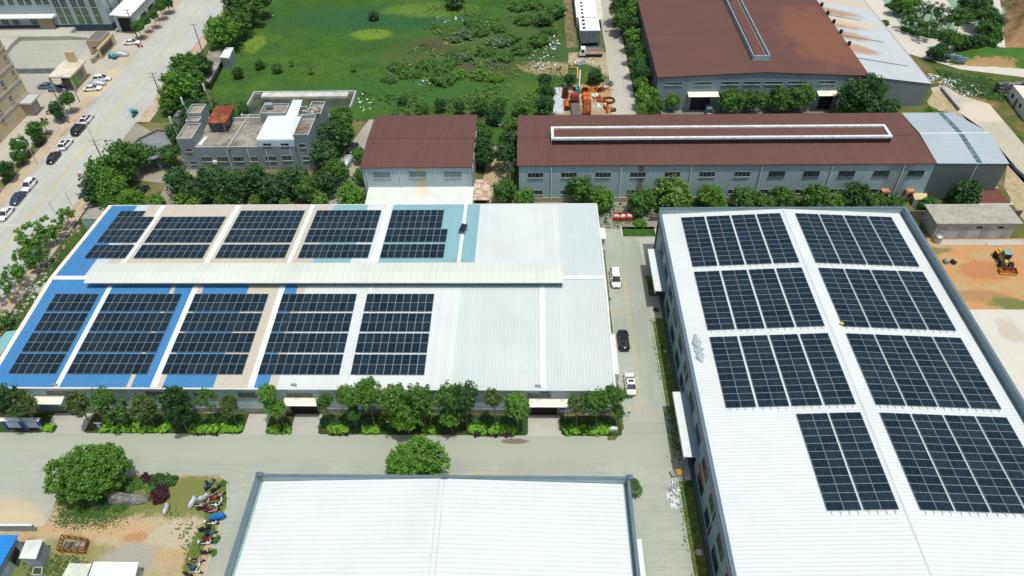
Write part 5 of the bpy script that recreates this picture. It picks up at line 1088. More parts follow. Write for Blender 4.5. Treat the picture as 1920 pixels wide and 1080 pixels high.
car(1154,521,-90,'white','van','white people carrier in the upper yellow bay of the lane',gl_); car(1169,637,90,'black','suv','black car in the middle yellow bay',gl_,True); car(1182,718,90,'white','sedan','silver white car with dark sunroof in the lowest yellow bay',gl_,True)
gc='cars between office and brown-roofed hall'
car(661,277,80,'black','sedan','black car nearest the field on the shady car lane',gc); 
car(1328,206,85,'greyblue','van','blue grey van below the rusty canopy of the brown warehouse'); car(262,358,70,'black','sedan','black car in tree shade beside the drive behind the workshop')
def cover_mesh(m,seed):
    rg=random.Random(seed); b=MB(); rings=[]
    for x,hw,z in ((-2.35,.5,.5),(-2.2,.85,.85),(-1.7,.98,1.05),(-1.2,.98,1.35),(-.4,.98,1.52),(.5,.98,1.5),(1.0,.98,1.3),(1.5,.97,1.02),(2.1,.88,.85),(2.4,.5,.45)):
        rings.append([(x,-hw*1.04,.08),(x,-hw*(1+rg.uniform(-.05,.05)),z*.55),(x,-hw*.72,z*.95),(x,-hw*.3,z*(1+rg.uniform(-.03,.03))),(x,hw*.3,z*(1+rg.uniform(-.03,.03))),(x,hw*.72,z*.95),(x,hw*(1+rg.uniform(-.05,.05)),z*.55),(x,hw*1.04,.08)])
    b.loft(rings); return b.mesh('car_cover',m,True)
m_cov=NT('silver car cover'); m_cov.col(m_cov.mix(m_cov.ramp(m_cov.noise(2.2,5,.7),.35,.65),(.5,.56,.58),(.3,.36,.38))); m_cov.b.inputs['Roughness'].default_value=.35; m_cov.b.inputs['Metallic'].default_value=.3; m_cov.bump(m_cov.noise(3,5,.7),.12); m_cov=m_cov.m
wmesh=car_parts('white','sedan')['wheel']
for k,(u,v,hd,lb,g) in enumerate(((225,101,5,'car under a silver cover between gatehouse wall and hatching',gf),(182,156,8,'car under a silver cover between two white cars',gf),(652,300,80,'silver covered car in the middle of the shady car lane',gc),(641,334,78,'pale silver covered car nearest the workshop on the car lane',gc))):
    x,y=W(u,v,.6); t=empty('covered_car',(x,y,0),rz=R(hd),label=lb,cat='car',group=g); inst('car_cover',cover_mesh(m_cov,k),t)
    for sx in (-1,1):
        for sy in (-1,1): inst('wheel',wmesh,t,(sx*1.45,sy*.84,.34))
# white flat-bed truck
def truck():
    x,y=W(1108,100,.8); t=empty('flatbed_truck',(x,y,0),rz=math.pi,label='white-cabbed truck with low dropside bed of orange soil',cat='truck')
    b=MB(); b.loft([sect(xx,1.05,.6,z,.1) for xx,z in ((1.6,2.5),(1.75,2.6),(2.9,2.55),(3.3,1.7),(3.4,1.2))]); b.build('cab',M['white'],t)
    b=MB(); b.face([(3.0,-.9,2.4),(3.0,.9,2.4),(3.36,.95,1.6),(3.36,-.95,1.6)]); b.box(2.0,2.8,-1.06,-1.0,1.5,2.3); b.box(2.0,2.8,1.0,1.06,1.5,2.3); b.build('cab_windows',M['black'],t)
    b=MB(); b.box(-3.4,1.45,-1.1,1.1,.85,1.05); b.build('bed',M['black'],t)
    for q in ((-3.4,1.45,-1.12,-1.05),(-3.4,1.45,1.05,1.12),(-3.42,-3.35,-1.1,1.1),(1.38,1.45,-1.1,1.1)): b=MB(); b.box(*q,1.051,1.6); b.build('side_board',simple('pale dropside',(.5,.5,.42),.6),t)
    b=MB(); b.box(-3.3,1.35,-1.0,1.0,1.06,1.3); b.build('load',patchy('orange soil load',[(.4,.2,.09),(1.5,.4,.6,(.28,.13,.06))]),t)
    for xx in (2.4,-1.6,-2.5):
        for sy in (-1,1): b=MB(); b.tube((xx,sy*.85-.13,.45),(xx,sy*.85+.13,.45),.45,n=14); b.build('wheel',M['rubber'],t)
truck()
def lorry():
    x,y=W(1079,198,1.2); t=empty('red_lorry',(x,y,0),rz=R(92),label='old lorry with dark red cab and long slatted grey bed',cat='truck')
    b=MB(); b.loft([sect(xx,1.15,.7,z,.12) for xx,z in ((2.6,2.2),(2.8,2.7),(4.1,2.6),(4.4,1.9),(4.5,1.2))]); b.build('cab',simple('dark red cab paint',(.3,.03,.035),.5,var=.2),t)
    b=MB(); b.face([(4.15,-.95,2.5),(4.15,.95,2.5),(4.44,1.0,1.8),(4.44,-1.0,1.8)]); b.build('windscreen',M['glass'],t)
    b=MB(); b.box(-6.5,2.4,-1.2,1.2,.9,1.1); b.build('chassis',M['black'],t)
    for k in range(17): b=MB(); b.box(-6.4+k*.46,-6.05+k*.46,-1.15,1.15,1.11,1.2); b.build('plank',simple('grey bed plank',(.14,.13,.11),.8),t)
    b=MB(); b.box(1.5,2.5,-1.1,1.1,1.21,1.9); b.build('headboard',M['rustdark'],t)
    for xx in (3.5,-.5,-4,-5.2):
        for sy in (-1,1): b=MB(); b.tube((xx,sy*.95-.15,.5),(xx,sy*.95+.15,.5),.5,n=14); b.build('wheel',M['rubber'],t)
lorry()
# teal pump / crane post in scrap yard
x,y=W(1084,168,1); t=empty('pump_unit',(x,y,0),label='small teal pump unit under a white pipe at the scrap yard head',cat='pump')
b=MB(); b.box(-.6,.6,-.7,.7,.3,1.5); b.build('body',M['teal'],t); b=MB(); b.tube((0,0,1.5),(0,0,2.2),.25,n=10); b.build('motor',M['teal'],t)
for sx in (-.45,.45): b=MB(); b.box(sx-.08,sx+.08,-.7,.7,0,.3); b.build('skid',M['black'],t)
for nm,lb,p,q,r_,mm in (('white_pipe','white pipe running from the teal pump into the bushes',(1086,163,.8),(1088,132,.8),.14,M['trim']),('orange_beam','orange steel beam standing in the weeds',(1083,148,.5),(1083,127,.5),.2,simple('light orange paint',(.55,.28,.06),.6))):
    t=empty(nm,P3(p[0],p[1],0),label=lb,cat=nm.split('_')[1]); b=MB(); b.bar(P3(*p),P3(*q),r_*2,r_*2); part(b,'run',mm,t)
    if nm=='orange_beam': b=MB(); b.bar(P3(1083,127,.5),P3(1067,126,.5),.3,.3); part(b,'crosspiece',mm,t)
    for pp in (p,q): b=MB(); c_=P3(*pp); b.box(c_[0]-.1,c_[0]+.1,c_[1]-.1,c_[1]+.1,0,pp[2]); part(b,'support',mm,t)
# wheel loader
def loader():
    x,y=W(1884,487,1.0); t=empty('wheel_loader',(x,y,0),rz=R(-98),label='yellow wheel loader with rusty wide bucket on orange earth',cat='loader'); t.scale=(.86,.86,.86)
    b=MB(); b.loft([sect(xx,hw,.9,z,.15) for xx,hw,z in ((-3.2,.8,1.6),(-3.0,.95,2.0),(-1.2,.95,2.1),(-.9,.9,1.9),(.9,.7,1.5),(1.2,.6,1.3))]); b.build('body',M['yellow'],t)
    b=MB(); b.box(-1.2,.5,-.75,.75,1.9,3.1); b.build('cab',M['glass'],t)
    b=MB(); b.box(-1.3,.6,-.82,.82,3.1,3.22); b.build('cab_roof',simple('teal grey roof',(.2,.3,.32),.5),t)
    for sy in (-.5,.5): b=MB(); b.bar((.3,sy,1.6),(2.9,sy,.7),.22,.35); b.build('lift_arm',M['black'],t)
    pr=[(2.6,.25),(2.45,.7),(2.6,1.25),(2.75,1.25),(2.65,.75),(2.85,.38),(3.9,.28),(3.9,.18)]
    b=MB(); b.loft([[(px,yy,pz) for px,pz in pr] for yy in (-1.7,1.7)]); b.build('bucket',[M['rust']],t)
    b=MB(); b.box(3.85,4.05,-1.75,1.75,.12,.42); b.box(2.5,3.9,-1.78,-1.68,.2,1.0); b.box(2.5,3.9,1.68,1.78,.2,1.0); b.build('bucket_edge',M['yellow'],t)
    for xx in (-2.1,1.35):
        for sy in (-1,1): b=MB(); b.tube((xx,sy*1.05-.28,.8),(xx,sy*1.05+.28,.8),.8,n=18); b.build('wheel',M['rubber'],t)
    for sy in (-1,1):b=MB(); b.box(-2.95,-1.3,sy*1.05-.3,sy*1.05+.3,1.65,1.75); b.build('mudguard',M['yellow'],t)
loader()
x,y=W(1863,458,.1); o=MB(); o.box(-1.4,1.4,-.5,.5,0,.15); o=o.build('concrete_slab',M['cconc'],loc=(x,y,.03)); tag(o,'loose pale concrete slab in front of the grey store','slab')
for k,(u,v,c_,lb) in enumerate(((1774,490,'greyblue','grey drum lying by the white roof parapet'),(1788,491,'black','black plastic drum on its side on the orange earth'))):
    x,y=W(u,v,.4); t=empty('drum',(x,y,.4),rz=.5*k,label=lb,cat='drum'); b=MB(); b.tube((0,-.5,0),(0,.5,0),.4,n=14); b.build('shell',[M['slategrey'],M['black']][k],t); b=MB(); b.tube((0,.5,0),(0,.53,0),.34,n=14); b.build('lid',M['frame'],t)
# ---- scooters, people
def scooter_parts(m):
    b=MB(); b.loft([[(x,-hw,z0),(x,-hw,z1),(x,hw,z1),(x,hw,z0)] for x,hw,z0,z1 in ((-.75,.1,.55,.75),(-.5,.17,.35,.8),(-.05,.15,.25,.62),(.15,.13,.22,.34),(.42,.13,.22,.4),(.55,.17,.35,.95),(.62,.1,.6,1.0))]); body=b.mesh('body',m,True)
    b=MB(); b.loft([[(x,-hw,z0),(x,-hw,z1),(x,hw,z1),(x,hw,z0)] for x,hw,z0,z1 in ((-.8,.09,.78,.86),(-.5,.15,.78,.9),(-.05,.13,.72,.84))]); seat=b.mesh('seat',M['black'])
    b=MB(); b.tube((0,-.06,0),(0,.06,0),.24,n=12); wheel=b.mesh('wheel',M['rubber'])
    b=MB(); b.tube((.52,-.36,1.08),(.52,.36,1.08),.03,n=6); b.tube((.6,0,.3),(.52,0,1.1),.05,n=6); bar=b.mesh('handlebar',M['black'])
    b=MB(); b.box(-1.05,-.8,-.17,.17,.85,1.15); box=b.mesh('top_box',m)
    return body,seat,wheel,bar,box
SC={c:scooter_parts(simple('scooter '+c,cc,.4,var=.1)) for c,cc in (('black',(.02,.02,.025)),('white',(.62,.64,.64)),('red',(.35,.03,.03)),('blue',(.04,.12,.3)),('pink',(.55,.28,.3)))}
def scooter(x,y,head,c,label,group='scooters parked beside the garden plot kerb',box=False):
    p=SC[c]; t=empty('scooter',(x,y,.03),rz=R(head),label=label,cat='scooter',group=group)
    inst('body',p[0],t); inst('seat',p[1],t); inst('wheel',p[2],t,(-.52,0,.24)); inst('wheel',p[2],t,(.68,0,.24)); inst('handlebar',p[3],t)
    if box: inst('top_box',p[4],t)
    return t
for u,v,h,c,lb,bx_ in ((387,912,100,'black','black scooter highest at the left of the scooter cluster',0),(396,907,70,'blue','dark blue scooter at the top corner of the cluster',1),(404,917,50,'black','black scooter slanting beside the top kerb bend',0),
  (411,928,30,'pink','pinkish scooter at the kerb below the slanting black one',0),(401,934,10,'red','red scooter right of the grey covered scooter',0),(413,941,80,'white','white scooter nearest the kerb in the cluster',1),(405,946,5,'white','white scooter lying lengthwise in mid cluster',0),
  (376,948,10,'white','white scooter at the left edge of the cluster',0),(388,942,70,'pink','pinkish white scooter in the cluster centre',1),(379,953,10,'black','black scooter under the left white one',0),(392,957,5,'red','red and dark scooter just above the blue tarpaulin',0),(401,957,25,'pink','pale pink scooter touching the red one above the tarpaulin',0),
  (399,981,5,'white','white-fronted scooter just below the blue tarpaulin',1),(383,992,20,'black','black scooter at the left of the trio below the tarpaulin',0),(391,996,95,'black','dark scooter at the centre of the trio',1),(396,999,15,'blue','blue grey scooter at the right of the trio',0),
  (391,1010,10,'red','red and brown scooter above the pale silver one',0),(388,1018,12,'white','pale silver scooter beside the weeds',1),(387,1036,8,'black','long black scooter alone on the sand',0),(372,1051,5,'pink','pink and white scooter low on the sand',1),
  (361,1063,-15,'blue','blue grey scooter near the bottom edge',0),(371,1063,80,'white','white scooter beside the bottom blue grey one',0),(368,1072,-5,'white','white and teal scooter second from the bottom',0),(354,1078,-15,'black','black scooter cut by the bottom edge',0)):
    x,y=W(u,v,.4); scooter(x,y,h,c,lb,box=bool(bx_))
def cover_small(x,y,rz,m,label,s=1.0,kind='covered_scooter'):
    b=MB(); rg=random.Random(int(x*7)); rings=[]
    for xx,hw,z in ((-1.1,.1,.25),(-.9,.3,.6),(-.4,.38,.85),(.2,.36,.8),(.55,.4,1.1),(.8,.25,.7),(1.05,.08,.2)):
        rings.append([(xx,-hw*1.3,.02),(xx,-hw*rg.uniform(.8,1.1),z*.6),(xx,-hw*.35,z),(xx,hw*.35,z),(xx,hw*rg.uniform(.8,1.1),z*.6),(xx,hw*1.3,.02)])
    b.loft(rings); t=empty(kind,(x,y,.03),rz=R(rz),label=label,cat='scooter'); t.scale=(s,s,s); b.build('cover',m,t,smooth=True)
    b=MB(); b.tube((-.52,-.06,.24),(-.52,.06,.24),.26,n=12); b.build('wheel',M['rubber'],t)
cover_small(*W(361,940,.4),75,m_cov,'scooter under a silver cover on the brown grass',1.0); cover_small(*W(382,932,.4),25,m_cov,'scooter under a grey cover at the left of the cluster',1.0)
cover_small(*W(408,968,.4),8,M['bluetarp'],'two scooters under a bright blue tarpaulin by the kerb',1.15); cover_small(*W(311,953,.4),88,m_cov,'narrow silver-wrapped bundle standing on the grass below the rock',.9,'wrapped_post')
for k,(u,v,h,c,lb) in enumerate(((82,224,20,'red','red scooter left of the forecourt trees'),(92,212,10,'pink','pink and white scooter by the forecourt hedge gap'),(68,232,60,'black','dark scooter beside the beige office forecourt'),(114,171,40,'red','red scooter under the gate pavilion edge'),(121,172,20,'pink','pink scooter at the pavilion\'s right post'),(262,86,10,'red','dark red scooter behind the lone white car'))):
    x,y=W(u,v,.4); scooter(x,y,h,c,lb,'scooters near the gate pavilion')
def person(x,y,rz,label,torso,legs,seated=False,hat=None,z=0):
    me=bpy.data.meshes.new('person')
    if seated: vs=[(0,0,.75),(0,0,1.0),(.02,0,1.25),(.04,0,1.38),(.06,0,1.52),(.06,0,1.64),(.02,.2,1.27),(.22,.27,1.08),(.42,.25,1.05),(.02,-.2,1.27),(.22,-.27,1.08),(.42,-.25,1.05),(.02,.1,.72),(.4,.14,.72),(.42,.14,.32),(.5,.14,.28),(.02,-.1,.72),(.4,-.14,.72),(.42,-.14,.32),(.5,-.14,.28)]
    else: vs=[(0,0,.95),(.02,0,1.2),(.05,0,1.4),(.07,0,1.5),(.1,0,1.6),(.1,0,1.7),(.05,.2,1.4),(.12,.27,1.15),(.25,.25,.98),(.05,-.2,1.4),(.15,-.27,1.15),(.3,-.2,1.0),(0,.1,.9),(.06,.13,.5),(0,.14,.08),(.14,.14,.04),(0,-.1,.9),(-.02,-.13,.5),(-.12,-.14,.08),(.02,-.14,.04)]
    es=[(0,1),(1,2),(2,3),(3,4),(4,5),(2,6),(6,7),(7,8),(2,9),(9,10),(10,11),(0,12),(12,13),(13,14),(14,15),(0,16),(16,17),(17,18),(18,19)]
    rad=[.15,.14,.16,.06,.1,.085,.07,.05,.04,.07,.05,.04,.1,.075,.05,.045,.1,.075,.05,.045]
    me.from_pydata(vs,es,[]); o=bpy.data.objects.new('person',me); C.objects.link(o); o.location=(x,y,z); o.rotation_euler=(0,0,rz)
    sk=o.modifiers.new('skin','SKIN'); sv=me.skin_vertices[0].data
    for i,r_ in enumerate(rad): sv[i].radius=(r_,r_)
    sv[0].use_root=True; ss=o.modifiers.new('sub','SUBSURF'); ss.levels=1; ss.render_levels=1
    k=NT('clothing'); tc=k.n('ShaderNodeTexCoord'); sp=k.n('ShaderNodeSeparateXYZ'); k.l(tc.outputs['Object'],sp.inputs[0]); zz=sp.outputs[2]; wz=.78 if seated else .93; nz=1.4 if seated else 1.49
    c=k.mix(k.ramp(zz,wz,wz+.03),legs,torso); c=k.mix(k.ramp(zz,nz,nz+.03),c,(.32,.19,.12)); c=k.mix(k.ramp(zz,nz+.13,nz+.16),c,hat or (.015,.012,.01)); k.col(c); k.b.inputs['Roughness'].default_value=.8
    me.materials.append(k.m); tag(o,label,'person'); return o
x,y=W(1135,412,.8); person(x,y,2.6,'person in dark blue work clothes bending beside the red bins',(.03,.08,.25),(.03,.035,.05))
def trike(u,v,rz,label,rider=True,kind='three_wheeler'):
    x,y=W(u,v,.6); t=empty(kind,(x,y,0),rz=R(rz),label=label,cat='tricycle')
    b=MB(); b.box(-1.5,-.2,-.6,.6,.45,.95); b.build('cargo_box',simple('teal cargo box',(.03,.2,.22),.5),t)
    b=MB(); b.loft([[(xx,-hw,z0),(xx,-hw,z1),(xx,hw,z1),(xx,hw,z0)] for xx,hw,z0,z1 in ((-.2,.3,.3,.6),(.3,.2,.25,.45),(.75,.3,.3,1.1),(.95,.2,.4,1.1))]); b.build('body',M['teal'],t)
    b=MB(); b.box(-.3,1.0,-.55,.55,1.85,1.92); b.build('canopy',M['teal'],t)
    for sy in (-.5,.5): b=MB(); b.tube((.85,sy*.6,.9),(.8,sy,1.85),.03,n=5); b.tube((-.25,sy,.9),(-.25,sy,1.85),.03,n=5); b.build('canopy_post',M['steel'],t)
    for q in ((-1.0,.62),(-1.0,-.62),(1.05,0)): b=MB(); b.tube((q[0],q[1]-.08,.3),(q[0],q[1]+.08,.3),.3,n=12); b.build('wheel',M['rubber'],t)
    return t,x,y
t,x,y=trike(251,213,-80,'teal cargo tricycle with canopy driving down the street'); person(x-.0,y+.1,R(-80),'person in dark clothes driving the teal tricycle',(.1,.05,.04),(.02,.02,.03),True)
trike(210,106,170,'teal tricycle parked against the covered car by the hatching')
x,y=W(150,332,.5); scooter(x,y,-95,'white','white scooter with rider on the far side of the street','scooters on the street'); person(x,y+.1,R(-95),'person in red riding the scooter on the street',(.4,.02,.02),(.03,.03,.04),True,(.3,.02,.02))
# ---- red wheeled bins
for k,(u,lb) in enumerate(((1156,'leftmost of three red wheeled bins, heaped with white bags'),(1168,'middle of three red wheeled bins, heaped with white bags'),(1180,'rightmost of three red wheeled bins, lid half up'))):
    x,y=W(u,410,.5); t=empty('wheeled_bin',(x,y,0),label=lb,cat='bin',group='red bins at the end of the lane')
    b=MB(); b.loft([[(-hw,-.42,z),(hw,-.42,z),(hw,.5,z),(-hw,.5,z)] for hw,z in ((.5,.15),(.62,1.1))]); b.build('bin_body',M['red'],t)
    b=MB(); b.box(-.66,.66,.5,.56,.8,1.75) ; b.build('lid',M['red'],t)
    for q in ((-.45,-.3),(.45,-.3),(-.45,.35),(.45,.35)): b=MB(); b.tube((q[0]-.04,q[1],.09),(q[0]+.04,q[1],.09),.09,n=8); b.build('wheel',M['rubber'],t)
    rg=random.Random(k); s=empty('refuse_bag',(x,y,1.05),label='white refuse bags in the %s red bin'%('left','middle','right')[k],cat='refuse bags')
    for j in range(3): b=MB(); b.ell((-.28+.28*j,rg.uniform(-.1,.2),.15),(.3,.32,.34),9,5,noise=.18,seed=j+k*9); b.build('bag',m_sack,s)
# ---- notice boards, signs
def noticeboard(u0,u1,v,label):
    p0=P3(u0,v,0); p1=P3(u1,v,0); w_=p1[0]-p0[0]; t=empty('notice_board',(p0[0],p0[1],0),label=label,cat='notice board',group='blue notice boards on the front road'); n=2
    for xx in (0,w_): b=MB(); b.box(xx-.2,xx+.2,-.12,.12,0,2.6); b.build('post',M['blue'],t)
    b=MB(); b.box(.2,w_-.2,-.08,.08,.5,2.5); b.build('frame_panel',M['blue'],t)
    k=NT('printed notices'); x_,_,z_=k.xyz(); f=k.math('GREATER_THAN',k.math('FRACT',k.math('MULTIPLY',z_,5.5)),.55); g=k.math('GREATER_THAN',k.noise(5,3,.6,(1,1,2)),.5); k.col(k.mix(k.math('MULTIPLY',k.math('MULTIPLY',f,g),.6),(.42,.5,.54),(.12,.16,.22))); k.b.inputs['Roughness'].default_value=.3
    b=MB(); b.box(.4,w_-.4,-.1,-.081,.75,2.25); b.build('notice_sheet',k.m,t)
    b=MB(); b.prism([(-.4,-.25),(w_+.35,-.25),(w_+.35,.35),(-.4,.35)],2.62,[2.66,2.66,2.8,2.8],bottom=True); b.build('roof',M['trim'],t)
noticeboard(18,50,806,'left blue notice board with white roof and printed sheets'); noticeboard(53,84,806,'right blue notice board with white roof and printed sheets')
x,y=W(189,803,.3); t=empty('tilted_sign',(x,y,.1),rz=-.1,label='small tilted dark blue sign with white lettering in the front planting',cat='sign'); b=MB(); b.box(-.55,.55,-.05,.05,.1,1.5); o=b.build('sign_panel',M['blue'],t); b=MB(); b.box(-.6,.6,-.1,.1,1.5,1.62); b.build('cap',M['frame'],t)
for k in range(4): b=MB(); b.box(-.32,.3-.1*(k%2),-.06,-.051,.4+k*.25,.5+k*.25); b.build('text_line',M['trim'],t)
x,y=W(1178,782,0); t=empty('post_sign',(x,y,0),label='little blue square sign on a thin post at the lane mouth',cat='sign'); b=MB(); b.tube((0,0,0),(0,0,1.3),.035,n=6); b.build('post',M['steel'],t); b=MB(); b.box(-.22,.22,-.05,-.02,1.0,1.45); b.build('sign_panel',M['blue'],t); b=MB(); b.box(-.03,.05,-.06,-.051,1.1,1.35); b.box(-.08,.05,-.06,-.051,1.28,1.33); b.build('lettering',M['trim'],t)
x,y=W(1150,806,.3); t=empty('box_sign',(x,y,0),label='white framed box sign at the end of the lime hedge',cat='sign'); b=MB(); b.box(-.6,.6,-.3,.3,0,.9); b.build('case',M['trim'],t); b=MB(); b.box(-.45,.45,-.33,-.301,.2,.75); b.build('sign_face',M['slategrey'],t); b=MB(); b.box(-.3,.3,-.345,-.331,.45,.55); b.build('lettering',M['trim'],t)
# oval sign with characters over the wide door
yq=AY0+.44; x,z=WY(1021,732,yq); t=empty('oval_sign',(x,yq,z),label='oval dark blue sign with pale characters over the wide dark doorway',cat='sign')
b=MB(); n=28; pts_=[(1.05*math.cos(a),.6*math.sin(a)) for a in [2*math.pi*k/n for k in range(n)]]
i=len(b.v); b.loft([[(px,dy,pz) for px,pz in pts_] for dy in (0,-.08)]); b.build('sign_panel',M['blue'],t)
cu=bpy.data.curves.new('lettering','FONT'); cu.body='三车间'; cu.size=.62; cu.extrude=.01; cu.align_x='CENTER'; cu.align_y='CENTER'; cu.materials.append(M['trim'])
tmp=bpy.data.objects.new('lettering_curve',cu); C.objects.link(tmp); bpy.context.view_layer.update(); me_=bpy.data.meshes.new_from_object(tmp.evaluated_get(bpy.context.evaluated_depsgraph_get())); bpy.data.objects.remove(tmp)
o=bpy.data.objects.new('lettering',me_); C.objects.link(o); o.parent=t; o.location=(0,-.1,0); o.rotation_euler=(R(90),0,0); me_.materials.clear(); me_.materials.append(M['trim'])
x,z=WY(1057,766,AY0+.5); b=MB(); b.box(x-.6,x+.6,AY0+.38,AY0+.49,z-.08,z+.08); part(b,'name_plate',M['blue'],A); b=MB(); b.box(x-.55,x+.55,AY0+.4,AY0+.49,z-.9,z-.15); part(b,'notice_plate',M['trim'],A)
# things on the striped roof edge
for u,v,lb in ((103,722,'small dark lamp bracket on the near eave, blue end'),(551,722,'small dark lamp bracket on the near eave, middle'),(1009,724,'small dark lamp bracket on the near eave above the oval sign')):
    x,y=W(u,v,AZ+.15); t=empty('flood_lamp',(x,y,AZ+.12),label=lb,cat='lamp'); b=MB(); b.box(-.4,.4,-.15,.15,0,.25); b.build('body',M['slategrey'],t); b=MB(); b.bar((-.5,.2,.1),(.5,-.3,.2),.12,.1); b.build('bracket',M['steel'],t)
# ---- poles
def utility_pole(u0,v0,u1,v1,label,arms=3,h=None,cam_=None):
    x,y=W(u1,v1,0)
    lo,hi=3,20
    for _ in range(30):
        m_=(lo+hi)/2; p=np.array([x,y,m_-H]); v=540+F_PX*(p@_d)/(p@_f)
        if v>v0: lo=m_
        else: hi=m_
    h=(lo+hi)/2; t=empty('utility_pole',(x,y,0),label=label,cat='utility pole',group='utility poles along the street')
    b=MB(); b.tube((0,0,0),(0,0,h),.2,.12,n=8); b.build('pole',simple('pole concrete',(.2,.19,.17),.9) if 'pole concrete' not in bpy.data.materials else bpy.data.materials['pole concrete'],t)
    for k in range(arms):
        z=h-.3-k*1.0; b=MB(); b.bar((-1.1,0,z),(1.1,0,z),.09,.09); c_=b.build('crossarm',M['steel'],t)
        for xx in (-1,-.5,.5,1): b=MB(); b.tube((xx,0,z+.04),(xx,0,z+.3),.05,n=6); b.build('insulator',M['frame'],c_)
    return h
for a in ((232,17,259,74,'utility pole with three crossarms beside the long white shed',3),(357,45,381,102,'lone utility pole between street and clipped trees',1),(280,136,311,204,'utility pole standing against the round street trees',3),(174,263,193,301,'utility pole by the drive with crossarms',2),(97,165,130,231,'bare utility pole leaning over the forecourt trees',1),(143,142,150,190,'',0),(420,50,0,0,'',0)):
    if a[4]: utility_pole(*a[:5],arms=a[5])
def slim_pole(u,v,h,label,m=None,lamp=None,rad=.07,cat='pole'):
    x,y=W(u,v,0); t=empty('street_lamp' if lamp else 'slim_pole',(x,y,0),label=label,cat='street lamp' if lamp else cat)
    b=MB(); b.tube((0,0,0),(0,0,h),rad*1.4,rad,n=6); b.build('pole',m or M['steel'],t)
    if lamp:
        b=MB(); b.bar((0,0,h),(lamp,0,h+.4),.09,.09); b.build('arm',M['steel'],t); b=MB(); b.box(lamp-(.7 if lamp<0 else 0),lamp+(.7 if lamp>0 else 0),-.16,.16,h+.33,h+.48); b.build('lamp_head',M['white'],t)
slim_pole(72,310,6.5,'silver street lamp with white head by the black parked car',lamp=-1.2)
slim_pole(178,268,7.5,'thin street lamp reaching over the street by the black van',lamp=1.8,rad=.05)
slim_pole(281,45,6.5,'street lamp among the small trees near the long shed',lamp=-1.2)
slim_pole(150,192,3.0,'short dark sign post beside the round forecourt tree',M['black'])
for u,v,lb in ((168,340,'thin pole standing by the street edge trees, upper'),(105,403,'thin pole standing between street and small trees'),(135,385,'thin pole at the top of the small street trees'),(62,505,'slim pale pole between the street and leaning saplings')): slim_pole(u,v,3.6,lb,rad=.05)
slim_pole(1660,20,1,'') if False else None
# wooden stakes and lattice stays left of the blue roof
for u,v,lb in ((40,560,'pale lattice pole leaning beside the blue roof verge, upper'),(5,600,'pale lattice pole leaning beside the blue roof verge, lower')):
    x,y=W(u,v,0); t=empty('stayed_pole',(x,y,0),label=lb,cat='pole',group='stayed poles by the verge')
    b=MB(); b.tube((0,0,0),(0,0,7),.1,n=6); b.build('pole',M['steel'],t)
    for dx,dy in ((1.6,.8),(1.2,-1.2)): b=MB(); b.tube((dx,dy,0),(0,0,5),.06,n=5); b.build('brace',M['steel'],t)
# ---- front-left plot things
def shed(label,roofpts,z,wallm,roofm,name='shed',zt=None,over=.3,seams=0):
    q=L(roofpts,z); cx=sum(p[0] for p in q)/len(q); cy=sum(p[1] for p in q)/len(q); t=empty(name,(cx,cy,0),label=label,cat='shed')
    ins=[(cx+(p[0]-cx)*(1-over/3),cy+(p[1]-cy)*(1-over/3)) for p in q]
    b=MB(); b.prism(ins,0,z-.15); part(b,'wall',wallm,t); b=MB(); b.prism(q,z-.14,z,bottom=True); part(b,'roof',roofm,t)
    for k in range(1,seams):
        f=k/seams; a_=(q[0][0]*(1-f)+q[3][0]*f,q[0][1]*(1-f)+q[3][1]*f); c_=(q[1][0]*(1-f)+q[2][0]*f,q[1][1]*(1-f)+q[2][1]*f); b=MB(); b.bar((*a_,z+.02),(*c_,z+.02),.08,.05); part(b,'roof_seam',M['trim'],t)
    return t,q
t,q=shed('bright blue sheet-roofed hut in the bottom left corner',[(-60,1003),(34,1003),(-10,1080),(-60,1120)],3.2,simple('blue grey hut wall',(.3,.38,.42),.6),sheet('bright blue roof sheet',(.02,.22,.6),1,.5,dirtamt=.05))
p=P3(27,1040,1.6); b=MB(); b.prism(L([(20,1052),(30,1020),(33,1023),(24,1055)],1.8),1.0,2.2); part(b,'window_opening',M['dark'],t)
t,q=shed('small grey shed with pale ribbed roof next to the blue hut',[(35,1047),(67,1048),(81,1011),(49,1013)],2.8,simple('grey panel wall',(.3,.35,.38),.6),simple('pale panel roof',(.52,.54,.5),.6),seams=5)
shed('bright white flat roof at the bottom edge',[(160,1095),(250,1095),(260,1054),(176,1053)],2.8,simple('white blue wall',(.4,.46,.5),.6),M['white']); shed('duller greenish white canopy left of the bright white roof',[(105,1100),(155,1100),(172,1057),(130,1056)],2.6,simple('pale wall',(.4,.43,.42),.6),simple('greenish white sheet',(.5,.54,.46),.6))
t=empty('low_wall',P3(40,990,0),label='blue grey corrugated wall at the plot\'s left edge',cat='wall'); b=MB(); a_,c_=P3(-60,995,0),P3(70,995,0); b.bar((a_[0],a_[1],.8),(c_[0],c_[1],.8),.25,1.6); part(b,'body',sheet('corrugated wall sheet',(.28,.34,.36),0,.4),t); b=MB(); b.bar((a_[0],a_[1],1.64),(c_[0],c_[1],1.64),.35,.07); part(b,'coping',M['trim'],t)
t=empty('planter_trough',P3(70,1068,0),label='small grey concrete trough below the pale ribbed shed',cat='trough'); q=L([(60,1078),(78,1078),(80,1064),(64,1064)],.4)
for i in range(4): b=MB(); b.bar((*q[i],.25),(*q[(i+1)%4],.25),.12,.5); part(b,'side',M['cconc'],t)
b=MB(); b.poly(q,.3); part(b,'soil',m_bed,t)
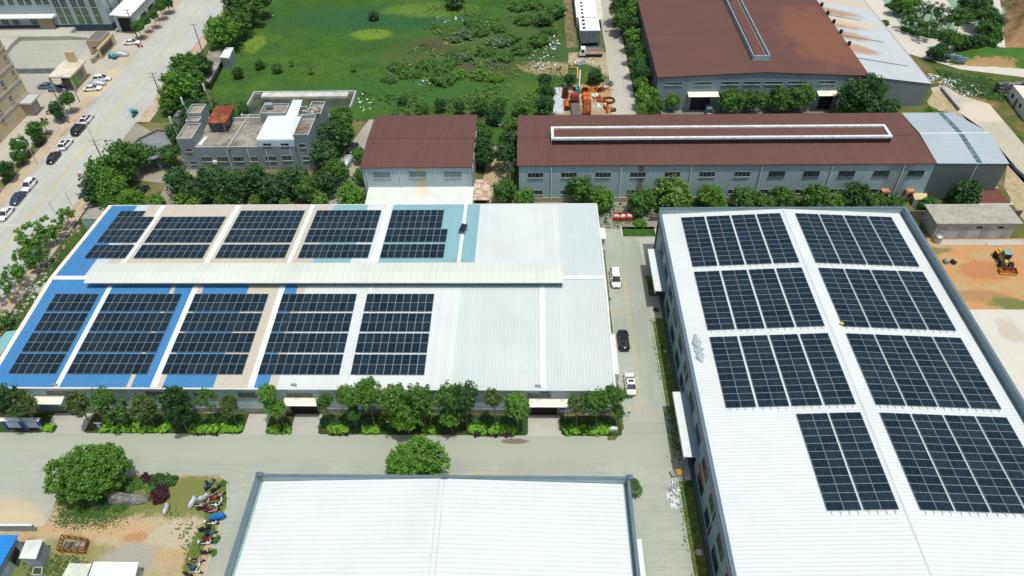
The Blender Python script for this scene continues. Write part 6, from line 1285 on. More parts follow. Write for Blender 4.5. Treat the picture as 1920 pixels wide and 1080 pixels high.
# rusty open frame with planks
t=empty('steel_frame_skip',P3(140,1022,0),label='rusty rectangular steel frame holding dark planks on the plot',cat='steel frame'); q=[P3(*p,.0) for p in ((112,1035),(162,1039),(168,1016),(121,1009))]
for z in (.15,1.0):
    for i in range(4): b=MB(); a_,c_=q[i],q[(i+1)%4]; b.bar((a_[0],a_[1],z),(c_[0],c_[1],z),.1,.1); part(b,'rail',M['rust'],t)
for i in range(4):
    a_,c_=q[i],q[(i+1)%4]
    for k in range(4): f=k/4; b=MB(); x_,y_=a_[0]*(1-f)+c_[0]*f,a_[1]*(1-f)+c_[1]*f; b.box(x_-.05,x_+.05,y_-.05,y_+.05,0,1.0); part(b,'upright',M['rust'],t)
rg=random.Random(4)
mpl=[simple('grey plank',(.14,.13,.11),.9),simple('dark plank',(.06,.055,.05),.9),simple('brown plank',(.2,.12,.08),.9)]
for k in range(13):
    f=k/13; x_=q[0][0]+.35+(q[1][0]-q[0][0]-.5)*f; b=MB(); b.bar((x_,q[0][1]+.2,.3+.06*rg.random()),(x_+.15,q[0][1]+1.35,.3+.06*rg.random()),.2,.08); part(b,'plank',mpl[rg.randrange(3)],t)
b=MB(); b.box(q[2][0]-1.6,q[2][0]-.3,q[2][1]-.8,q[2][1]-.3,.25,.35); part(b,'plank',M['trim'],t,'pale board in the corner of the frame')
# landscape rock
t=MB(); rg=random.Random(9)
rings=[]
for k,(xx,hw,z) in enumerate(((-3.0,.25,.7),(-2.8,.7,1.5),(-2.2,.95,1.9),(-1.3,.9,1.75),(-.5,.85,1.45),(.2,.8,1.2),(1.0,.85,1.25),(1.9,.75,1.05),(2.5,.5,.7),(2.9,.15,.4))):
    rings.append([(xx+rg.uniform(-.1,.1),-hw*rg.uniform(.95,1.15),-.05),(xx,-hw*rg.uniform(.9,1.1),z*.35),(xx+rg.uniform(-.1,.1),-hw*.75*rg.uniform(.85,1.1),z*.8),(xx,-hw*.2,z*rg.uniform(.93,1.07)),(xx,hw*.45,z*rg.uniform(.85,1)),(xx,hw*.9,z*.5),(xx,hw,-.05)])
t.loft(rings); x,y=W(242,934,.6); rk=patchy('grey landscape rock',[(.26,.26,.25),(1.2,.4,.6,(.16,.16,.155)),(3,.55,.7,(.36,.36,.34))],bump=.3)
o=t.build('landscape_rock',rk,loc=(x,y,0)); tag(o,'long grey landscape rock lying below the big round-crowned tree','rock')
# rocks along the street verge
rg=random.Random(12); b=MB()
for k in range(90):
    f=rg.random(); x_=-98.3+rg.uniform(0,1.8); y_=72+f*52; b.ell((x_,y_,.1),(rg.uniform(.15,.5),rg.uniform(.15,.5),rg.uniform(.1,.35)),7,4,noise=.25,seed=k)
o=b.build('verge_stones',simple('pale verge stones',(.3,.27,.23),.9,var=.3,scale=2)); tag(o,'jumbled pale stones along the street verge left of the blue roof',kind='stuff')
rg=random.Random(13); b=MB()
for k in range(60):
    x_,y_=W(rg.gauss(78,9),rg.gauss(548,9),0); b.ell((x_,y_,.2),(rg.uniform(.15,.4),rg.uniform(.15,.4),rg.uniform(.08,.25)),7,4,noise=.25,seed=k)
o=b.build('pale_bags',simple('pale rubble',(.36,.38,.3),.9,var=.3,scale=2)); tag(o,'pale rubble spilled in the grass beside the blue roof',kind='stuff')
# manhole covers
for u,v,r_,lb in ((1225,600,.35,'round pale manhole cover in the verge, far end'),(1247,658,.4,'square grey manhole cover in the wall\'s shade'),(1291,880,.4,'square pale cover in the shaded verge, near'),(1310,1036,.5,'round pale cover low in the shaded verge')):
    x,y=W(u,v,.02); b=MB(); b.tube((0,0,0),(0,0,.06),r_,n=16 if 'round' in lb else 4); o=b.build('manhole_cover',M['cconc'],loc=(x,y,.0)); tag(o,lb,'manhole cover')
# handcart and tools at the lane edge
x,y=W(1273,885,.3); t=empty('handcart',(x,y,0),rz=.2,label='yellow-slatted handcart with long handle at the lane edge',cat='cart'); 
for k in range(6): b=MB(); b.box(-.5,.5,-.6+k*.22,-.45+k*.22,.4,.46); b.build('slat',M['yellow'],t)
for sy in (-.55,.55): b=MB(); b.tube((sy-.05,0,.25),(sy+.05,0,.25),.25,n=12); b.build('wheel',M['rubber'],t)
b=MB(); b.tube((0,.6,.4),(-.3,1.9,.9),.05,n=6); b.tube((0,-.6,.4),(.1,-1.9,.3),.05,n=6); b.build('handle',M['steel'],t)
x,y=W(1264,888,.3); b=MB(); b.box(-.35,.3,-.5,.4,0,.5); o=b.build('metal_sheet',M['slategrey'],loc=(x-.2,y,0),rz=.3); tag(o,'dark box standing left of the yellow handcart','box')
# planter-like ladder pieces on lane side wall
for u,v in ((1166,648),(1168,660)): 
    pass
# ================================================================ VEGETATION
LM={'bright':leafmat('bright foliage',(.075,.2,.026),(.155,.35,.05)),'mid':leafmat('mid foliage',(.05,.145,.026),(.11,.25,.045)),'dark':leafmat('dark foliage',(.032,.1,.028),(.07,.175,.042)),
    'olive':leafmat('olive flowering foliage',(.06,.125,.03),(.17,.225,.065)),'lime':leafmat('lime foliage',(.19,.45,.03),(.30,.62,.06)),'grey':leafmat('thin grey green foliage',(.06,.1,.05),(.12,.17,.09)),'purple':leafmat('purple shrub foliage',(.05,.02,.025),(.09,.035,.04)),'reed':leafmat('pale reed foliage',(.09,.16,.07),(.17,.26,.13)),'yellowgreen':leafmat('yellow green foliage',(.09,.2,.03),(.18,.33,.06)),'turf':leafmat('turf blades',(.05,.13,.03),(.085,.18,.04))}
def leaves_mesh(name,cent,crad,per,leaf,seed,mat,core=None,up=.35,longish=1.5):
    rg=np.random.default_rng(seed); n=len(cent)*per
    c=np.repeat(cent,per,0); r=np.repeat(crad,per)[:,None]
    d=rg.normal(size=(n,3)); d/=np.linalg.norm(d,axis=1)[:,None]
    pos=c+d*r*(rg.random((n,1))**.35)
    nr=d*.7+rg.normal(size=(n,3))*.55+np.array([0,0,up]); nr/=np.linalg.norm(nr,axis=1)[:,None]
    a=rg.normal(size=(n,3)); a-=nr*(a*nr).sum(1)[:,None]; a/=np.linalg.norm(a,axis=1)[:,None]; b=np.cross(nr,a)
    s=leaf*(.6+.8*rg.random((n,1))); a=a*s*longish*.5; b=b*s*.5
    v=np.stack([pos-a*1.0,pos+b*.9-a*.1,pos+a,pos-b*.9-a*.1],1).reshape(-1,3)
    ct=np.repeat(rg.random(len(cent)),per); tint=np.clip(.55*ct+.45*rg.random(n),0,1)
    faces=np.arange(n*4).reshape(-1,4)
    me=bpy.data.meshes.new(name)
    vv=[v]; nf=n; fl=[faces]; tt=[tint]
    if core is not None:
        m=MB(); m.ell(core[0],core[1],10,7,noise=.12,seed=seed); cv=np.array(m.v); cf=np.array(m.f)+n*4; vv.append(cv); fl.append(cf); tt.append(np.full(len(cf),.15)); nf+=len(cf)
    V=np.concatenate(vv).astype(np.float32); F=np.concatenate(fl).astype(np.int32)
    me.vertices.add(len(V)); me.vertices.foreach_set('co',V.ravel()); me.loops.add(F.size); me.loops.foreach_set('vertex_index',F.ravel())
    me.polygons.add(len(F)); me.polygons.foreach_set('loop_start',np.arange(0,F.size,4,dtype=np.int32)); me.update(calc_edges=True)
    at=me.attributes.new('tint','FLOAT','FACE'); at.data.foreach_set('value',np.concatenate(tt).astype(np.float32)); me.materials.append(mat); return me
def crown(name,seed,mat,ncl=90,per=36,leaf=.1,crad=.24,rag=.18,lo=-.75,core=.62,lobes=5):
    rg=np.random.default_rng(seed); cs=[];cr=[]
    lob=rg.normal(size=(lobes,3)); lob/=np.linalg.norm(lob,axis=1)[:,None]; la=rg.uniform(.05,.05+rag*1.5,lobes)
    while len(cs)<ncl:
        d=rg.normal(size=3); d/=np.linalg.norm(d)
        if d[2]<lo: continue
        q=.72+sum(la*np.maximum(0,(lob@d))**3)*1.2+rg.normal()*rag*.35
        q=min(q,1.06)*rg.random()**.22
        cs.append(d*q*np.array([1,1,.95])); cr.append(crad*rg.uniform(.65,1.25))
    return leaves_mesh(name,np.array(cs),np.array(cr),per,leaf,seed+99,mat,core=((0,0,-.03),(core,core,core*.9)) if core else None)
CR={}
for i,k in enumerate(('bright','mid','dark')):
    CR[k]=[crown('crown',10*i+j,LM[k],95,34,.105,.24,.22) for j in range(3)]
CR['big']=[crown('crown',71,LM['bright'],420,42,.05,.12,.14,core=.6),crown('crown',72,LM['mid'],420,42,.05,.12,.2,core=.6)]
CR['olive']=[crown('crown',80+j,LM['olive'],80,36,.12,.24,.15,core=.6) for j in range(2)]
CR['lime']=[crown('crown',90+j,LM['lime'],60,34,.12,.28,.25,lo=-.3,core=.55) for j in range(2)]
CR['yellowgreen']=[crown('crown',95+j,LM['yellowgreen'],90,34,.11,.24,.22,core=.6) for j in range(2)]
CR['loose']=[crown('crown',100+j,LM['mid'],34,36,.13,.26,.5,core=None,lobes=7) for j in range(3)]
CR['looseb']=[crown('crown',110+j,LM['bright'],34,36,.14,.26,.5,core=None,lobes=7) for j in range(2)]
CR['thin']=[crown('crown',120+j,LM['grey'],30,26,.11,.24,.5,core=None,lobes=7) for j in range(2)]
CR['reed']=[crown('crown',130+j,LM['reed'],60,30,.14,.22,.35,lo=-.2,core=.5) for j in range(2)]
CR['tall']=[crown('crown',140+j,LM['dark'],120,40,.1,.22,.25,lo=-.95,core=.55,lobes=8) for j in range(2)]
def trunk_mesh(seed):
    rg=random.Random(seed); b=MB(); b.tube((0,0,0),(.02,0,.55),.055,.04,n=7); b.tube((.02,0,.55),(.0,.02,.85),.04,.018,n=6)
    for k in range(5):
        a=rg.uniform(0,6.28); z=rg.uniform(.4,.62); b.tube((.01,0,z),(math.cos(a)*.28,math.sin(a)*.28,z+.25),.022,.009,n=5)
    return b.mesh('trunk',M['bark'])
TR=[trunk_mesh(k) for k in range(3)]
rgT=random.Random(77)
def tree(u,v,rpx,zc,k,label,group=None,hz=1.0,name='broadleaf_tree',y=None,at=None):
    y_given=y
    """u,v: crown centre in the photograph, zc: its height above ground, rpx: crown radius in photo pixels"""
    if y is not None: x,zc=WY(u,v,y)
    elif at: x,y=at
    else: x,y=W(u,v,zc)
    p=np.array([x,y,zc-H]); dist=p@_f; r=rpx*dist/F_PX
    hh=min(r*hz,zc*.97)
    t=empty(name,(x,y,0),rz=rgT.uniform(0,6.28),label=label,cat='tree' if name!='shrub' else 'shrub',group=group)
    inst('trunk',TR[rgT.randrange(3)],t,sc=(r*.9,r*.9,zc*1.1)); 
    ms=CR[k]; s=(1.0 if y_given is not None and u<1170 and v>700 else 1.08) if k!='big' else 1.0
    inst('crown',ms[rgT.randrange(len(ms))],t,(0,0,zc),0,(r*s,r*s,hh*s)); return t
def shrub(u,v,rpx,k,label,group=None,h=.8,z=.3):
    x,y=W(u,v,z); p=np.array([x,y,z-H]); r=rpx*(p@_f)/F_PX; t=empty('shrub',(x,y,0),rz=rgT.uniform(0,6.28),label=label,cat='shrub',group=group)
    ms=CR[k]; inst('foliage',ms[rgT.randrange(len(ms))],t,(0,0,r*h*.45),0,(r*1.1,r*1.1,r*h)); b=MB(); b.tube((0,0,0),(0,0,r*h*.5),.06,n=5); b.build('stem',M['bark'],t); return t
gA='trees in front of the striped workshop'
for u,v,r_,k,hz,yy,lb in ((8,748,30,'dark',1.1,68.6,'dark green tree cut by the left edge beside the notice boards'),(42,757,24,'olive',1.35,68.8,'olive-tinged tree directly behind the notice boards'),(147,760,23,'olive',1.35,68.8,'olive-tinged tree right of the rust-streaked white canopy'),
 (190,748,22,'mid',1.0,69.3,'mid green tree just right of the first skylight strip'),(215,768,24,'loose',1.1,69.0,'loose feathery tree left of the second skylight strip'),(270,765,25,'olive',1.15,69.0,'olive green tree left of the tall dark tree'),
 (327,762,29,'tall',1.6,68.3,'tallest dark green tree rising over the near eave'),(385,748,19,'loose',1.1,69.4,'small airy tree between tall dark tree and slim olive one'),(428,762,18,'olive',1.35,69.1,'slim olive tree left of the loading step'),
 (500,738,20,'bright',1.0,69.3,'upper fresh green tree beside the blue sliver of roof'),(518,762,21,'bright',1.0,68.8,'fresh green tree left of the first doorway canopy'),(608,752,16,'mid',1.3,69.4,'narrow tree just right of the first doorway canopy'),
 (650,742,21,'bright',1.1,69.2,'green tree left of the tallest pale-trunked tree'),(688,738,27,'bright',1.2,69.0,'tall fresh green tree with bare leaning trunk'),(662,772,16,'mid',1.0,68.6,'low green tree beneath the tall leaning one'),
 (737,748,30,'bright',1.1,69.2,'bright tree over the eave at the left of the big clump'),(760,778,32,'bright',1.0,68.3,'lowest and brightest tree of the big clump'),(790,750,30,'mid',1.2,69.0,'darker tree at the right of the big clump'),
 (838,745,25,'mid',1.2,69.0,'green tree left of the pair nearest the grey roof end'),(870,748,28,'dark',1.3,69.0,'dark tree with shadowed crown right of the pair'),(845,780,22,'bright',.9,68.4,'low fresh tree between the pair'),
 (926,748,19,'olive',1.0,69.3,'small round yellow-flowered tree on a thin stem'),(970,760,26,'bright',1.0,68.9,'round green tree left of the wide dark doorway'),(1083,758,21,'olive',1.05,69.0,'round olive tree right of the wide dark doorway'),
 (1122,752,27,'mid',1.1,69.0,'green tree at the workshop corner'),(1150,738,20,'mid',1.1,70.0,'tree poking over the roof corner by the lane'),(1160,770,13,'mid',1.1,69.6,'small tree at the lane corner of the workshop')):
    tree(u,v,r_,3,k,lb,gA,hz,y=yy-.8)
# lime hedges in front of the workshop: one clipped bed each
def hedge(label,pts_,w_,h,k,seed,group=None,name='hedge',dens=70):
    rg=np.random.default_rng(seed); cs=[];ln=0
    for p,q in zip(pts_[:-1],pts_[1:]): ln+=math.dist(p,q)
    n=int(ln*w_*dens/14)+6; ps=np.array(pts_,float)
    seg=np.array([math.dist(p,q) for p,q in zip(pts_[:-1],pts_[1:])]); cum=np.concatenate([[0],np.cumsum(seg)])
    for _ in range(n):
        s=rg.random()*ln; i=min(len(seg)-1,int(np.searchsorted(cum,s,'right')-1)); f=(s-cum[i])/seg[i]; c=ps[i]*(1-f)+ps[i+1]*f; d=(ps[i+1]-ps[i])/seg[i]; nn=np.array([-d[1],d[0]])
        c=c+nn*rg.uniform(-.5,.5)*w_; cs.append([c[0],c[1],h*rg.uniform(.35,.95)*(.8+.4*rg.random())])
    me=leaves_mesh('foliage',np.array(cs),np.full(len(cs),.32),26,.2,seed+5,LM[k])
    t=empty(name,(pts_[0][0],pts_[0][1],0),label=label,cat=name,group=group); o=inst('foliage',me,None); child_world(o,t); o['kind']='stuff'
    b=MB()
    for p,q in zip(pts_[:-1],pts_[1:]): b.bar((*p,h*.3),(*q,h*.3),w_*.8,h*.6)
    part(b,'stems',LM['dark'],t); return t
gh='lime hedges in front of the workshop'
for i,(u0,u1,lb) in enumerate(((84,105,'short lime hedge beside the notice boards'),(190,262,'lime hedge under the trees left of the tall dark tree'),(268,318,'lime hedge between olive tree and tall dark tree'),(360,412,'lime hedge right of the tall dark tree'),(418,456,'short lime hedge ending at the loading step'),(506,548,'lime hedge left of the first doorway'),(620,655,'short lime hedge right of the first doorway'),(682,712,'short lime hedge at the bare leaning trunk'),(795,815,'tiny lime shrub right of the big clump'),(880,912,'lime hedge left of the small flowered tree'),(918,968,'lime hedge left of the wide doorway ramp'),(1058,1100,'longest clipped lime hedge right of the wide doorway ramp'),(1104,1145,'lime hedge ending at the white box sign'))):
    p,q=W(u0,799,.4),W(u1,799,.4); yy=68.0; hedge(lb,[(p[0],yy),(q[0],yy)],1.2,.9,'lime',200+i,gh,dens=120)
for i,(u0,u1,lb) in enumerate(((365,410,'low purple edging below the lime hedge, left part'),(618,655,'low purple edging right of the first doorway'),(890,965,'low purple edging left of the wide doorway'))):
    p,q=W(u0,805,.2),W(u1,805,.2); hedge(lb,[(p[0],67.35),(q[0],67.35)],.5,.4,'purple',230+i,'purple edging plants',dens=90)
for i,(u0,u1,lb) in enumerate(((190,455,'dark hedge behind the left lime hedges'),(600,975,'dark hedge along the middle of the workshop front'),(1050,1150,'dark hedge behind the longest lime hedge'))):
    p,q=W(u0,790,.4),W(u1,790,.4); hedge(lb,[(p[0],69.4),(q[0],69.4)],2.0,.8,'mid',240+i,'dark hedges along the workshop wall',dens=60)
# rear trees
gR='trees behind the striped workshop'
for u,v,r_,zc,k,lb in ((228,300,38,5.0,'mid','large round tree beside the street drive, uppermost of its clump'),(262,290,26,4.5,'mid','green tree touching the gate canopy'),(190,330,32,4.5,'mid','tree leaning over the street edge'),(175,358,25,4,'dark','dark tree at the street side above the pump hut'),(208,352,30,4,'bright','bright green tree in the middle of the street clump'),(245,375,22,3,'bright','fresh bright tree above the blue roof corner'),(206,385,20,2.5,'mid','low tree against the roof corner'),
 (295,378,15,2.2,'yellowgreen','small lime green tree behind the first skylight strip'),(356,373,25,2.6,'yellowgreen','lime green round tree behind the cream roof'),(422,377,17,2.2,'yellowgreen','small lime tree second along the cream roof'),(480,379,13,2.0,'yellowgreen','little lime tree third along the roof edge'),(535,381,11,1.9,'yellowgreen','tiny lime tree fourth along the roof edge'),(599,374,16,2.2,'yellowgreen','little lime tree by the car lane corner'),(661,367,26,3,'bright','bright round tree beside the white lean-to'),
 (338,340,28,4.0,'dark','dark tree at the left end of the office row'),(368,357,27,3.6,'dark','dark low tree in the office row, second'),(402,340,29,4.2,'dark','dark tree below the office windows, third'),(438,350,31,4,'dark','dark tree in the middle of the office row'),(478,338,29,4.2,'dark','dark tree under the white-roofed storey'),(515,352,31,4,'dark','broad dark tree in the office row, near side'),(552,338,29,4.2,'dark','dark tree below the office right tower'),(575,352,24,4,'mid','dark tree at the right end of the office row'),
 (330,255,20,4,'dark','dark tree filling the gap beside the gate canopy'),(318,290,18,3.5,'mid','tree in the gap between gate canopy and office'),(610,290,26,5,'dark','dark tree against the office tower wall'),(622,250,28,6,'dark','dark tree beside the basin and office'),(640,222,22,5,'mid','tree at the basin corner'),(632,318,24,4,'mid','tree beside the pale covered car'),(604,345,24,3.5,'dark','dark tree where the car lane bends'),(645,250,18,4,'mid','tree overhanging the black car'),(672,290,13,2.5,'bright','small tree against the brown-roofed hall'),(676,330,15,2.5,'mid','small round tree at the hall corner above the lean-to'),
 (906,247,18,4.5,'mid','light green tree right of the brown-roofed hall'),(903,280,21,5,'dark','dark round tree right of the brown-roofed hall'),(912,295,16,4,'dark','dark tree above the rusty shed'),(958,235,17,5,'mid','green tree left of the long hall, uppermost'),(952,262,19,5,'dark','dark tree left of the long hall, middle'),(948,285,20,5,'dark','dark tree left of the long hall, lower'),(952,320,21,4.5,'thin','grey green tree at the long hall corner'),(947,356,22,3.5,'mid','leafy tree at the striped workshop\'s white end'),(982,372,20,2.6,'bright','light green tree behind the white roof end'),
 (1090,352,27,4,'mid','tree in front of the long hall, first from the left'),(1132,372,22,3,'bright','tree above the lane end'),(1204,377,27,3.2,'mid','tree right of the red bins'),(1266,364,34,3.8,'yellowgreen','brightest lime tree in front of the long hall'),(1336,368,24,3.4,'bright','round green tree right of the brightest lime one'),(1396,372,25,3.2,'mid','tree under the sixth hall window'),(1428,378,20,2.6,'mid','low tree under the seventh hall window'),(1465,371,25,3.2,'mid','tree under the eighth hall window'),(1530,368,27,3.4,'mid','tree under the ninth hall window'),(1565,380,18,2.4,'bright','low tree under the tenth hall window'),(1600,367,26,3.4,'dark','dark tree left of the rusty fan housings'),(1640,380,20,2.2,'mid','low bush tree between the fan housings'),(1676,382,18,2.0,'mid','bush below the last hall window'),(1741,381,14,1.8,'mid','small tree by the yellowish lid'),(1810,367,27,3.4,'dark','dark round tree in front of the grey hall extension')):
    tree(u,v,r_,zc,k,lb,gR,1.0)
gG='trees around the brown warehouse'
for u,v,r_,zc,k,lb in ((1262,188,14,3,'bright','light green tree by the brown warehouse corner window'),(1370,188,23,4.5,'mid','tree right of the rusty canopy'),(1412,186,20,4.5,'mid','second tree right of the rusty canopy'),(1462,184,23,4.5,'mid','tree under the middle warehouse windows'),(1505,180,24,5,'mid','tree left of the tall dark doorway'),(1605,180,29,6,'dark','large dark tree at the extension corner, left crown'),(1628,165,27,7,'dark','large dark tree covering the roof corner'),(1632,195,26,4.5,'dark','dark tree in the extension corner, lower crown'),(1665,205,20,3.5,'dark','dark tree below the small white canopy'),(1585,205,17,2.5,'mid','round bush left of the dark corner trees'),
 (1168,10,24,6,'mid','tree at the top of the row beside the warehouse'),(1195,22,20,6,'bright','bright tree at the top against the brown roof'),(1165,36,20,5,'mid','tree in the warehouse side row near the portable building'),(1190,50,17,5,'dark','dark tree against the warehouse wall, upper'),(1187,70,17,4.5,'bright','bright tree beside the warehouse wall'),(1193,95,17,4.5,'mid','green tree by the warehouse side, level with the truck'),(1198,118,18,4.5,'mid','round tree in the side row below the truck'),(1202,140,18,4.5,'dark','dark tree in the side row beside the scrap yard'),(1204,158,14,3.5,'bright','small bright tree in the side row'),(1212,182,21,3.8,'bright','broad tree at the corner of side row and front'),(1228,200,18,3,'mid','low tree at the foot of the side row'),(1205,205,14,2.5,'bright','small tree at the bottom of the side road')):
    tree(u,v,r_,zc,k,lb,gG,1.0)
gF='trees around the field'
for u,v,r_,zc,k,lb in ((335,165,32,5.5,'bright','big bright round tree beside the street, lower of the pair'),(350,128,30,6,'mid','big round tree beside the street, upper of the pair'),(372,125,24,5,'dark','dark crown behind the upper round tree'),(318,190,20,3.5,'bright','low crown under the bright round tree'),(360,160,24,5,'mid','crown between the round trees and the lean-to'),
 (412,60,32,6,'bright','clipped round tree beside the upper street'),(440,38,26,6,'mid','round tree above the upper clipped tree'),(462,15,26,6,'mid','round tree near the top edge by the field'),(485,-2,22,6,'dark','dark tree at the top edge of the field corner'),(445,10,22,6,'dark','dark tree at the top edge behind the row'),
 (388,200,22,3.5,'mid','tree behind the brown-roofed glass room'),(360,210,22,3.5,'dark','dark tree left of the office roof'),(425,205,14,2.5,'mid','small tree at the office back wall'),(455,200,12,2,'mid','bush between office and basin'),
 (1022,150,13,3.5,'dark','dark tree at the field edge above the steel deck'),(1026,172,15,4,'dark','dark tree left of the steel deck, upper'),(1022,195,18,4,'dark','dark tree left of the steel deck, lower'),(1068,148,12,2.5,'dark','dark bush left of the orange beam'),(1115,142,14,2.5,'dark','dark bush above the black bundle'),
 (755,190,10,2.5,'dark','small dark tree above the brown-roofed hall, first'),(790,205,14,2,'mid','bush above the brown-roofed hall'),(826,195,10,2.5,'dark','small dark tree above the brown-roofed hall, second'),(862,198,10,2.8,'dark','small dark tree above the brown-roofed hall, third'),(900,195,15,3.2,'mid','yellowish small tree near the hall\'s right corner'),(935,195,15,3.2,'mid','small tree right of the hall, before the sandy path'),(925,215,18,2.5,'dark','dark bush at the head of the sandy path'),(975,205,17,2.5,'mid','bush above the long hall\'s left end'),(750,215,18,1.5,'mid','wide bush at the brown-roofed hall\'s back edge'),(445,135,10,2,'dark','lone dark bush in the left of the field'),(487,120,9,1.5,'mid','small bush by the field\'s left middle'),(520,128,9,1.4,'mid','two-lobed bush in the lower left field'),(700,28,11,1.5,'dark','dark bush in the upper field'),(852,0,20,2.5,'dark','dark shrub mass at the top of the field'),(1040,20,18,2,'mid','shrub beside the brown path'),(1020,35,16,2,'mid','second shrub beside the brown path'),(1012,75,18,1.5,'mid','low shrub left of the rubbish by the track')):
    tree(u,v,r_,zc,k,lb,gF,1.0)
for i,(u,v,r_,k,lb) in enumerate(((886,45,16,'mid','green thicket bush at the top of the reedy group'),(870,70,18,'reed','pale reedy bush at the top of the thicket'),(855,75,13,'reed','smaller pale reedy bush at the thicket\'s left tip'),(900,60,18,'mid','green bush right of the top reedy one'),(868,110,17,'reed','palest spiky reed clump at the thicket foot'),(850,100,12,'mid','small dark bush left of the palest reed clump'),(930,85,20,'reed','broad reedy bush in the thicket centre'),(910,100,18,'mid','green bush between palest reeds and broad reedy bush'),(945,110,18,'mid','green bush at the thicket\'s lower right'),(955,75,18,'mid','green bush right of the broad reedy one'),(980,95,18,'mid','bush at the thicket\'s right end'),(935,55,15,'mid','bush above the broad reedy one'),
 (745,128,18,'mid','leftmost bush of the low bright hedge-like patch'),(770,140,18,'mid','second bush of the low patch above the rubbish'),(800,122,18,'mid','third bush of the low patch in mid field'),(825,130,20,'mid','rounded bush in mid field beside the rubbish'),(848,118,14,'mid','small bush under the dark left thicket tip'),(830,150,22,'mid','dome-shaped bush lowest in mid field'),(860,140,16,'bright','fresh green bush right of the dome-shaped one'),(730,150,14,'mid','small bush left of the pale rubbish'),(905,142,20,'yellowgreen','yellow green sprawling bush below the thicket'),(930,148,16,'bright','fresh bush right of the yellow green one'),(985,40,18,'mid','bush left of the brown path, upper'),(1000,10,18,'mid','bush near the top edge left of the brown path'),(1030,60,15,'mid','bush beside the brown path level with the vents'),(975,15,18,'mid','bush near the top edge above the thicket'))):
    shrub(u,v,r_,k,lb,'scrub thicket in the field',.5)
gS='small trees along the street'
for u,v,r_,zc,k,lb in ((125,186,13,4,'mid','round forecourt tree just below the lime poster'),(104,203,14,3.6,'dark','two-lobed forecourt tree beside the bare utility pole'),(110,216,9,2.2,'dark','low second lobe tree under the bare utility pole'),(64,243,16,3.6,'mid','forecourt tree above the street lamp head'),(38,270,15,3.5,'mid','tree beside the street lamp arm'),(68,258,9,2.5,'dark','small dark tree below the forecourt tree'),(35,292,13,2.5,'mid','bushy tree in the verge left of the lamp foot'),(8,318,17,3,'dark','dark tree cut by the left edge above the kerbside cars'),(258,50,11,4,'mid','slim tree by the white shed\'s open end'),(272,38,9,4,'mid','small street tree second from the white shed end'),(286,27,10,4.5,'mid','small street tree beside the upper lamp'),(298,12,11,4.5,'mid','small street tree near the top edge'),(312,3,12,4,'dark','dark street tree at the top edge'),
 (122,402,14,3.5,'looseb','sapling nearest the pump hut'),(92,428,20,3.6,'looseb','second sapling from the pump hut'),(62,445,24,4,'looseb','broad sapling over the street verge'),(66,480,22,3,'loose','low sapling with dark shade at the verge'),(40,478,14,3.5,'looseb','thin sapling left of the low one'),(26,512,18,3.6,'looseb','sapling over the pale stones'),(4,540,18,3.5,'loose','sapling cut by the left edge'),(0,600,17,2.5,'loose','dark shrubby tree at the left edge below the stayed poles')):
    tree(u,v,r_,zc,k,lb,gS,1.0,name='street_tree')
def palm(u,v,h,r_,label,n=12):
    x,y=W(u,v,0); t=empty('palm_tree',(x,y,0),label=label,cat='palm',group='palms'); b=MB(); b.tube((0,0,0),(.05,0,h),.12,.08,n=7); b.build('trunk',M['bark'],t)
    for k in range(n):
        a=6.28*k/n+.2; b=MB(); pr=[(0,0,h),(.35,0,h+.3),(.75,0,h+.15),(1,0,h-.35)]
        for i in range(3):
            p,q=pr[i],pr[i+1]; w0,w1=(.06,.22,.2,.04)[i]*r_,(.06,.22,.2,.04)[i+1]*r_
            b.face([(p[0]*r_,-w0,p[2]-.06),(q[0]*r_,-w1,q[2]-.08),(q[0]*r_,0,q[2]),(p[0]*r_,0,p[2])]); b.face([(p[0]*r_,0,p[2]),(q[0]*r_,0,q[2]),(q[0]*r_,w1,q[2]-.08),(p[0]*r_,w0,p[2]-.06)])
        b.build('frond',LM['olive'],t,rz=a)
palm(91,251,3.0,1.5,'small palm on the forecourt verge'); palm(327,258,3.2,1.5,'small palm between gate canopy and office'); palm(585,140,2.4,1.0,'little palm in the lower left of the field'); palm(665,135,2.2,1.0,'little palm in the middle of the field'); palm(548,125,1.6,.8,'tiny palm in the left of the field'); palm(1190,925,1.2,1.2,'low palm frond tuft at the white building corner'); palm(1187,912,1.0,1.0,'upper frond tuft at the white building corner')
palm(1640,212,1.8,1.3,'small palm under the dark corner trees')
# big trees of the front
tree(166,884,68,5.0,'big','biggest tree, round and pale-speckled, standing on the garden plot',None,.85,y=None)
tree(780,866,58,5.0,'big','big round tree behind the coping of the bottom white roof',None,.95)
# garden plot planting
p=L([(262,893),(335,892),(338,905),(318,918),(290,905)],.4); hedge('flat clipped green hedge bed at the garden corner',L([(285,900),(330,900)],.4),2.0,.7,'turf',301,None,dens=110)
hedge('dark purple hedge sweep beside the clipped green bed',L([(268,893),(300,905),(310,918)],.4),1.2,.6,'purple',302,None,dens=110)
t=shrub(300,930,17,'mid','round purple clipped bush right of the rock',None,.9); t.children[0].data=crown('crown',399,LM['purple'],70,36,.13,.28,.1,lo=-.3,core=.7)
for u,v,r_,k,lb in ((240,912,14,'mid','loose shrub behind the rock'),(262,905,13,'mid','shrub between rock and purple hedge'),(283,915,12,'bright','pale green shrub above the purple bush'),(225,950,12,'mid','low shrub in front of the rock'),(195,945,14,'dark','dark undergrowth below the biggest tree'),(150,950,12,'mid','low shrub at the foot of the biggest tree'),(418,905,6,'mid','weed clump at the kerb bend'),(419,935,6,'mid','weed clump by the kerb beside the cluster'),(404,1010,8,'mid','weed clump by the kerb below the tarpaulin'),(398,1035,7,'bright','fresh weed clump at the lower kerb')): shrub(u,v,r_,k,lb,'garden plot shrubs',.5)
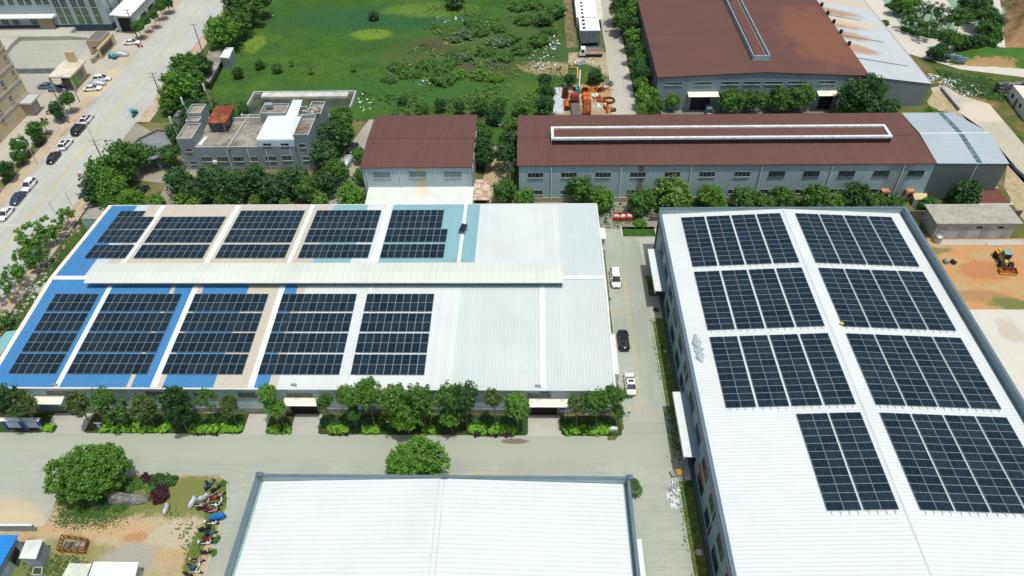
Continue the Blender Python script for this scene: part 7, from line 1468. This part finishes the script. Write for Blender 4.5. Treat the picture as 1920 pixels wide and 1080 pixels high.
for u,v,r_,k,lb in ((1140,560,5,'bright','small weed tuft by the lane wall, upper'),(1142,610,5,'bright','small weed tuft by the lane wall, lower'),(1198,418,12,'bright','shrub on the little lawn by the bins'),(1240,650,5,'mid','weed in the shaded verge, far'),(1230,580,5,'mid','weed in the shaded verge, farthest'),(1720,420,9,'mid','weeds at the foot of the grey store'),(1180,740,8,'mid','low shrub at the lane corner'),(1292,905,6,'dark','dark weed in the near shaded verge'),(1150,790,7,'mid','shrub behind the white box sign')): shrub(u,v,r_,k,lb,'weeds and small shrubs on the verges',.6)
# park trees, top right
gP='trees in the park at the top right'
for u,v,r_,zc,k,lb in ((1704,32,13,4,'loose','small loose tree at the park road corner'),(1722,40,13,4,'loose','second loose tree at the park road corner'),(1698,8,13,4,'bright','bright tree at the top of the grass paving'),(1712,2,13,4,'bright','bright tree at the top edge of the grass paving'),(1682,3,12,4,'mid','tree at the top left of the park'),(1735,15,13,6,'thin','thin grey tree by the park planting, left'),(1752,18,16,6.5,'thin','thin bare-looking tree in the park middle'),(1768,25,15,6,'thin','thin grey tree beside the park drive'),(1740,52,14,4,'loose','loose tree above the drive fork'),(1758,45,12,4,'thin','sparse tree above the drive fork'),(1785,35,16,5.5,'loose','loose tree on the drive island'),(1805,30,17,5.5,'mid','green tree on the drive island'),(1777,70,17,4.5,'mid','tree at the foot of the drive island'),(1790,75,14,3.5,'bright','bright tree beside the drive, lowest'),
 (1815,5,17,5,'dark','dark tree at the top edge of the park'),(1835,15,18,5.5,'dark','dark round tree in the upper park'),(1845,3,15,5,'mid','tree at the top edge of the park right'),(1848,30,19,5,'mid','green round tree in the park right'),(1862,42,18,4.5,'dark','dark tree beside the winding path'),(1845,52,16,4,'mid','tree above the two round bushes'),(1866,58,15,4,'mid','tree where the winding path straightens'),(1810,78,15,2.6,'dark','round dark bush tree, left of a pair'),(1836,80,15,2.6,'dark','round dark bush tree, right of a pair'),(1858,78,13,3,'loose','airy tree right of the round pair'),(1872,72,9,2.5,'mid','slim tree against the path'),(1752,100,13,2,'dark','dark bushes at the bank foot by the road'),(1765,92,14,2.5,'dark','dark bush tree at the bank foot'),(1772,105,10,1.5,'dark','low dark bush left of the blue hoardings'),(1655,45,9,1.5,'mid','bush behind the pale extension roof'),(1748,210,12,1.2,'bright','bright weeds at the extension corner'),(1762,222,9,1.0,'bright','weeds along the dirt track'),(1870,345,0,1,'mid','')):
    if lb: tree(u,v,r_,zc,k,lb,gP,1.0,name='park_tree')
hedge('strip of bright undergrowth beneath the park trees',L([(1690,52),(1715,62),(1760,70)],.3),2.2,.8,'bright',310,None,dens=40)
hedge('strip of dark undergrowth at the park\'s top left',L([(1665,8),(1690,22),(1720,18)],.3),3,.9,'mid',311,None,dens=40)
# field grass: uncountable tufts
def tufts(name,poly,n,size,k,seed,label,hscale=1.0,clump=.0):
    rg=np.random.default_rng(seed); P=np.array(poly); lo,hi=P.min(0),P.max(0); out=[]
    while len(out)<n:
        q=lo+(hi-lo)*rg.random((n,2)); inside=np.zeros(len(q),bool); j=len(P)-1
        for i in range(len(P)):
            c_=((P[i,1]>q[:,1])!=(P[j,1]>q[:,1]))&(q[:,0]<(P[j,0]-P[i,0])*(q[:,1]-P[i,1])/(P[j,1]-P[i,1]+1e-9)+P[i,0]); inside^=c_; j=i
        if clump:
            f=np.sin(q[:,0]*.35+2*np.sin(q[:,1]*.23))+np.sin(q[:,1]*.41+1.7*np.sin(q[:,0]*.19)); inside&=(f+rg.normal(size=len(q))*.6)>clump
        out+=list(q[inside])
    q=np.array(out[:n])+rg.normal(size=(n,2))*.5; c=np.c_[q,np.full(n,size*.25)]
    me=leaves_mesh(name,c,np.full(n,size*.45),4,size*.55,seed+1,LM[k],up=1.3,longish=1.8)
    o=inst(name,me); tag(o,label,kind='stuff'); return o
FP=[(-88,165),(-76.5,165),(-76.5,178.5),(-46.5,178.5),(-46.5,166),(-12,165),(4,155),(5,172),(9,184),(20,190),(12,205),(10,240),(-88,240)]
tufts('field_grass',FP,6000,.3,'turf',500,'rough green grass of the field',clump=-.2)
tufts('field_weeds',[(-34,166),(4,155),(5,172),(9,184),(9,240),(-34,240)],3000,.4,'turf',501,'taller weeds on the right of the field',clump=.3)
tufts('verge_grass',[(-98.4,68),(-88.4,68),(-88.4,126),(-98.4,126)],4000,.35,'turf',502,'grass between street and blue roof',clump=-.5)
tufts('plot_weeds',L([(330,985),(385,985),(400,1000),(375,1060),(345,1040)],0),150,.3,'mid',503,'weed tufts on the sandy plot beside the scooters')
tufts('plot_grass',L([(110,955),(330,955),(335,975),(240,985),(105,985)],0),1800,.2,'turf',504,'short grass below the rock',clump=-.3)
0 and tufts('bank_grass',[(108,185),(140,181),(140,196),(108,198)],4000,.5,'turf',505,'long grass on the bank')
tufts('scrub_weeds',L([(1745,125),(1800,142),(1920,152),(1990,165),(1990,200),(1870,190),(1800,172)],0),5000,.5,'turf',506,'weeds below the park road',clump=-.1)
tufts('lane_weeds',[(21.6,22),(22.6,22),(22.6,93),(21.6,93)],1500,.28,'yellowgreen',507,'thin grass along the shaded verge',clump=-.4)
tufts('yard_weeds',[(-34,119),(24,119.8),(24,127),(-5,127)],0 or 900,.5,'mid',508,'weeds behind the workshop',clump=.2)
tufts('hall_weeds',[(26,122),(75,122.2),(75,128),(26,128)],3500,.7,'mid',509,'undergrowth in front of the long hall')
tufts('dry_weeds',L([(60,1040),(160,1050),(120,1120),(40,1120)],0),900,.35,'olive',510,'dry weeds around the small sheds',clump=0)

tufts('field_bright_clumps',[(-40,182),(-10,170),(4,172),(8,190),(8,232),(-30,228)],380,1.0,'yellowgreen',521,'yellow green weed clumps in the right half of the field',clump=.4)
tufts('field_edge_clumps',[(-46,163),(-12,164),(3,156),(5,170),(-30,176),(-46,178)],500,.8,'mid',522,'taller weeds along the near edge of the field',clump=.2)
